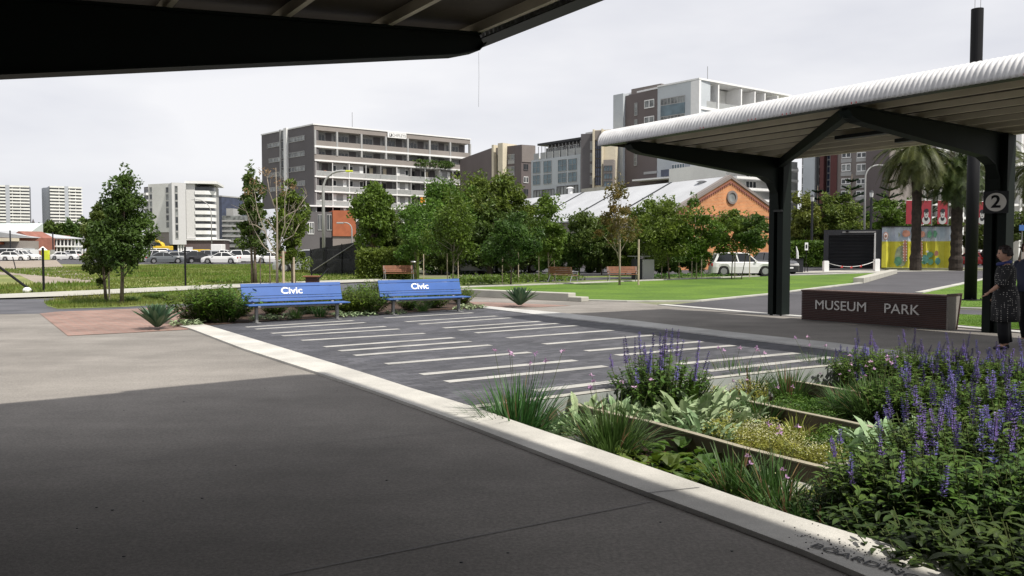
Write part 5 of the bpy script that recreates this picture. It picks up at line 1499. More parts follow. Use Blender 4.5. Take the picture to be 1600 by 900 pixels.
# Norfolk pines
def pine(px, top, bot, Y, hw, label, seed):
    b = V((*at_px(px, Y), 0)); zt = P(px, top, Y).z; zb = P(px, bot, Y).z; k = Y / FPX; rr = random.Random(seed)
    root = thing('norfolk_pine', label, 'pine tree', tuple(b), 'norfolk pines in front of the apartments')
    mb = MB(); mb.tube([b, V((b.x, b.y, zt))], [.28, .03], 7); mb.build('trunk', M['bark'], root, smooth=True)
    mb = MB(); nl = int((zt - zb) / .9)
    for i in range(nl):
        z = zb + (zt - zb) * (i / nl); w = hw * k * (1 - i / nl) ** .8 + .25
        for j in range(6):
            a = 2 * pi * j / 6 + i * .5; d = V((cos(a), sin(a), 0))
            p = V((b.x, b.y, z)); e = p + d * w + UP * (w * .28)
            for s in range(14):
                q = p.lerp(e, (s + 1) / 14) + UP * (.10 * w * ((s / 14) ** 2 - .3)); sd = V((-d.y, d.x, 0))
                ww = .34 * (1 - .45 * s / 14)
                mb.add([q - d * .12, q + sd * ww + UP * .10, q + d * .16, q - sd * ww + UP * .10], [(0, 1, 2, 3)])
                mb.add([q - d * .1, q + UP * .2, q + d * .14, q - UP * .05], [(0, 1, 2, 3)])
    mb.build('crown', M['leaf_pine'], root)
pine(1329, 272, 345, 104, 26, 'pointed dark pine in tiers left of the tall curved lamp', 1)
pine(1388, 274, 345, 106, 26, 'pointed dark pine in tiers at the corner of the mushroom coloured block', 2)
pine(1276, 290, 345, 108, 18, 'small dark pine tip rising from the olive trees', 3)
pine(1447, 262, 345, 108, 26, 'dark pine seen between the two palm trunks', 4)

# palms
def palm(px, base_y, cy, Y, R_, label, seed, tw=10, nf=70, droop=1.0):
    b = V((*at_px(px, Y), 0)); k = Y / FPX; rr = random.Random(seed); c = P(px, cy, Y)
    root = thing('palm_tree', label, 'palm tree', tuple(b), 'date palms beside the mural')
    mb = MB(); n = 26; rs = []; tr_ = tw * k
    for i in range(n + 1):
        t = i / n; z = -.05 + (c.z + .05) * t
        r0 = tr_ * (1.08 - .35 * t) if t < .12 else tr_ * (.86 + (.28 if t > .70 else 0) * min(1, (t - .70) / .1 if t > .7 else 0))
        r0 *= 1 + .05 * ((i % 2) * 2 - 1)
        rs.append([V((b.x + r0 * cos(2 * pi * j / 14) * (1 + .05 * rr.uniform(-1, 1)), b.y + r0 * sin(2 * pi * j / 14), z)) for j in range(14)])
    mb.rings(rs); mb.build('trunk', M['palm_bark'], root)
    mb = MB()
    for i in range(nf):
        a = rr.uniform(0, 2 * pi); el = rr.uniform(-.55, 1.25); L = R_ * k * rr.uniform(.8, 1.1)
        d = V((cos(a), sin(a), 0)); p = c + d * (tr_ * .7) + UP * rr.uniform(-.5, .4); v = (d * cos(el) + UP * sin(el)); sp = [p]; ns = 12
        for s in range(ns):
            v = (v + V((0, 0, -.20 * droop))).normalized(); p = p + v * (L / ns); sp.append(p)
        mb.tube(sp, [.05 - .045 * s / ns for s in range(ns + 1)], 4, False)
        for s in range(1, ns + 1):
            q = sp[s]; dv = (sp[s] - sp[s - 1]).normalized(); sd = dv.cross(UP)
            if sd.length < .05: sd = V((-d.y, d.x, 0))
            sd.normalize(); upn = sd.cross(dv); ll = .62 * (1 - .55 * abs(s / ns - .45)) * min(1, L / 3.2)
            for h in range(3):
                qq = sp[s - 1].lerp(q, (h + 1) / 3)
                for sg in (-1, 1):
                    e = qq + sd * sg * ll * .75 + dv * ll * .55 - UP * ll * .35 + upn * .06
                    mb.add([qq - dv * .035, qq + dv * .035, e], [(0, 1, 2)])
    mb.build('fronds', M['leaf_palm'], root)
palm(1431, 417, 240, 67, 66, 'nearer date palm whose straight scarred trunk stands in front of the mural', 11, 8.2, 150, .9)
palm(1494, 417, 262, 67, 62, 'second date palm with low hanging fronds just right of the mural', 12, 9.5, 150, .9)
palm(1622, 417, 262, 68, 58, 'date palm cut by the right edge of the picture', 13, 11, 70, .8)
palm(1545, 417, 225, 90, 60, 'date palm behind the numbered canopy post', 14, 9, 60, .8)

# ------------------------------------------------------------------ stakes beside the young trees
def stake(px, pb, pt, label, m='timber_pale', w=.05):
    b = G(px, pb); h = P(px, pt, b.y).z
    mb = MB(); mb.tube([b, b + UP * h], [w / 2 * 1.05, w / 2], 6)
    mb.build('tree_stake', M[m], label=label, cat='stake', group='timber stakes of the young trees')
for a in ((192.5, 476, 395, 'pale timber stake leaning on the right of the thicker verge trunk'), (171, 470, 420, 'grey timber stake between the two verge trunks', 'bark_pale'), (443, 448, 392, 'pale stake just right of the bare tree', 'timber_pale', .12), (459.5, 446, 402, 'thin pale stake second to the right of the bare tree', 'timber_pale', .09),
          (422, 446, 400, 'brown stake just left of the bare tree', 'bark'), (407, 446, 402, 'dark stake two left of the bare tree', 'bark'), (662, 438, 397, 'pale stake between the brown bench and the next young tree'),
          (699, 444, 396, 'pale stake left of the pink-brown trunk'), (716, 445, 396, 'pale stake right of the pink-brown trunk'), (785, 444, 402, 'pale stake left of the dark leaved young tree'),
          (810, 442, 394, 'pale stake right of the dark leaved young tree'), (842, 441, 398, 'pale stake left of the pointed young tree'), (866, 441, 402, 'pale stake right of the pointed young tree'),
          (997.5, 446, 374, 'tall pale stake on the lawn in front of the litter bin', 'timber_pale', .09), (1061, 436, 410, 'stake under the spreading green tree'), (1081, 435, 385, 'stake left of the white flecked tree'), (1096, 434, 400, 'stake right of the white flecked tree'),
          (1148, 435, 395, 'first thin stake in front of the white car'), (1171, 435, 395, 'second thin stake in front of the white car'), (1034, 436, 415, 'short stake right of the litter bin')):
    stake(*a)

# ------------------------------------------------------------------ fences
def mesh_fence():
    root = thing('mesh_fence', 'black shade cloth fence with a raking top left of the hedge', 'fence', tuple(G(560, 430)))
    a, b, c = G(486, 429.5), G(560, 430.5), V((*at_px(650, 62), 0))
    for (p, q, hp, hq) in ((a, b, P(486, 390, a.y).z, P(556, 378, b.y).z), (b, c, P(556, 376, b.y).z, P(640, 377, c.y).z)):
        d = q - p; n = V((-d.y, d.x, 0)).normalized() * .02; mb = MB()
        mb.hexa([p, q, q + n, p + n, p + UP * hp, q + UP * hq, q + n + UP * hq, p + n + UP * hp])
        mb.build('screen', screen_m, root)
        for k in range(4):
            s = p.lerp(q, k / 3); h = hp + (hq - hp) * k / 3; mb = MB(); mb.cyl(s - n * 2, s - n * 2 + UP * (h + .05), .035, 6); mb.build('post', M['black'], root)
    mb = MB(); mb.tube([b + UP * P(556, 376, b.y).z, V((*at_px(596, 55), P(596, 377, 55).z))], [.03, .03], 5); mb.tube([a + UP * .2 - V((0, .1, 0)), b + UP * 2.2 - V((0, .1, 0))], [.03, .03], 5); mb.build('rail', M['galv'], root)
# see-through woven cloth
sm, nt, bs, out = newmat('see_through_cloth')
bs.inputs['Base Color'].default_value = (.012, .013, .016, 1); bs.inputs['Roughness'].default_value = .9
tr = nt.nodes.new('ShaderNodeBsdfTransparent'); mxs = nt.nodes.new('ShaderNodeMixShader'); mxs.inputs[0].default_value = .86
nt.links.new(tr.outputs[0], mxs.inputs[1]); nt.links.new(bs.outputs[0], mxs.inputs[2]); nt.links.new(mxs.outputs[0], out.inputs[0])
screen_m = sm
mesh_fence()
for i, (px, pb, pt, lab) in enumerate(((68.5, 457, 387, 'thin black fence post nearest the left edge'), (290, 448, 386, 'thin black fence post in front of the parked cars'), (393.5, 443, 398, 'thin black fence post left of the bare tree'), (487, 438, 398, 'thin black fence post beside the mesh fence'))):
    b = G(px, pb); mb = MB(); mb.cyl(b, b + UP * P(px, pt, b.y).z, .045, 8); root = None
    if i == 0:
        r_ = thing('fence_post', lab + ' with a slanting stay', 'post', tuple(b), 'black posts along the field kerb'); mb.build('post', M['black'], r_)
        mb = MB(); mb.cyl(G(54, 458), V((*at_px(-6, b.y), P(-6, 414, b.y).z)), .05, 8); mb.build('stay', M['black'], r_)
    else: mb.build('fence_post', M['black'], label=lab, cat='post', group='black posts along the field kerb')
b = G(42.5, 458.5); mb = MB(); mb.ball(b + UP * .12, .15, 12, 8, (1, 1, .8)); mb.build('football', M['white'], label='white round ball lying against the field kerb at the fence stay', cat='ball')
b = V((*at_px(24, 70), 0)); mb = MB(); mb.tube([b + UP * 0, b + UP * .5 - V((.1, 0, 0)), b + UP * 1.1 - V((.25, 0, 0))], .04, 6); mb.build('bollard', M['near_black'], label='thin leaning dark post on the dirt track', cat='post')

# ------------------------------------------------------------------ park furniture
tb = Proto(make_bench('timber_bench', M['timber_seat'], M['rim'], 1.9, False))
for (px, py, rz, sc_, lab) in ((622, 438, .35, .86, 'brown timber park bench with metal arms behind the right blue bench'), (876, 442, pi / 2 + .75, .85, 'brown timber park bench seen from its end beyond the lawn tip'), (972, 440, .1, .84, 'brown timber park bench beside the litter bin')):
    g = G(px, py); tb.put((g.x, g.y, .012), rz, sc_, lab, 'brown benches around the lawn')
root = thing('litter_bin', 'grey and charcoal litter bin cabinet with a small flat roof beside the bench', 'litter bin', tuple(G(1006, 437)))
g = G(1006, 437); k = g.y / FPX
mb = MB(); mb.obox(g + V((-.55, 0, 0)), V((.45, .05, 0)), V((-.06, .6, 0)), UP * 1.15); mb.build('side_panel', M['near_black'], root, bevel=.01)
mb = MB(); mb.obox(g + V((-.08, .05, 0)), V((.66, -.02, 0)), V((0, .6, 0)), UP * 1.12); mb.build('door', M['panel_grey'], root, bevel=.01)
mb = MB(); mb.obox(g + V((-.75, -.05, 1.28)), V((1.1, .05, 0)), V((-.06, .8, 0)), UP * .04); mb.obox(g + V((-.5, .1, 1.15)), V((.04, 0, 0)), V((0, .04, 0)), UP * .13); mb.obox(g + V((-.15, .4, 1.15)), V((.04, 0, 0)), V((0, .04, 0)), UP * .13); mb.build('roof', M['galv'], root)
# timber box planter / drinking fountain behind the left blue bench
g = G(486, 447.5); root = thing('timber_box', 'dark brown timber box seat with a flat lid behind the left blue bench', 'box', tuple(g))
mb = MB(); mb.obox(g + V((-.25, 0, 0)), V((.52, 0, 0)), V((0, .5, 0)), UP * .42); mb.build('body', M['timber_dark'], root)
mb = MB(); mb.obox(g + V((-.36, -.08, .425)), V((.72, 0, 0)), V((0, .66, 0)), UP * .05); mb.build('lid', M['timber_seat'], root)
mb = MB(); mb.tube([g + V((.3, .1, .3)), g + V((.75, .2, .8))], [.03, .03], 6); mb.build('handle', M['near_black'], root)
g = G(646, 438); root = thing('drinking_fountain', 'slim post with a small silver bowl right of the brown bench', 'fountain', tuple(g))
mb = MB(); mb.cyl(g, g + UP * .95, .04, 8); mb.build('post', M['near_black'], root)
mb = MB(); mb.ball(g + UP * 1.0, .13, 10, 6, (1.2, 1, .5)); mb.build('bowl', M['rim'], root)

# bollards with a chain
gA, gB = G(1290, 424.5), V((*at_px(1370, 65), 0))
hb = []
for (g, pt, lab) in ((gA, 407, 'left white bollard carrying the chain before the louvred enclosure'), (gB, 404, 'right white bollard carrying the chain before the louvred enclosure')):
    root = thing('bollard', lab, 'bollard', tuple(g), 'white bollards before the enclosure'); h = P(1300, pt, g.y).z; hb.append(h)
    mb = MB(); mb.cbox(g, .38, .38, h - .06); mb.build('post', M['white'], root, bevel=.02)
    mb = MB(); mb.cbox(g + UP * (h - .06), .30, .30, .06); mb.build('cap', M['panel_grey'], root)
root = thing('barrier_chain', 'sagging grey chain with red tags hung between the two white bollards', 'chain', tuple((gA + gB) / 2))
mb = MB(); pts = []
for k in range(17):
    t = k / 16; p = gA.lerp(gB, t) + UP * (hb[0] * .85 + (hb[1] * .85 - hb[0] * .85) * t - .42 * (1 - (2 * t - 1) ** 2)); pts.append(p)
mb.tube(pts, .03, 6); mb.build('chain', M['galv'], root)
for k in (5, 8, 11):
    mb = MB(); mb.cbox(pts[k] - UP * .12, .16, .05, .16); mb.build('tag', M['red'], root)
# dark planter box, feather signs, info post at 1243..1262
g = V((*at_px(1244, 62), 0)); root = thing('planter_box', 'square black planter box by the lawn edge right of the first canopy post', 'planter', tuple(g))
mb = MB(); mb.cbox(g, .82, .82, P(1244, 405, 62).z + .02); mb.build('body', M['near_black'], root, bevel=.02)
mb = MB(); mb.cbox(g + UP * (P(1244, 405, 62).z - .02), .88, .88, .06); mb.build('rim', M['black'], root)
g = V((*at_px(1246.5, 63), 0)); mb = MB(); mb.tube([g + UP * .7, g + UP * 1.5 + V((-.03, 0, 0)), g + UP * 1.95 + V((-.12, 0, 0))], [.09, .08, .02], 6); mb.build('fibreglass_reed', M['white'], label='white blade shaped marker rising behind the black planter box', cat='marker')
g = V((*at_px(1234, 63), 0)); root = thing('folding_chair', 'white metal chair half hidden at the edge of the first canopy post', 'chair', tuple(g))
mb = MB(); mb.obox(g + V((-.2, 0, .45)), V((.42, 0, 0)), V((0, .4, 0)), UP * .03); mb.build('seat', M['white'], root)
mb = MB(); mb.obox(g + V((-.2, .4, .5)), V((.42, 0, 0)), V((0, .12, .55)), UP * .03); mb.build('backrest', M['white'], root)
for dx in (-.18, .18):
    for dy in (.03, .38): mb = MB(); mb.cyl(g + V((dx, dy, 0)), g + V((dx, dy, .45)), .015, 5); mb.build('leg', M['white'], root)
g = V((*at_px(1260, 63), 0)); root = thing('notice_post', 'small white notice on a black frame left of the louvred enclosure', 'sign', tuple(g))
z0, z1 = P(1260, 391, 63).z, P(1260, 379, 63).z
mb = MB(); mb.cbox(g + UP * z0, .24, .03, z1 - z0); mb.build('board', M['white'], root)
mb = MB(); mb.cbox(g + V((0, -.03, z0 + .15)), .12, .01, .28); mb.build('printed_mark', M['near_black'], root)
mb = MB(); mb.tube([g + V((-.12, 0, 0)), g + V((0, .02, 1.0)), g + V((.12, 0, 0))], .03, 6); mb.cyl(g + UP * .9, g + UP * z0, .025, 6); mb.build('stand', M['black'], root)

# ------------------------------------------------------------------ enclosures
Y0 = 75.0
F = Face(at_px(1287, Y0 + 1.5), at_px(1377.5, Y0 - 1))
zt = F.z(1330, 359)
root = thing('louvred_enclosure', 'charcoal enclosure with horizontal louvres and a white downpipe left of the mural', 'enclosure', tuple(F.pt(F.L / 2, 0)))
block(root, 'body', M['near_black'], foot(F, 4, .35), 0, zt - .1)
mb = MB(); F.box(mb, 0, F.u(1294.5), 0, zt, -.35, .05); F.box(mb, F.u(1369), F.L, 0, zt, -.35, .05); F.box(mb, F.u(1294.6), F.u(1368.9), F.z(1330, 367.5), zt, -.35, .05)
mb.build('frame', mat('enclosure_frame', (.035, .037, .043), var=.1), root)
zb_ = .12; zt_ = F.z(1330, 368)
for k in range(22):
    z = zb_ + (zt_ - zb_) * k / 22; mb = MB(); dz = (zt_ - zb_) / 22
    u0_, u1_ = F.u(1294.7), F.u(1368.8)
    mb.hexa([F.pt(u0_, z, .02), F.pt(u1_, z, .02), F.pt(u1_, z + dz * .55, -.16), F.pt(u0_, z + dz * .55, -.16), F.pt(u0_, z + .02, .03), F.pt(u1_, z + .02, .03), F.pt(u1_, z + dz * .6, -.15), F.pt(u0_, z + dz * .6, -.15)])
    mb.build('louvre', mat('louvre_metal', (.05, .053, .06), rough=.4, var=.1) if k == 0 else bpy.data.materials['louvre_metal'], root)
mb = MB(); F.box(mb, F.u(1366), F.u(1368.4), .9, F.z(1367, 364), .05, .16); mb.build('downpipe', M['white'], root)
mb = MB(); F.box(mb, F.u(1322), F.u(1326), F.z(1324, 363), F.z(1324, 360.5), .06, .3); mb.build('flood_light', M['black'], root)
mb = MB(); F.box(mb, F.u(1316), F.u(1368), F.z(1340, 363.5), F.z(1340, 361.5), .05, .1); mb.build('sign_rail', M['panel_grey'], root)

F = Face(at_px(1377.8, Y0 - 1), at_px(1490, Y0 - 3.5))
zt = F.z(1430, 354.5); zm = F.z(1430, 377)
root = thing('mural_enclosure', 'folded metal enclosure painted with a yellow field, blue sky and green plants', 'enclosure', tuple(F.pt(F.L / 2, 0)))
# folded panels
m_, nt, b_, out = newmat('mural_paint')
tcn = nt.nodes.new('ShaderNodeTexCoord'); sp = nt.nodes.new('ShaderNodeSeparateXYZ'); nt.links.new(tcn.outputs['Object'], sp.inputs[0])
gt = nt.nodes.new('ShaderNodeMath'); gt.operation = 'GREATER_THAN'; gt.inputs[1].default_value = zm
nt.links.new(sp.outputs[2], gt.inputs[0])
yl = ramp(nt, noise(nt, tcn.outputs['Object'], 1.2), .3, (.50, .47, .03), .7, (.66, .61, .06))
bl2 = ramp(nt, noise(nt, tcn.outputs['Object'], .9), .3, (.34, .42, .54), .7, (.62, .67, .72))
nt.links.new(mixc(nt, gt.outputs[0], yl, bl2), b_.inputs['Base Color']); b_.inputs['Roughness'].default_value = .5
mb = MB(); N_ = 16; pts = []
for k in range(N_ + 1):
    u = F.L * k / N_; d = (.10, .10, -.12, .10, .12, .04, .10, -.02, .12, -.1, .1, -.14, .10, -.1, -.14, .12, .10)[k]
    pts.append(F.pt(u, 0, d))
pl = pts + [F.pt(F.L, 0, -3), F.pt(0, 0, -3)]
mb.prism([(p.x, p.y) for p in pl], .12, zt); mb.build('painted_panels', m_, root)
mb = MB(); mb.prism([(p.x, p.y) for p in [F.pt(-.05, 0, .2), F.pt(F.L + .05, 0, .2), F.pt(F.L + .05, 0, -3.1), F.pt(-.05, 0, -3.1)]], zt, zt + .08); mb.build('top_edge', M['near_black'], root)
def blob(cx, cy, rx, ry, m, name, n=20, jag=.0, d=.16):
    c = V(F.uz(cx, cy)); k = F.L / (1490 - 1377.8); mb = MB(); rr = random.Random(int(cx * 7 + cy))
    ps = [F.pt(c.x + rx * k * cos(2 * pi * q / n) * (1 + rr.uniform(-jag, jag)), c.y + ry * k * sin(2 * pi * q / n) * (1 + rr.uniform(-jag, jag)), d) for q in range(n)]
    mb.extr(ps, -F.n * .03); mb.build(name, m, root)
mg = mat('mural_green', (.10, .26, .16), var=.3, scale=3); mo = mat('mural_orange', (.45, .22, .16), var=.3, scale=3); mgy = mat('mural_sage', (.26, .30, .20), var=.3, scale=3); mt_ = mat('mural_teal', (.10, .27, .24), var=.3, scale=3)
blob(1384, 369, 4.2, 7, mo, 'ring_emblem'); blob(1384, 369, 3.2, 5.6, M['white'], 'ring_centre', d=.18); blob(1384, 369, 2.0, 3, mo, 'ring_mark', jag=.3, d=.2)
blob(1408, 400, 10, 18, mgy, 'painted_hill', jag=.08); blob(1403, 408, 6, 8, mg, 'painted_bush', jag=.15, d=.18)
blob(1416, 365, 6.5, 6, mo, 'painted_flower', jag=.1, d=.19); blob(1440, 366, 5.5, 6, mo, 'painted_flower', jag=.1, d=.19)
blob(1405, 367, 2.0, 5.5, mgy, 'painted_sail', n=3, d=.18)
blob(1414, 392, 3.4, 19, mo, 'painted_path', d=.175); blob(1438, 392, 3.6, 19, mo, 'painted_path', d=.175)
for s in (1411.5, 1416.5, 1436, 1441):
    for q in range(8): blob(s, 376 + q * 4.4, .8, .9, M['white'], 'painted_dot', n=6, d=.2)
blob(1452, 366, 4, 7, mg, 'painted_leaf', n=5, jag=.3); blob(1461, 365, 3, 7, mg, 'painted_leaf', n=5, jag=.3)
for (x, y, a, b2, mm) in ((1446, 405, 5, 8, mt_), (1453, 398, 5, 5, mg), (1454, 409, 4, 5, mg), (1465, 408, 4, 6, mt_), (1463, 396, 3, 5, mo), (1449, 393, 2, 2, M['white']), (1443, 410, 3, 3, mg)): blob(x, y, a, b2, mm, 'painted_plant', jag=.15, d=.17)

# ------------------------------------------------------------------ banners
def banner(px, Y, l, r, t, b_, label, face=True):
    g = V((*at_px(px, Y), 0)); root = thing('banner', label, 'banner', tuple(g), 'red banners on poles')
    x0, x1 = at_px(l, Y)[0], at_px(r, Y)[0]; zt, zb = P(px, t, Y).z, P(px, b_, Y).z
    mb = MB(); mb.box((x0, Y - .02, zb), (x1, Y + .02, zt)); mb.build('cloth', M['red_banner'], root)
    if face:
        cx = (x0 + x1) / 2; w = x1 - x0; h = zt - zb
        def el(cx_, cz, rx, rz, m, name, d):
            mb = MB(); mb.extr([V((cx_ + rx * cos(2 * pi * k / 16), Y - .02 - d, cz + rz * sin(2 * pi * k / 16))) for k in range(16)], V((0, .01, 0))); mb.build(name, m, root)
        el(cx, zb + h * .16, w * .40, h * .17, M['panel_grey'], 'printed_shoulders', .012)
        el(cx, zb + h * .24, w * .20, h * .11, M['near_black'], 'printed_collar', .02)
        el(cx, zb + h * .44, w * .22, h * .19, M['panel_grey'], 'printed_face', .03)
        el(cx, zb + h * .56, w * .23, h * .09, M['near_black'], 'printed_hair', .04)
        el(cx - w * .08, zb + h * .45, w * .04, h * .02, M['near_black'], 'printed_eye', .045); el(cx + w * .08, zb + h * .45, w * .04, h * .02, M['near_black'], 'printed_eye', .045)
        el(cx, zb + h * .35, w * .08, h * .015, M['near_black'], 'printed_mouth', .045)
    mb = MB(); mb.cyl(g + V((x1 - g.x + .06, 0, 0)), V((x1 + .06, Y, zt + .1)), .05, 6); mb.build('pole', M['galv'], root)
    mb = MB(); mb.cyl(V((x0, Y, zt)), V((x1 + .06, Y, zt)), .03, 5); mb.build('arm', M['galv'], root)
banner(1420, 84, 1414.5, 1427, 313, 350, 'leftmost red banner half hidden behind the nearer palm trunk', False)
banner(1447, 84, 1438, 1453.5, 313, 350, 'red banner with a printed grey portrait just right of the nearer palm trunk')
banner(1472, 84, 1463.5, 1479, 313, 350, 'red banner with a printed grey portrait left of the second palm trunk')
banner(1533, 84, 1525, 1541, 315, 350, 'red banner with a printed figure beside the numbered canopy post')

# ------------------------------------------------------------------ lamps
def curved_lamp(px, pb, pt, Y, reach, label, m='galv', r0=.09, head=True, col=None):
    g = V((*at_px(px, Y), 0)); zt = P(px, pt, Y).z
    root = thing('street_lamp', label, 'street lamp', tuple(g)); s = 1 if reach > 0 else -1; a = abs(reach)
    rad = min(a * .8, zt * .25)
    mb = MB(); pts = [g, g + UP * (zt - rad)] + [g + V((s * rad * (1 - cos(t)), 0, zt - rad + rad * sin(t))) for t in [pi / 2 * k / 6 for k in range(1, 7)]] + [g + V((s * a, 0, zt))]
    mb.tube(pts, [r0, r0 * .75] + [r0 * .6] * 6 + [r0 * .5], 8); mb.build('pole', M[m], root, smooth=True)
    mb = MB(); e = pts[-1]; mb.obox(e + V((0 if s > 0 else -.5, -.10, -.08)), V((.5, 0, 0)), V((0, .20, 0)), UP * .12); mb.build('lamp_head', M[col or m], root, bevel=.03)
def at_px_w(px0, px1, Y): return (px1 - px0) * Y / FPX
curved_lamp(506, 388, 267, 58, at_px_w(506, 541, 58), 'tall pale street lamp with a yellow-topped head in front of the grey block', 'panel_grey', .13, col='hivis')
curved_lamp(550, 378, 348, 62, -at_px_w(536, 549, 62), 'short curved street lamp just above the mesh fence', 'panel_grey', .07)
curved_lamp(1350, 358, 258, 80, at_px_w(1350, 1374, 80), 'tall curved grey street lamp rising behind the louvred enclosure', 'panel_grey', .11)
curved_lamp(331, 410, 312, 180, -at_px_w(304, 331, 180), 'street lamp with a long arm in front of the curved balconies', 'panel_grey', .14)
for (px, pt, Y, lab) in ((1360, 297, 88, 'black lantern post with a round cap next to the tall curved lamp'), (1268, 304, 92, 'black lantern post half sunk in the olive trees')):
    g = V((*at_px(px, Y), 0)); zt = P(px, pt, Y).z; root = thing('lantern_post', lab, 'lantern', tuple(g), 'lantern posts in the trees')
    mb = MB(); mb.cyl(g, g + UP * (zt - .75), .13, 8); mb.build('post', M['near_black'], root)
    mb = MB(); mb.cyl(g + UP * (zt - .75), g + UP * (zt - .25), (.16, .24), 8); mb.build('lantern', M['lamp_white'], root)
    mb = MB(); mb.cyl(g + UP * (zt - .25), g + UP * zt, (.28, .05), 8); mb.build('cap', M['near_black'], root)
for (px, pt, pb, Y, lab) in ((16.5, 360, 400, 150, 'thin dark lamp pole at far left before the brick building'), (83, 363, 395, 160, 'thin dark lamp pole before the long grey roof'), (131, 357, 395, 150, 'pale mast left of the verge trees')):
    g = V((*at_px(px, Y), 0)); mb = MB(); mb.cyl(g, g + UP * P(px, pt, Y).z, .12, 6); mb.build('pole', M['near_black'] if px < 100 else M['galv'], label=lab, cat='pole')

# ------------------------------------------------------------------ vehicles
def car_proto(style, paint, name='parked_car'):
    """built along +x (front), centre at the origin"""
    S = {'suv': dict(L=4.65, W=1.80, H=1.70, hood=1.05, belt=1.02, a=(.95, .25), c=(-2.05, -1.75), rw=.36, clear=.22),
         'sedan': dict(L=4.55, W=1.76, H=1.43, hood=.92, belt=.92, a=(.95, .15), c=(-1.75, -.95), rw=.32, clear=.17),
         'hatch': dict(L=3.95, W=1.70, H=1.50, hood=.95, belt=.95, a=(.95, .25), c=(-1.85, -1.35), rw=.31, clear=.17),
         'ute': dict(L=5.0, W=1.82, H=1.75, hood=1.08, belt=1.05, a=(.95, .35), c=(-.75, -.60), rw=.37, clear=.25),
         'van': dict(L=4.9, W=1.85, H=2.0, hood=1.15, belt=1.15, a=(1.75, 1.15), c=(-2.40, -2.30), rw=.34, clear=.2)}[style]
    L, Wd, Hh = S['L'], S['W'], S['H']; root = thing(name, None, 'car'); cl = S['clear']; be = S['belt']; x0, x1 = -L / 2, L / 2
    prof = [(x0, .48), (x0 + .05, be * .72), (x0 + .10, be * .96), (S['c'][0], be), (S['a'][0], be), (x1 - .55, S['hood'] * .95), (x1 - .12, S['hood'] * .78), (x1, .58), (x1 - .02, .32)]
    if style == 'ute': prof[2] = (x0 + .06, be * .95)
    xs = sorted(set([round(x0 + (x1 - x0) * k / 44, 3) for k in range(45)]))
    def top(x):
        P_ = [p for p in prof]
        for (xa, za), (xb, zb) in zip(P_, P_[1:]):
            if xa <= x <= xb and xb > xa: return za + (zb - za) * (x - xa) / (xb - xa)
        return .5
    wx = (x0 + .85, x1 - .88); rw = S['rw']
    def bot(x):
        z = cl
        for w in wx:
            if abs(x - w) < rw + .05: z = max(z, min(be * .72, rw + sqrt(max(0, (rw + .05) ** 2 - (x - w) ** 2))))
        return z
    mb = MB(); rs = []
    for x in xs:
        e = min(1, (x - x0) / .35, (x1 - x) / .45); hw = Wd / 2 * (.80 + .20 * sqrt(max(0, e))); zt, zb = top(x), bot(x); zt = max(zt, zb + .05)
        zm = zb + (zt - zb) * .55
        rs.append([V((x, -hw * .96, zb)), V((x, -hw, zm)), V((x, -hw * .97, zt - .05)), V((x, -hw * .90, zt)), V((x, 0, zt + .025)), V((x, hw * .90, zt)), V((x, hw * .97, zt - .05)), V((x, hw, zm)), V((x, hw * .96, zb)), V((x, 0, cl))])
    mb.rings(rs)
    # roof and pillars
    (a0, a1), (c0, c1) = S['a'], S['c']; hw = Wd / 2 * .90; hr = Wd / 2 * .74
    if style == 'ute':
        mb.box((x0 + .08, -hw, be), (c0 - .08, -hw + .06, be + .02)); 
    zr_ = Hh
    rs = []
    for x, z, w in ((c1 - .12, zr_ - .10, hr), (c1 + .1, zr_ - .02, hr), ((a1 + c1) / 2, zr_ + .0, hr), (a1 - .2, zr_ - .02, hr), (a1 + .08, zr_ - .08, hr)):
        rs.append([V((x, -w * 1.02, z - .06)), V((x, -w * .94, z)), V((x, w * .94, z)), V((x, w * 1.02, z - .06)), V((x, w * .9, z - .09)), V((x, -w * .9, z - .09))])
    mb.rings(rs)
    for sg in (-1, 1):
        for (xb, xt, w) in ((a0, a1, .07), (c0, c1, .13), ((a0 + c0) / 2 * .9 + .1, (a1 + c1) / 2 * .9 + .1, .07)):
            mb.hexa([V((xb - w, sg * hw, be - .02)), V((xb + w * .3, sg * hw, be - .02)), V((xb + w * .3, sg * (hw - .05), be - .02)), V((xb - w, sg * (hw - .05), be - .02)),
                     V((xt - w, sg * hr * 1.02, zr_ - .07)), V((xt + w * .3, sg * hr * 1.02, zr_ - .07)), V((xt + w * .3, sg * (hr - .05), zr_ - .07)), V((xt - w, sg * (hr - .05), zr_ - .07))])
    mb.build('body', paint, root, smooth=False)
    # glasshouse set just inside the pillars
    mb = MB(); i = .025
    mb.hexa([V((c0 + .0, -hw + i, be - .02)), V((a0 - .02, -hw + i, be - .02)), V((a0 - .02, hw - i, be - .02)), V((c0 + .0, hw - i, be - .02)),
             V((c1 - .0, -hr + i, zr_ - .085)), V((a1 - .0, -hr + i, zr_ - .085)), V((a1 - .0, hr - i, zr_ - .085)), V((c1, hr - i, zr_ - .085))])
    mb.build('windows', M['car_glass'], root)
    for w in wx:
        for sg in (-1, 1):
            mb = MB(); y = sg * (Wd / 2 - .11); mb.cyl(V((w, y - .10, rw)), V((w, y + .10, rw)), rw, 20); wh = mb.build('wheel', M['tyre'], root)
            mb = MB(); mb.cyl(V((w, y + sg * .085, rw)), V((w, y + sg * .108, rw)), rw * .64, 12); mb.build('rim', M['rim'], wh)
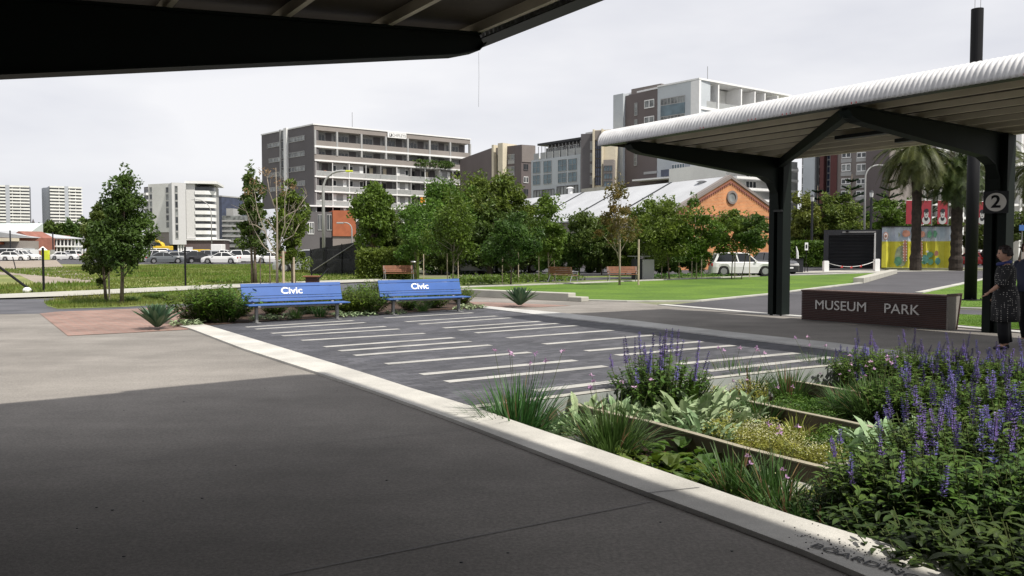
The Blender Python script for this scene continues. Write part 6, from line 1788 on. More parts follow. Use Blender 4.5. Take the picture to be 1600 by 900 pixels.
    for sg in (-1, 1):
        mb = MB(); mb.obox(V((x1 - .20, sg * Wd * .33 - .16, .62)), V((.16, 0, -.04)), V((0, .32, 0)), V((-.05, 0, .14))); mb.build('headlight', M['lamp_white'], root)
        mb = MB(); mb.obox(V((x0 + .0, sg * Wd * .36 - .13, be * .72)), V((.10, 0, 0)), V((0, .26, 0)), V((.02, 0, .18))); mb.build('tail_light', M['lamp_red'], root)
        mb = MB(); mb.obox(V((a0 - .25, sg * (hw + .02), be + .0)), V((.14, 0, 0)), V((0, sg * .14, 0)), UP * .11); mb.build('mirror', paint, root)
    mb = MB(); mb.box((x1 - .06, -.42, .38), (x1 + .015, .42, .58)); mb.build('grille', M['near_black'], root)
    mb = MB(); mb.box((x1 - .0, -.26, .40), (x1 + .03, .26, .50)); mb.build('number_plate', M['white'], root)
    mb = MB(); mb.box((x0 + .3, -Wd / 2 * .95, cl - .02), (x1 - .3, Wd / 2 * .95, cl + .06)); mb.build('sill', M['near_black'], root)
    return root
def paint(name, c): return mat(name, c, rough=.3, var=.02, spec=.5, coat=.6)
PW = paint('car_white', (.70, .70, .70)); PS = paint('car_silver', (.32, .33, .34)); PR = paint('car_red', (.35, .02, .02)); PK = paint('car_black', (.015, .015, .018)); PB = paint('car_blue', (.04, .07, .16)); PG = paint('car_grey', (.10, .11, .12))
protos = {}
def car(style, pm, px, Y, rz, label, group=None, sc=1.0):
    key = (style, pm.name)
    if key not in protos: protos[key] = Proto(car_proto(style, pm))
    x, y = at_px(px, Y)
    return protos[key].put((x, y, .012), rz, sc, label, group)
car('suv', PW, 1160, 53.0, -.06, 'white four wheel drive parked under the low tree by the brick gable', None, .88)
car('hatch', PK, 1211, 58, -pi / 2 + .2, 'dark hatchback half hidden by the first canopy post')
car('suv', PS, 478, 62, pi + .1, 'silver car seen through the black mesh fence, left one')
car('suv', PS, 535, 60, .05, 'silver four wheel drive seen through the black mesh fence, right one')
car('ute', PS, 745, 57.5, .1, 'pale vehicle in deep shade under the central trees')
car('van', PG, 800, 62, 0, 'grey van roof showing between the trunks in the centre')
car('hatch', PR, 1519, 92, pi / 2 + .3, 'white and red hatchback beyond the palms beside the banner pole')
car('suv', PW, 1527, 96, pi / 2, 'pale car behind the hatchback beyond the palms')
cp = 'cars parked beyond the wild grass'
lot = [('suv', PW, 240, 118, 2.7, 'white four wheel drive at the left end of the parked row'), ('sedan', PW, 262, 114, 2.5, 'white sedan second from the left end of the parked row'), ('sedan', PG, 258, 106, .5, 'grey sedan in front of the white ones at the left of the row'),
       ('hatch', PS, 282, 108, .6, 'silver hatchback left of the thin black fence post'), ('sedan', PS, 297, 112, .5, 'silver sedan behind the thin black fence post'), ('suv', PW, 305, 120, .3, 'white wagon just right of the fence post'),
       ('sedan', PW, 345, 104, pi + .05, 'long white sedan side-on at the right of the parked row'), ('suv', PS, 322, 118, 2.6, 'silver wagon above the bonnet of the long white sedan'), ('ute', PW, 352, 126, 0.1, 'white utility behind the long white sedan'),
       ('hatch', PK, 312, 108, .5, 'black hatchback left of the long white sedan'), ('suv', PW, 385, 112, .2, 'white wagon behind the feathery dark tree'), ('sedan', PW, 396, 118, .1, 'white sedan showing left of the bare tree stakes'), ('sedan', PW, 428, 108, .1, 'white sedan behind the bare trunk'),
       ('hatch', PR, 454, 100, 1.2, 'red hatchback behind the thin pale stake'), ('suv', PB, 274, 124, .4, 'dark blue wagon in the second row below the excavator arm'), ('van', PW, 250, 132, .2, 'white van in the back row under the excavator'), ('suv', PW, 215, 122, .3, 'white wagon peeping out under the verge tree'),
       ('sedan', PS, 205, 116, .2, 'silver sedan low behind the verge tree'), ('ute', PW, 293, 134, 3.0, 'white utility in the back row under the white columns'), ('suv', PG, 335, 136, .1, 'grey wagon in the back row below the brown base wall')]
for a in lot: car(*a[:5], a[5], cp)
lf = 'vehicles in front of the far left buildings'
for a in (('van', PW, 13, 140, 2.9, 'white van with dark windows at the far left'), ('ute', PW, 32, 138, .1, 'white utility second from the left edge'), ('suv', PW, 40, 144, .2, 'white wagon right of the white utility'), ('sedan', PW, 101, 150, .1, 'white sedan right of the white box container'), ('suv', PW, 108, 156, 3, 'white wagon at the foot of the veranda'), ('hatch', PW, 22, 134, .3, 'small white hatchback in front of the white van')):
    car(*a[:5], a[5], lf)
# tents and boxes by the left buildings
Yt = 150
g = V((*at_px(71, Yt), 0)); root = thing('market_tent', 'white peaked tent with a lime yellow side wall', 'tent', tuple(g)); k = Yt / FPX
mb = MB(); mb.cbox(g, 10 * k, 6 * k, P(71, 391, Yt).z); mb.build('side_wall', M['hivis'], root)
mb = MB(); g2 = g + V((-9 * k, 1, 0)); h1, h2 = P(60, 391, Yt).z, P(60, 385, Yt).z
mb.rings([[g2 + V((7 * k * cos(a), 7 * k * sin(a), h1)) for a in [pi / 4 + pi / 2 * q for q in range(4)]], [g2 + V((.1 * cos(a), .1 * sin(a), h2)) for a in [pi / 4 + pi / 2 * q for q in range(4)]]]); mb.build('roof', M['white'], root)
for dx in (-4.5, 4.5): mb = MB(); mb.cyl(g2 + V((dx * k, -4.5 * k, 0)), g2 + V((dx * k, -4.5 * k, h1)), .06, 5); mb.build('pole', M['white'], root)
for px, w, t, lab in ((85.5, 12, 393, 'white box container right of the lime yellow tent wall'), (47, 13, 390, 'white and pink hoarding box left of the peaked tent')):
    g = V((*at_px(px, Yt + 2), 0)); root = thing('site_container', lab, 'container', tuple(g))
    mb = MB(); mb.cbox(g, w * k, 2.4, P(px, t, Yt + 2).z); mb.build('body', M['white'], root, bevel=.04)
    mb = MB(); mb.cbox(g + V((w * k * .2, -1.22, .1)), .8, .04, 1.7); mb.build('door', M['panel_grey'], root)
# excavator
Ye = 170; g = V((*at_px(255, Ye), 0)); k = Ye / FPX
root = thing('excavator', 'yellow excavator with a raised boom above the parked cars', 'excavator', tuple(g))
mb = MB(); mb.cbox(g + UP * 1.0, 3.2, 2.4, 1.6); mb.build('body', M['yellow'], root, bevel=.1)
mb = MB(); mb.cbox(g + V((-1.0, 0, 1.4)), 1.2, 1.1, 1.9); mb.build('cab', M['car_glass'], root)
mb = MB()
for s in (-1, 1): mb.cbox(g + V((0, s * 1.1, 0)), 3.8, .6, .9)
mb.build('track', M['near_black'], root, bevel=.15)
def q_(px, py): return P(px, py, Ye)
mb = MB(); mb.tube([q_(257, 390), q_(254, 382), q_(241, 374)], [.38, .42, .30], 6); mb.build('boom', M['yellow'], root)
mb = MB(); mb.tube([q_(243, 374), q_(233, 374)], [.28, .2], 6); mb.build('stick', M['yellow'], root)
mb = MB(); mb.tube([q_(233, 374), q_(231, 378)], [.35, .5], 6); mb.build('bucket', M['near_black'], root)
g = V((*at_px(326, 165), 0)); root = thing('loader', 'yellow and white loader truck behind the parked cars', 'truck', tuple(g))
mb = MB(); mb.cbox(g + V((-1.2, 0, .9)), 3.4, 2, 1.0); mb.build('body', M['yellow'], root, bevel=.08)
mb = MB(); mb.cbox(g + V((1.9, 0, .7)), 2.2, 2.1, 2.2); mb.build('cab', M['white'], root, bevel=.1)
for dx in (-2, 1.9):
    for s in (-1, 1): mb = MB(); mb.cyl(g + V((dx, s * 1.1 - .15, .5)), g + V((dx, s * 1.1 + .15, .5)), .5, 12); mb.build('wheel', M['tyre'], root)
g = V((*at_px(296, 150), 0)); root = thing('site_sign', 'white rectangular site board on legs below the hanging white volume', 'sign', tuple(g))
mb = MB(); mb.cbox(g + UP * P(296, 399, 150).z, 10 * 150 / FPX, .1, 1.5); mb.build('board', M['white'], root)
for s in (-.4, .4): mb = MB(); mb.cyl(g + V((s, .08, 0)), g + V((s, .08, 1.6)), .05, 5); mb.build('leg', M['galv'], root)
# orange traffic signal heads showing among the central trees
for (px, py, lab) in ((661, 313, 'orange sign plate rising out of the trees left of centre'), (733, 311, 'orange plate glimpsed through the domed olive tree')):
    Yq = 64.0; g = V((*at_px(px, Yq), 0)); root = thing('traffic_plate', lab, 'sign', tuple(g)); z = P(px, py, Yq).z
    mb = MB(); mb.cbox(g + UP * (z - .2), .34, .06, .42); mb.build('plate', mat('orange_plate', (.75, .30, .03), var=.1), root)
    mb = MB(); mb.cyl(g + V((0, .08, 0)), g + V((0, .08, z + .2)), .03, 6); mb.build('pole', M['galv'], root)
# blue parking sign at the right edge
g = V((*at_px(1597, 60), 0)); root = thing('parking_sign', 'small blue and white sign post at the right edge above the persons', 'sign', tuple(g)); z = P(1597, 356, 60).z
mb = MB(); mb.cbox(g + UP * (z - .2), .5, .04, .4); mb.build('board', M['blue'], root)
mb = MB(); mb.cyl(g + V((0, .06, 0)), g + V((0, .06, z + .3)), .03, 6); mb.build('pole', M['galv'], root)

# ------------------------------------------------------------------ garden plants
def tapered_blade(mb, base, dirv, L, w, droop, segs=5, fold=.0, wp=.35):
    v = V(dirv).normalized(); p = V(base); sd = v.cross(UP)
    if sd.length < .05: sd = V((1, 0, 0))
    sd.normalize(); vs = []
    for s in range(segs + 1):
        t = s / segs
        ww = w * (1 - ((t - wp) / (1 - wp)) ** 2 if t > wp else .6 + .4 * t / max(wp, .01))
        ww = max(ww, .0015 if w < .02 else .002)
        up = sd.cross(v)
        if fold: vs += [p - sd * ww / 2 + up * (ww * fold), p, p + sd * ww / 2 + up * (ww * fold)]
        else: vs += [p - sd * ww / 2, p + sd * ww / 2]
        v = (v + V((0, 0, -droop / segs))).normalized(); p = p + v * (L / segs)
    fs = []; k = 3 if fold else 2
    for s in range(segs):
        for j in range(k - 1): fs.append((s * k + j, s * k + j + 1, (s + 1) * k + j + 1, (s + 1) * k + j))
    mb.add(vs, fs); return p

def grass_proto(name, label_cat, n, r, h, w, droop, m, flowers=0, seed=1, spread=.55, dry=0):
    rr = random.Random(seed); root = thing(name, None, label_cat); mb = MB(); md = MB()
    for i in range(n):
        a = rr.uniform(0, 2 * pi); q = sqrt(rr.random()); b = V((cos(a) * r * .45 * q, sin(a) * r * .45 * q, 0))
        d = V((cos(a) * spread * q + rr.gauss(0, .12), sin(a) * spread * q + rr.gauss(0, .12), 1))
        tapered_blade(md if rr.random() < dry else mb, b, d, h * rr.uniform(.6, 1.12), w * rr.uniform(.7, 1.2), droop * rr.uniform(.4, 1.4) * (.3 + q))
    mb.build('blades', M[m], root)
    if dry: md.build('dry_blades', M['leaf_dry'], root)
    if flowers:
        ms = MB()
        for i in range(flowers):
            a = rr.uniform(0, 2 * pi); q = rr.random(); b = V((cos(a) * r * .3 * q, sin(a) * r * .3 * q, 0)); t = b + V((cos(a) * .25 * q, sin(a) * .25 * q, h * rr.uniform(1.15, 1.45)))
            ms.tube([b, b.lerp(t, .6) + V((.01, 0, 0)), t], [.003, .002, .0015], 4, False); mf = MB()
            for _ in range(9):
                d = V((rr.gauss(0, 1), rr.gauss(0, 1), rr.gauss(0, .7) + .3)).normalized(); e = t + d * .020; s_ = d.cross(V((rr.gauss(0, 1), rr.gauss(0, 1), rr.gauss(0, 1)))).normalized() * .006
                mf.add([t, e - d * .006 + s_, e + d * .008, e - d * .006 - s_], [(0, 1, 2, 3)])
            mf.build('flower_head', M['petal_pink'], root)
        ms.build('flower_stalks', M['stem'], root)
    return Proto(root)

def leaf_shape(mb, base, d, L, w, rr, droop=.3, fold=.15):
    """broad pointed leaf of two halves along a midrib"""
    d = V(d).normalized(); sd = d.cross(UP)
    if sd.length < .05: sd = V((1, 0, 0))
    sd.normalize(); up = sd.cross(d); vs = []; p = V(base); v = d
    prof = (.12, .75, 1.0, .72, .05)
    for s, q in enumerate(prof):
        ww = w * q / 2; vs += [p - sd * ww + up * (ww * fold * 2), p, p + sd * ww + up * (ww * fold * 2)]
        v = (v - UP * (droop / 4)).normalized(); p = p + v * (L / 4)
    fs = []
    for s in range(4):
        for j in range(2): fs.append((s * 3 + j, s * 3 + j + 1, s * 3 + j + 4, s * 3 + j + 3))
    mb.add(vs, fs)

def salvia_proto(seed, R_=.42, H=.62, ns=60, spikes=45, leaf=.085, fl=1.0):
    rr = random.Random(seed); root = thing('salvia_bush', None, 'flowering shrub'); ms, ml = MB(), MB()
    for i in range(ns):
        a = rr.uniform(0, 2 * pi); q = sqrt(rr.random()); b = V((cos(a) * R_ * .3 * q, sin(a) * R_ * .3 * q, 0))
        hh = H * (1 - .35 * q * q) * rr.uniform(.8, 1.08); t = V((cos(a) * R_ * q, sin(a) * R_ * q, hh)); mid = b.lerp(t, .5) + V((cos(a), sin(a), 0)) * (.05 * q)
        ms.tube([b, mid, t], [.005, .004, .002], 4, False)
        nl = 15
        for k in range(nl):
            u = .22 + .78 * k / nl; p = (b.lerp(mid, u * 2) if u < .5 else mid.lerp(t, u * 2 - 1)); az = rr.uniform(0, 2 * pi)
            d = V((cos(az), sin(az), rr.uniform(.0, .8)))
            leaf_shape(ml, p, d, leaf * rr.uniform(.6, 1.3), leaf * .42 * rr.uniform(.8, 1.2), rr, .6)
        if i < spikes:
            v = (t - mid).normalized() * .6 + V((rr.gauss(0, .15), rr.gauss(0, .15), .8)); v.normalize(); Ls = rr.uniform(.12, .26) * fl; e = t + v * (Ls + .04)
            ms.tube([t, e], [.003, .0015], 4, False)
            whorls = int(Ls / .014); mf = MB()
            for k in range(whorls):
                p = t + v * (.04 + Ls * k / whorls); rad = .024 * (1 - .55 * k / whorls) * rr.uniform(.8, 1.2)
                for j in range(8):
                    az = rr.uniform(0, 2 * pi); d = (V((cos(az), sin(az), 0)) - v * v.dot(V((cos(az), sin(az), 0)))).normalized() + v * .5
                    s_ = d.cross(v).normalized() * .0055
                    mf.add([p, p + d * rad * .6 + s_, p + d * rad * 1.2, p + d * rad * .6 - s_], [(0, 1, 2, 3)])
            mf.build('flower_spike', M['petal_purple'], root)
    ms.build('stems', M['stem'], root); ml.build('leaves', M['leaf_salvia'], root)
    return Proto(root)

def lamb_proto(seed, R_=.30, n=60, L=.16, m='leaf_lamb', name='silver_leaf_plant', cat='plant', upb=.7, wr=.42):
    rr = random.Random(seed); root = thing(name, None, cat); mb = MB()
    for i in range(n):
        a = rr.uniform(0, 2 * pi); q = sqrt(rr.random()); b = V((cos(a) * R_ * q, sin(a) * R_ * q, rr.uniform(.0, .10) * (1.3 - q)))
        az = a + rr.gauss(0, .9); leaf_shape(mb, b, V((cos(az) * .8, sin(az) * .8, upb * rr.uniform(.3, 1.6))), L * rr.uniform(.65, 1.25), L * wr, rr, .8, .25)
    mb.build('leaves', M[m], root); return Proto(root)

def bush_proto(seed, R_, H, n, leaf, m, name='leafy_shrub', wr=.4, cat='shrub'):
    rr = random.Random(seed); root = thing(name, None, cat); ms, mb = MB(), MB()
    ns = max(10, n // 22)
    for i in range(ns):
        a = rr.uniform(0, 2 * pi); q = sqrt(rr.random()); t = V((cos(a) * R_ * q, sin(a) * R_ * q, H * (1 - .4 * q * q) * rr.uniform(.75, 1.05))); b = V((t.x * .25, t.y * .25, 0))
        ms.tube([b, t], [.006, .002], 4, False)
        for k in range(22):
            u = .15 + .85 * k / 22; p = b.lerp(t, u) + V((rr.gauss(0, .03), rr.gauss(0, .03), 0)); az = rr.uniform(0, 2 * pi)
            leaf_shape(mb, p, V((cos(az), sin(az), rr.uniform(-.1, .9))), leaf * rr.uniform(.6, 1.3), leaf * wr, rr, .6)
    ms.build('stems', M['stem'], root); mb.build('leaves', M[m], root); return Proto(root)

def put(pr, px, py, z, label, group=None, sc=1.0, rz=None):
    g = G(px, py, z); return pr.put(tuple(g), R.uniform(0, 6.28) if rz is None else rz, sc, label, group)

ZB = -.30
# --- agaves
def agave():
    rr = random.Random(8); root = thing('agave', None, 'agave'); n = 46
    for i in range(n):
        t = i / n; a = i * 2.39996; el = 1.5 - .95 * t ** 1.3; L = .56 * (.85 + .25 * t); d = V((cos(a) * cos(el), sin(a) * cos(el), sin(el))); mb = MB()
        tapered_blade(mb, V((cos(a) * .05, sin(a) * .05, .06)), d, L, .125, -.05 + .25 * t, 6, .30, .40)
        mb.build('leaf', M['agave'], root)
    return Proto(root)
ag = agave()
ag.put(tuple(G(246, 515, .0)), .3, .96, 'large blue-green agave at the left end of the white coping')
ag.put(tuple(G(812, 480, .0)), 1.5, 1.05, 'blue-green agave beside the far platform edge in front of the lawn tip')
# --- shrub bed behind the blue benches
sh1 = bush_proto(21, .55, .62, 1500, .085, 'leaf_bright'); sh2 = bush_proto(22, .5, .5, 1200, .08, 'leaf')
gsb = 'green shrubs around the blue benches'
SHS = 1.30
for (px, py, s, pr, lab) in ((312, 503, 1.12, sh1, 'big bright green shrub at the left end of the coping'), (350, 503, 1.15, sh1, 'bright green shrub touching the left end of the left blue bench'), (332, 494, 1.15, sh2, 'green shrub at the back of the leftmost planting'), (372, 494, .95, sh2, 'green shrub half hidden by the left end of the left blue bench'),
        (548, 491, .85, sh1, 'bright green shrub in the gap between the blue benches, left one'), (578, 491, .85, sh1, 'bright green shrub in the gap between the blue benches, right one'), (556, 480, 1.1, sh2, 'taller green shrub behind the gap between the blue benches'), (524, 484, .9, sh2, 'green shrub behind the right end of the left blue bench'),
        (428, 492, .75, sh2, 'low shrub under the left blue bench, left one'), (484, 490, .72, sh1, 'low shrub under the left blue bench, right one'), (640, 484, .72, sh2, 'low shrub under the right blue bench, left one'), (680, 481, .7, sh1, 'low shrub under the right blue bench, right one'), (722, 475, .85, sh2, 'green shrub at the right end of the right blue bench'), (590, 475, 1.0, sh1, 'yellow-green shrub at the left end of the right blue bench')):
    put(pr, px, py, .02, lab, gsb, s * (SHS if not 'under the' in lab else 1.45))
lb = lamb_proto(31, .30, 70, .15)
for (px, py, s, lab) in ((290, 508, 1.0, 'silver leaved plant at the very start of the white coping'), (410, 500, .95, 'silver leaved plant under the left foot of the left blue bench'), (440, 498.5, .9, 'silver leaved plant under the middle of the left blue bench'), (540, 494, .95, 'silver leaved plant right of the left blue bench'), (570, 492.5, .9, 'silver leaved plant left of the right blue bench'),
        (618, 490, .8, 'silver leaved plant under the right blue bench'), (725, 483, .9, 'silver leaved plant right of the right blue bench'), (742, 481, .9, 'silver leaved plant at the tip of the far platform edge')):
    put(lb, px, py, .02, lab, 'silver leaved plants at the paving edge', s)
gl = grass_proto('grass_clump', 'grass clump', 150, .30, .34, .012, .9, 'leaf_grass', 0, 41)
for (px, py, lab) in ((462, 497.5, 'small grass clump under the left blue bench'), (500, 495, 'small grass clump at the right foot of the left blue bench'), (660, 486.5, 'small grass clump under the right blue bench')): put(gl, px, py, .02, lab, 'small grass clumps under the benches')
# low growth on the left verge
for (px, py, s, lab) in ((205, 472, .8, 'low weed tuft right of the thick verge trunk'), (250, 468, .95, 'leafy weed mound on the verge left of the big shrub'), (265, 470, .8, 'leafy weed mound nearest the big shrub'), (232, 466, .7, 'low weed mound in the middle of the verge')): put(sh2, px, py, .015, lab, 'weeds on the verge', (s * .9, s * .9, s * .55))

# --- strappy clumps in the garden
gr = grass_proto('grass_clump', 'grass clump', 420, .42, .50, .013, .95, 'leaf_grass', 7, 42, .62, .05)
gs = grass_proto('grass_clump', 'grass clump', 170, .26, .36, .012, .8, 'leaf_grass', 2, 43, .55, .08)
gy = grass_proto('grass_clump', 'grass clump', 110, .2, .30, .016, 1.3, 'leaf_yellow', 0, 44, .8, .1)
gg = 'strappy grass clumps in the garden'
for (px, py, s, lab) in ((806, 694, (1.35, 1.35, 1.4), 'large grass clump with pink flower stalks at the corner of the striped paving'), (958, 716, 1.12, 'large grass clump against the white coping beyond the drain grate'), (1368, 662, 1.10, 'large pale tipped grass clump in front of the purple salvia'), (1320, 648, .75, 'grass clump left of the large pale tipped one')):
    put(gr, px, py, ZB, lab, gg, s)
for (px, py, s, lab) in ((1150, 778, .95, 'small grass clump at the left of the first sandstone block'), (1206, 797, 1.0, 'small grass clump at the right of the first sandstone block'), (1235, 830, .85, 'thin grass clump close to the coping below the planter board end'), (1170, 622, .9, 'upright grass clump just behind the far flower patch'), (1140, 612, .9, 'upright grass clump at the garden edge by the last stripe'), (1232, 628, .9, 'grass clump at the left end of the farthest planter board'),
        (1196, 668, .85, 'grass clump right behind the silver leaves and middle board'), (1178, 664, .8, 'grass clump leaning on the middle planter board'), (1285, 600, .9, 'grass clump behind the farthest planter board'), (1265, 596, .8, 'grass clump left of the purple salvia at the far edge'), (1395, 640, .9, 'grass clump right of the large pale tipped one'), (1290, 850, .8, 'ragged grass clump among the foreground leaves')):
    put(gs, px, py, ZB, lab, gg, s * (1.5 if py < 632 else 1.2))
for (px, py, s, lab) in ((1243, 690, 1.0, 'yellow-green arching tuft below the middle planter board'), (1262, 698, .7, 'small golden tuft beside the yellow-green arching one'), (1296, 795, .9, 'golden tuft below the end of the nearest planter board')): put(gy, px, py, ZB, lab, 'golden tufts in the garden', s)
# sword leaves
rr0 = random.Random(2); root = thing('iris_plant', None, 'plant'); mb = MB()
for i in range(26):
    a = rr0.uniform(0, 2 * pi); tapered_blade(mb, V((cos(a) * .06, sin(a) * .06, 0)), V((cos(a) * .55, sin(a) * .4, 1)), rr0.uniform(.4, .62), .055, .35, 6, .1, .4)
mb.build('leaves', M['leaf'], root); place(root, tuple(G(1078, 655, ZB)), 0, 1, 'broad sword leaved plant in front of the middle salvia bush')
# silver leaves
lb2 = lamb_proto(32, .34, 170, .15, upb=1.1)
for (px, py, s, lab) in ((925, 672, 1.05, 'silver leaved plant beside the start of the nearest planter board'), (968, 668, .95, 'silver leaved plant behind the second large grass clump'), (900, 683, .7, 'small silver leaved plant touching the coping'), (1052, 672, 1.15, 'silver leaved plant in front of the sword leaves'), (1105, 668, 1.2, 'silver leaved plant right of the sword leaves'), (1135, 655, 1.05, 'silver leaved plant by the left end of the middle board'), (1085, 690, .9, 'silver leaved plant just inside the nearest planter board'),
        (1398, 722, 1.1, 'silver leaved plant among the purple salvia right of the middle board'), (1440, 712, 1.0, 'silver leaved plant deep among the purple salvia'), (1425, 745, .9, 'silver leaved plant at the end of the nearest board')):
    put(lb2, px, py, ZB, lab, 'silver leaved plants in the garden', (s * 1.25, s * 1.25, s * 1.7))
# low round leaved plants
rl = lamb_proto(33, .26, 60, .10, 'leaf_bright', 'round_leaf_plant', 'plant', .9, .85)
for (px, py, s, lab) in ((1010, 738, 1.1, 'round leaved plant right of the second large grass clump'), (1062, 722, 1.1, 'round leaved plant at the foot of the nearest planter board'), (1045, 752, 1.0, 'round leaved plant near the coping by the bark mulch'), (1098, 745, .9, 'round leaved plant in the bark mulch'), (1115, 728, .8, 'small round leaved plant against the nearest board'), (1090, 775, .9, 'round leaved plant between mulch and coping'), (868, 672, .8, 'small round leaved plant between coping and board start'), (1145, 745, .6, 'tiny round leaved plant below the nearest board')):
    put(rl, px, py, ZB, lab, 'round leaved plants by the coping', s * 1.2)

# --- purple salvia
sv = [salvia_proto(51, .50, .50, 150, 30, .070, .85), salvia_proto(52, .55, .56, 150, 14, .068, .75), salvia_proto(53, .5, .60, 130, 7, .085, .75)]
gsv = 'purple salvia bushes'
for (px, py, s, k, lab) in ((1030, 652, 1.02, 0, 'free standing salvia bush with a crown of purple spikes left of the others'),
        (1372, 617, 1.08, 1, 'salvia bush at the far left of the purple mass, below the park sign'), (1342, 606, .8, 0, 'small salvia bush leading the purple mass towards the paving'), (1430, 612, 1.05, 1, 'salvia bush below the middle of the park sign'), (1490, 622, 1.05, 1, 'salvia bush below the end of the park sign'), (1545, 630, 1.05, 0, "salvia bush in front of the woman's feet"), (1605, 640, 1.08, 1, 'salvia bush at the right edge below the persons'),
        (1430, 668, 1.05, 1, 'salvia bush behind the end of the middle planter board'), (1500, 688, 1.05, 1, 'salvia bush in the heart of the purple mass'), (1570, 700, 1.1, 1, 'salvia bush right of the heart of the purple mass'), (1640, 700, 1.1, 2, 'salvia bush cut by the right edge at mid height'),
        (1468, 762, 1.0, 0, 'salvia bush with tall spikes above the silver leaves'), (1548, 790, 1.08, 1, 'salvia bush with dense spikes at lower right'), (1640, 800, 1.1, 0, 'salvia bush at the lower right edge'), (1385, 842, .85, 2, 'mostly leafy salvia bush beyond the end of the nearest board'),
        (1445, 872, .95, 2, 'leafy salvia bush left of the bottom corner foliage'), (1540, 900, 1.02, 2, 'leafy salvia bush in the bottom corner foliage'), (1650, 930, 1.05, 2, 'leafy salvia bush at the very corner')):
    put(sv[k], px, py, ZB, lab, gsv, (s * 1.2, s * 1.2, s * 1.42) if 'free standing' in lab else (s * 1.12, s * 1.12, s * (1.05 if py < 740 else 1.22)))
# broad leafed foreground plants spilling over the coping
bl1 = bush_proto(61, .42, .42, 1700, .07, 'leaf_shaded', wr=.34); bl2_ = bush_proto(62, .45, .40, 1500, .085, 'leaf_shaded', wr=.45)
for (px, py, s, pr, lab) in ((1330, 845, .75, bl1, 'low leafy plant right of the golden tuft'), (1400, 905, .9, bl2_, 'broad leaved plant painted in shade tones overhanging the stencilled word'), (1470, 950, 1.0, bl1, 'leafy plant spilling over the coping at the bottom edge'), (1560, 985, 1.1, bl2_, 'broad leaved plant painted in shade tones at the bottom edge'), (1350, 870, .6, bl2_, 'small broad leaved plant painted in shade tones beside the stencilled word'), (1640, 1010, 1.2, bl1, 'leafy plant in the bottom right corner'), (1500, 860, .9, bl1, 'leafy plant between the lower salvia bushes'), (1600, 880, 1.0, bl2_, 'broad leaved plant painted in shade tones between the lower right salvia bushes')):
    put(pr, px, py, ZB, lab, 'broad leaved plants overhanging the coping', s * 1.25)

# --- ground covers as stuff
def cover(name, poly, m, n, size, z, hgt, flat=.6, seed=1, label=None):
    rr = random.Random(seed); mb = MB()
    xs = [p.x for p in poly]; ys = [p.y for p in poly]
    def inside(x, y):
        c = False; j = len(poly) - 1
        for i in range(len(poly)):
            if (poly[i].y > y) != (poly[j].y > y) and x < (poly[j].x - poly[i].x) * (y - poly[i].y) / (poly[j].y - poly[i].y) + poly[i].x: c = not c
            j = i
        return c
    k = 0
    while k < n:
        x, y = rr.uniform(min(xs), max(xs)), rr.uniform(min(ys), max(ys))
        if not inside(x, y): continue
        k += 1
        hh = hgt * (.45 + .55 * (.5 + .5 * sin(x * 9.1 + y * 3.3) * sin(y * 7.7 - x * 2.1)))
        leafcloud(mb, (x, y, z + rr.uniform(.1, 1) * hh), (.01, .01, .01), 1, size, .55, 0, flat, rr)
    return mb.build(name, M[m], kind='stuff', label=label)
pA_ = gp([(1095, 692), (1120, 670), (1190, 678), (1215, 690), (1300, 730), (1330, 745), (1300, 748), (1200, 722)], ZB)
cover('flowering_ground_cover', pA_, 'leaf_yellow', 8000, .030, ZB, .25, seed=1)
cover('small_cream_flowers', pA_, 'petal_cream', 1900, .015, ZB + .13, .14, seed=2)
pB_ = gp([(1090, 640), (1090, 612), (1150, 602), (1200, 612), (1200, 640), (1170, 632)], ZB)
cover('flowering_ground_cover', pB_, 'leaf_yellow', 6000, .030, ZB, .32, seed=3)
cover('small_cream_flowers', pB_, 'petal_cream', 900, .017, ZB + .18, .15, seed=4)
pC_ = gp([(1200, 650), (1215, 625), (1290, 630), (1330, 660), (1300, 668)], ZB)
cover('green_ground_cover', pC_, 'leaf_cover', 5000, .035, ZB, .17, seed=5)
pD_ = gp([(1250, 700), (1290, 690), (1370, 700), (1400, 740), (1340, 745)], ZB)
cover('green_ground_cover', pD_, 'leaf_cover', 5500, .035, ZB, .23, seed=6)
pE_ = gp([(830, 672), (880, 668), (960, 700), (1100, 740), (1300, 800), (1420, 860), (1330, 838), (1169, 792), (1080, 762), (906, 700)], ZB)
cover('bark_mulch', pE_, 'bark_chip', 5000, .035, ZB + .003, .03, .9, seed=7)
cover('white_speckled_weeds', gp([(1130, 735), (1250, 760), (1320, 790), (1230, 790), (1150, 770)], ZB), 'petal_cream', 120, .016, ZB + .06, .10, seed=8)
cover('low_weeds', gp([(1100, 750), (1250, 770), (1340, 810), (1300, 825), (1130, 775)], ZB), 'leaf_cover', 2200, .035, ZB, .13, seed=9)
cover('bark_mulch', gp([(1180, 640), (1215, 625), (1300, 640), (1400, 660), (1380, 700), (1260, 690)], ZB), 'bark_chip', 2500, .035, ZB + .003, .03, .9, seed=10)
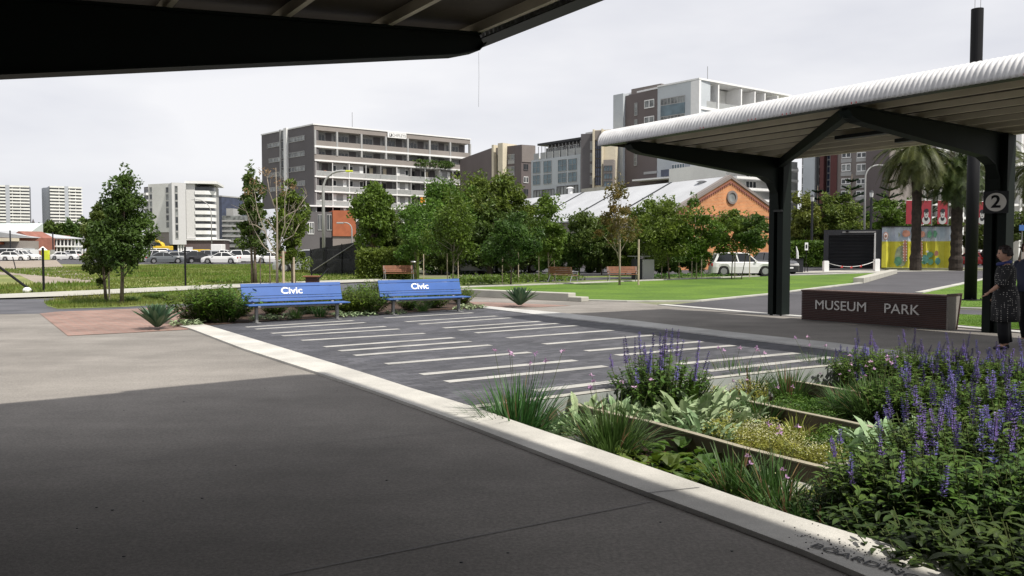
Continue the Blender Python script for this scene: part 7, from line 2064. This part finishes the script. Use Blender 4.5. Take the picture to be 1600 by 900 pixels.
# grass blades on the wild field and lawn edges
def blades(name, poly, n, h, w, m, z, seed, patch=0):
    rr = random.Random(seed); mb = MB(); xs = [p.x for p in poly]; ys = [p.y for p in poly]
    def inside(x, y):
        c = False; j = len(poly) - 1
        for i in range(len(poly)):
            if (poly[i].y > y) != (poly[j].y > y) and x < (poly[j].x - poly[i].x) * (y - poly[i].y) / (poly[j].y - poly[i].y) + poly[i].x: c = not c
            j = i
        return c
    k = 0; vs = []; fs = []
    while k < n:
        x, y = rr.uniform(min(xs), max(xs)), min(ys) + (max(ys) - min(ys)) * rr.random() ** 1.4
        if not inside(x, y): continue
        k += 1; hh = h * rr.uniform(.5, 1.3) * (1 + .6 * sin(x * .5) * sin(y * .37)); a = rr.uniform(0, pi); dx, dy = cos(a) * w, sin(a) * w * .6
        lx, ly = rr.gauss(0, .25) * hh, rr.gauss(0, .25) * hh; i = len(vs)
        vs += [(x - dx, y - dy, z), (x + dx, y + dy, z), (x + lx, y + ly, z + hh)]; fs.append((i, i + 1, i + 2))
    mb.add(vs, fs); return mb.build(name, M[m], kind='stuff')
fieldp = [*gp([(-20, 462), (100, 457), (320, 446.5), (508, 438.5), (600, 437)]), W(-6.5, 52), W(-7.5, 60), W(-17, 98), W(-40, 96), W(-45, 70), *gp([(165, 441), (60, 446), (-20, 447)])]
blades('wild_grass', fieldp, 42000, .13, .05, 'leaf_field', 0, 1)
blades('verge_grass', gp([(68, 472), (110, 466.7), (290, 455.5), (370, 452), (385, 470), (290, 474), (180, 480), (90, 482.5), (74, 478)]), 9000, .10, .012, 'leaf_field', .015, 2)
blades('lawn_grass', [V((p.x, p.y, 0)) for p in gp([(1470, 491), (1640, 497), (1640, 516), (1542, 512.5), (1480, 505.5)])], 14000, .018, .005, 'leaf_lawn', .02, 4)
blades('lawn_grass', [V((p.x, p.y, 0)) for p in gp([(1446, 459), (1543, 437.5), (1660, 420), (1660, 478), (1490, 479.5)])], 16000, .020, .006, 'leaf_lawn', .02, 5)
cover('strip_planting', gp([(725, 446.5), (860, 441.5), (920, 438), (860, 434.5), (700, 438)]), 'leaf_cover', 3200, .16, .01, .38, .3, 11)
cover('strip_planting', gp([(1000, 436.5), (1200, 430.3), (1100, 430), (1000, 433)]), 'leaf_cover', 1200, .16, .01, .22, .3, 12)
# seeds, leaves and grit on the paving
rr = random.Random(77); mb = MB()
for _ in range(150):
    t = rr.random(); px = 1240 + 190 * t + rr.gauss(0, 10); py = 838 + 52 * t + rr.gauss(0, 8) - 4
    g = G(px, py, .036); a = rr.uniform(0, pi); s = rr.uniform(.002, .006)
    mb.ball(g + UP * s * .4, s, 5, 4, (1, 1, .5))
mb.build('fallen_seeds', M['near_black'], kind='stuff')
mb = MB()
for _ in range(26):
    px, py = rr.uniform(60, 1150), rr.uniform(600, 880); g = G(px, py, .006); s = rr.uniform(.003, .008); mb.ball(g, s, 5, 4, (1.4, 1, .5))
mb.build('floor_grit', M['near_black'], kind='stuff')

# ------------------------------------------------------------------ people
def skin_mesh(joints, edges, radii, sub=1):
    me = bpy.data.meshes.new('t'); me.from_pydata([tuple(j) for j in joints], edges, [])
    o = bpy.data.objects.new('t', me); COL.objects.link(o)
    o.modifiers.new('s', 'SKIN'); sl = me.skin_vertices[0].data
    for i, r in enumerate(radii): sl[i].radius = (r, r) if not hasattr(r, '__len__') else r
    sl[0].use_root = True
    md = o.modifiers.new('u', 'SUBSURF'); md.levels = sub; md.render_levels = sub
    dg = bpy.context.evaluated_depsgraph_get(); dg.update()
    m2 = bpy.data.meshes.new_from_object(o.evaluated_get(dg)); vs = [V(v.co) for v in m2.vertices]; fs = [tuple(p.vertices) for p in m2.polygons]
    bpy.data.objects.remove(o); bpy.data.meshes.remove(me); bpy.data.meshes.remove(m2)
    return vs, fs
def head_mesh(mb, c, f, r=.105):
    """head with brow, nose, lips, chin and ears looking along f"""
    f = V(f).normalized(); s = V((-f.y, f.x, 0)).normalized(); u = s.cross(f) * -1
    if u.z < 0: u = -u
    rs = []
    nv, nu = 16, 20
    for j in range(1, nv):
        t = pi * j / nv; z = -cos(t); ring = []
        for i in range(nu):
            a = 2 * pi * i / nu; x, y = cos(a) * sin(t), sin(a) * sin(t)
            fx = x * (.98 if x > 0 else 1.08); wy = y * .80 * (1 - .22 * max(0, -z))
            if x > .3:
                if -.35 < z < .1 and abs(y) < .25: fx += .20 * (1 - abs(y) / .25) * (1 - abs(z + .15) / .25 if abs(z + .15) < .25 else 0)
                if .02 < z < .25 and .15 < abs(y) < .45: fx -= .05
                if -.62 < z < -.45 and abs(y) < .28: fx += .05
                if z < -.75: fx += .10
            ring.append(c + f * (fx * r) + s * (wy * r) + u * (z * r * 1.18))
        rs.append(ring)
    mb.rings(rs)
    for sg in (-1, 1): mb.ball(c + s * sg * r * .80 - f * r * .05 - u * r * .05, r * .22, 8, 6, (.8, .5, 1.2))
def hand_mesh(wrist, d, side, curl=.5, sc=1.0):
    """palm with four bent fingers and a thumb, along d"""
    d = V(d).normalized(); side = V(side).normalized(); nrm = d.cross(side)
    wrist = wrist - d * .015 * sc; J = [wrist - d * .05 * sc, wrist, wrist + d * .045 * sc, wrist + d * .095 * sc]; E = [(0, 1), (1, 2), (2, 3)]; Rr = [.024 * sc, .026 * sc, .036 * sc, .036 * sc]
    vs, fs = [], []
    mbh = MB(); v_, f_ = skin_mesh(J, E, [(a, a * .6) for a in Rr]); mbh.add(v_, f_)
    for k, (o, L) in enumerate(((-.027, .068), (-.009, .078), (.009, .073), (.026, .058))):
        b = wrist + d * .068 * sc + side * o * sc; p = [b]; dd = d.copy()
        for q in range(3): p.append(p[-1] + dd * (L * sc / 3 * (1.15 - q * .12))); dd = (dd + nrm * curl * .5).normalized()
        v_, f_ = skin_mesh(p, [(0, 1), (1, 2), (2, 3)], [.0088 * sc, .0085 * sc, .008 * sc, .0065 * sc]); mbh.add(v_, f_)
    b = wrist + d * .03 * sc - side * .022 * sc; dd = (d - side * .8 + nrm * .3).normalized()
    v_, f_ = skin_mesh([b, b + dd * .035 * sc, b + dd * .035 * sc + (d * .9 + nrm * .4 - side * .2).normalized() * .03 * sc], [(0, 1), (1, 2)], [.011 * sc, .0095 * sc, .008 * sc]); mbh.add(v_, f_)
    return mbh.v, mbh.f

def person(label, base, fdir, Ht, pose, clothes):
    """one continuous skinned body, clothing as children"""
    f = V(fdir).normalized(); l = V((-f.y, f.x, 0)); S_ = Ht / 1.65
    b = V(base); root_name = 'person'
    def q(x, y, z): return b + (f * x + l * y + UP * z) * S_      # x forward, y to the person's left
    J = {k: q(*v) for k, v in pose.items()}
    names = list(J); idx = {n: i for i, n in enumerate(names)}
    E = [(a, c) for a, c in (('pelvis', 'spine'), ('spine', 'chest'), ('chest', 'neck'), ('neck', 'skull'), ('chest', 'shl'), ('chest', 'shr'), ('shl', 'ell'), ('ell', 'wrl'), ('shr', 'elr'), ('elr', 'wrr'),
         ('pelvis', 'hpl'), ('pelvis', 'hpr'), ('hpl', 'knl'), ('knl', 'anl'), ('anl', 'tol'), ('hpr', 'knr'), ('knr', 'anr'), ('anr', 'tor'))]
    RAD = dict(pelvis=.135, spine=.115, chest=.125, neck=.050, skull=.055, shl=.060, shr=.060, ell=.040, elr=.040, wrl=.026, wrr=.026, hpl=.095, hpr=.095, knl=.060, knr=.060, anl=.040, anr=.040, tol=.030, tor=.030)
    vs, fs = skin_mesh([J[n] for n in names], [(idx[a], idx[c]) for a, c in E], [RAD[n] * S_ for n in names], 2)
    mb = MB(); mb.add(vs, fs); hc = J['skull'] + UP * .07 * S_; look = clothes['look']; head_mesh(mb, hc, look, .104 * S_)
    for w, e in (('wrl', 'ell'), ('wrr', 'elr')):
        d = (J[w] - J[e]).normalized(); hv, hf = hand_mesh(J[w], d, f if abs(d.dot(f)) < .7 else l, .45, S_); mb.add(hv, hf)
    ORG_base = thing('person', label, 'person', tuple(b), None)
    body = mb.build('body', M['skin'], ORG_base, smooth=True)
    # face details
    lk = V(look).normalized(); sd = V((-lk.y, lk.x, 0)).normalized()
    mb = MB()
    for sg in (-1, 1): mb.ball(hc + lk * .086 * S_ + sd * sg * .032 * S_ + UP * .012 * S_, .012 * S_, 8, 6)
    mb.build('eyes', M['near_black'], ORG_base)
    mb = MB(); mb.ball(hc + lk * .094 * S_ - UP * .058 * S_, .020 * S_, 8, 5, (1, 1, .3)); mb.build('lips', M['brick_red'], ORG_base)
    # hair
    mb = MB(); rr = random.Random(4)
    for k in range(420):
        a = rr.uniform(0, 2 * pi); t = rr.uniform(0, 1.75); d = V((cos(a) * sin(t), sin(a) * sin(t), cos(t)))
        if d.dot(lk) > .45 and d.z < .72: continue
        if d.dot(lk) > .2 and d.z < .2: continue
        p = hc + V((d.x * .098, d.y * .098, d.z * .122)) * S_
        mb.ball(p, clothes['hairr'] * rr.uniform(.7, 1.2) * S_, 6, 4)
    mb.build('hair', M[clothes['hair']], ORG_base, smooth=True)
    return ORG_base, J, q, S_, f, l

def ring_cloth(cs, f, l):
    """loft of ellipses: (centre, half-width across, half-depth)"""
    rs = []
    for c, w, d in cs:
        rs.append([c + l * (w * cos(2 * pi * k / 28)) + f * (d * sin(2 * pi * k / 28)) for k in range(28)])
    return rs

# dotted dress fabric
dm, nt, b_, out = newmat('polka_dot_fabric')
tcn = nt.nodes.new('ShaderNodeTexCoord'); vo = nt.nodes.new('ShaderNodeTexVoronoi'); vo.inputs['Scale'].default_value = 30; vo.inputs['Randomness'].default_value = .25
nt.links.new(tcn.outputs['Object'], vo.inputs['Vector'])
lt = nt.nodes.new('ShaderNodeMath'); lt.operation = 'LESS_THAN'; lt.inputs[1].default_value = .19; nt.links.new(vo.outputs['Distance'], lt.inputs[0])
nt.links.new(mixc(nt, lt.outputs[0], (.010, .010, .012), (.55, .53, .50)), b_.inputs['Base Color']); b_.inputs['Roughness'].default_value = .85

wb = G(1569, 546); wf = V((-.93, .36, 0)).normalized()
POSE = dict(pelvis=(0, 0, .90), spine=(.01, 0, 1.06), chest=(.0, 0, 1.24), neck=(.01, 0, 1.40), skull=(.03, 0, 1.47), shl=(0, .165, 1.32), shr=(0, -.165, 1.32), ell=(.12, .26, 1.10), wrl=(.30, .20, .96), elr=(-.06, -.24, 1.06), wrr=(.08, -.28, .86),
            hpl=(0, .09, .84), hpr=(0, -.09, .84), knl=(.05, .10, .46), anl=(.02, .11, .08), tol=(.14, .13, .035), knr=(.0, -.10, .46), anr=(-.06, -.11, .08), tor=(.06, -.14, .035))
POSE = dict(POSE); POSE['ell'] = (.10, .27, 1.08); POSE['wrl'] = (.27, .24, .93)
pr, J, q, S_, f, l = person('person with dark bobbed hair in a black dress with white polka dots, facing left', wb, wf, 1.66, POSE, dict(look=(-.95, .20, -.02), hair='hair_dark', hairr=.028))
mb = MB(); cs = [(q(.0, 0, .46), .25 * S_, .20 * S_), (q(.0, 0, .60), .245 * S_, .20 * S_), (q(0, 0, .80), .235 * S_, .19 * S_), (q(0, 0, .92), .215 * S_, .175 * S_), (q(.01, 0, 1.05), .175 * S_, .15 * S_), (q(.01, 0, 1.18), .185 * S_, .155 * S_), (q(0, 0, 1.29), .185 * S_, .14 * S_), (q(0, 0, 1.355), .13 * S_, .11 * S_), (q(.005, 0, 1.375), .085 * S_, .085 * S_)]
rs = ring_cloth(cs, f, l)
for i, r_ in enumerate(rs[:4]):
    for k in range(28): r_[k] = r_[k] + (r_[k] - cs[i][0]) * (.05 * sin(k * 2.3 + i * .7))
mb.rings(rs, cap=True); mb.build('dress', dm, pr, smooth=True)
for s, e, w in (('shl', 'ell', 'wrl'), ('shr', 'elr', 'wrr')):
    mb = MB(); mb.tube([J[s] - (J[e] - J[s]) * .12, J[s], J[s].lerp(J[e], .5), J[e], J[e].lerp(J[w], .28)], [.055 * S_, .078 * S_, .066 * S_, .058 * S_, .055 * S_], 14); mb.build('sleeve', dm, pr, smooth=True)
for h, k, a in (('hpl', 'knl', 'anl'), ('hpr', 'knr', 'anr')):
    mb = MB(); mb.tube([J[h] - UP * .1, J[k] + UP * .05, J[k].lerp(J[a], .5), J[a] + UP * .03], [.10 * S_, .085 * S_, .085 * S_, .075 * S_], 14); mb.build('trouser_leg', M['black'], pr, smooth=True)
for a, t in (('anl', 'tol'), ('anr', 'tor')):
    mb = MB(); d = (J[t] - J[a]); d.z = 0; d.normalize(); vs, fs = skin_mesh([J[a] - d * .04 - UP * .035, J[a] + d * .06 - UP * .04, J[a] + d * .17 - UP * .05], [(0, 1), (1, 2)], [(.045, .04), (.048, .035), (.038, .025)]); mb.add(vs, fs); mb.build('shoe', M['near_black'], pr, smooth=True)
mb = MB(); c = q(.03, 0, 1.395); mb.tube([c + l * (.095 * cos(t)) + f * (.09 * sin(t)) - UP * (.02 * sin(t)) for t in [2 * pi * k / 16 for k in range(17)]], .028, 8); mb.build('scarf', mat('blue_scarf', (.03, .04, .16), var=.2), pr, smooth=True)
mb = MB(); mb.tube([q(.13, .03, 1.545), q(.135, .0, 1.54), q(.13, -.03, 1.545)], .006, 5); mb.build('glasses', M['near_black'], pr)

mbs = G(1606, 538); mf = V((-.8, -.5, 0)).normalized()
POSE2 = dict(POSE); POSE2.update(ell=(.02, .27, 1.08), wrl=(.16, .24, .90), elr=(.0, -.26, 1.08), wrr=(.14, -.22, .90), knl=(.10, .10, .46), anl=(.12, .12, .08), tol=(.25, .14, .035), knr=(-.03, -.10, .46), anr=(-.16, -.11, .09), tor=(-.03, -.13, .035))
pr, J, q, S_, f, l = person('person with reddish brown hair in dark clothes and grey sneakers, cut by the right edge', mbs, mf, 1.74, POSE2, dict(look=(-.8, -.4, -.15), hair='hair_brown', hairr=.032))
mb = MB(); cs = [(q(0, 0, .86), .19 * S_, .145 * S_), (q(0, 0, 1.0), .18 * S_, .14 * S_), (q(.01, 0, 1.18), .205 * S_, .15 * S_), (q(0, 0, 1.30), .20 * S_, .14 * S_), (q(0, 0, 1.37), .13 * S_, .11 * S_), (q(.0, 0, 1.40), .075 * S_, .075 * S_)]
mb.rings(ring_cloth(cs, f, l)); mb.build('shirt', mat('navy_shirt', (.02, .024, .05), var=.2), pr, smooth=True)
for s, e, w in (('shl', 'ell', 'wrl'), ('shr', 'elr', 'wrr')):
    mb = MB(); mb.tube([J[s] - (J[e] - J[s]) * .12, J[s], J[s].lerp(J[e], .5), J[e], J[e].lerp(J[w], .9)], [.05 * S_, .078 * S_, .066 * S_, .056 * S_, .042 * S_], 14); mb.build('sleeve', bpy.data.materials['navy_shirt'], pr, smooth=True)
for h, k, a in (('hpl', 'knl', 'anl'), ('hpr', 'knr', 'anr')):
    mb = MB(); mb.tube([J[h] + UP * .06, J[h], J[k], J[k].lerp(J[a], .5), J[a]], [.10 * S_, .112 * S_, .082 * S_, .075 * S_, .068 * S_], 14); mb.build('trouser_leg', M['black'], pr, smooth=True)
for a, t in (('anl', 'tol'), ('anr', 'tor')):
    mb = MB(); d = (J[t] - J[a]); d.z = 0; d.normalize(); vs, fs = skin_mesh([J[a] - d * .05 - UP * .035, J[a] + d * .07 - UP * .04, J[a] + d * .19 - UP * .05], [(0, 1), (1, 2)], [(.05, .045), (.052, .04), (.042, .028)]); mb.add(vs, fs); mb.build('shoe', M['panel_grey'], pr, smooth=True)
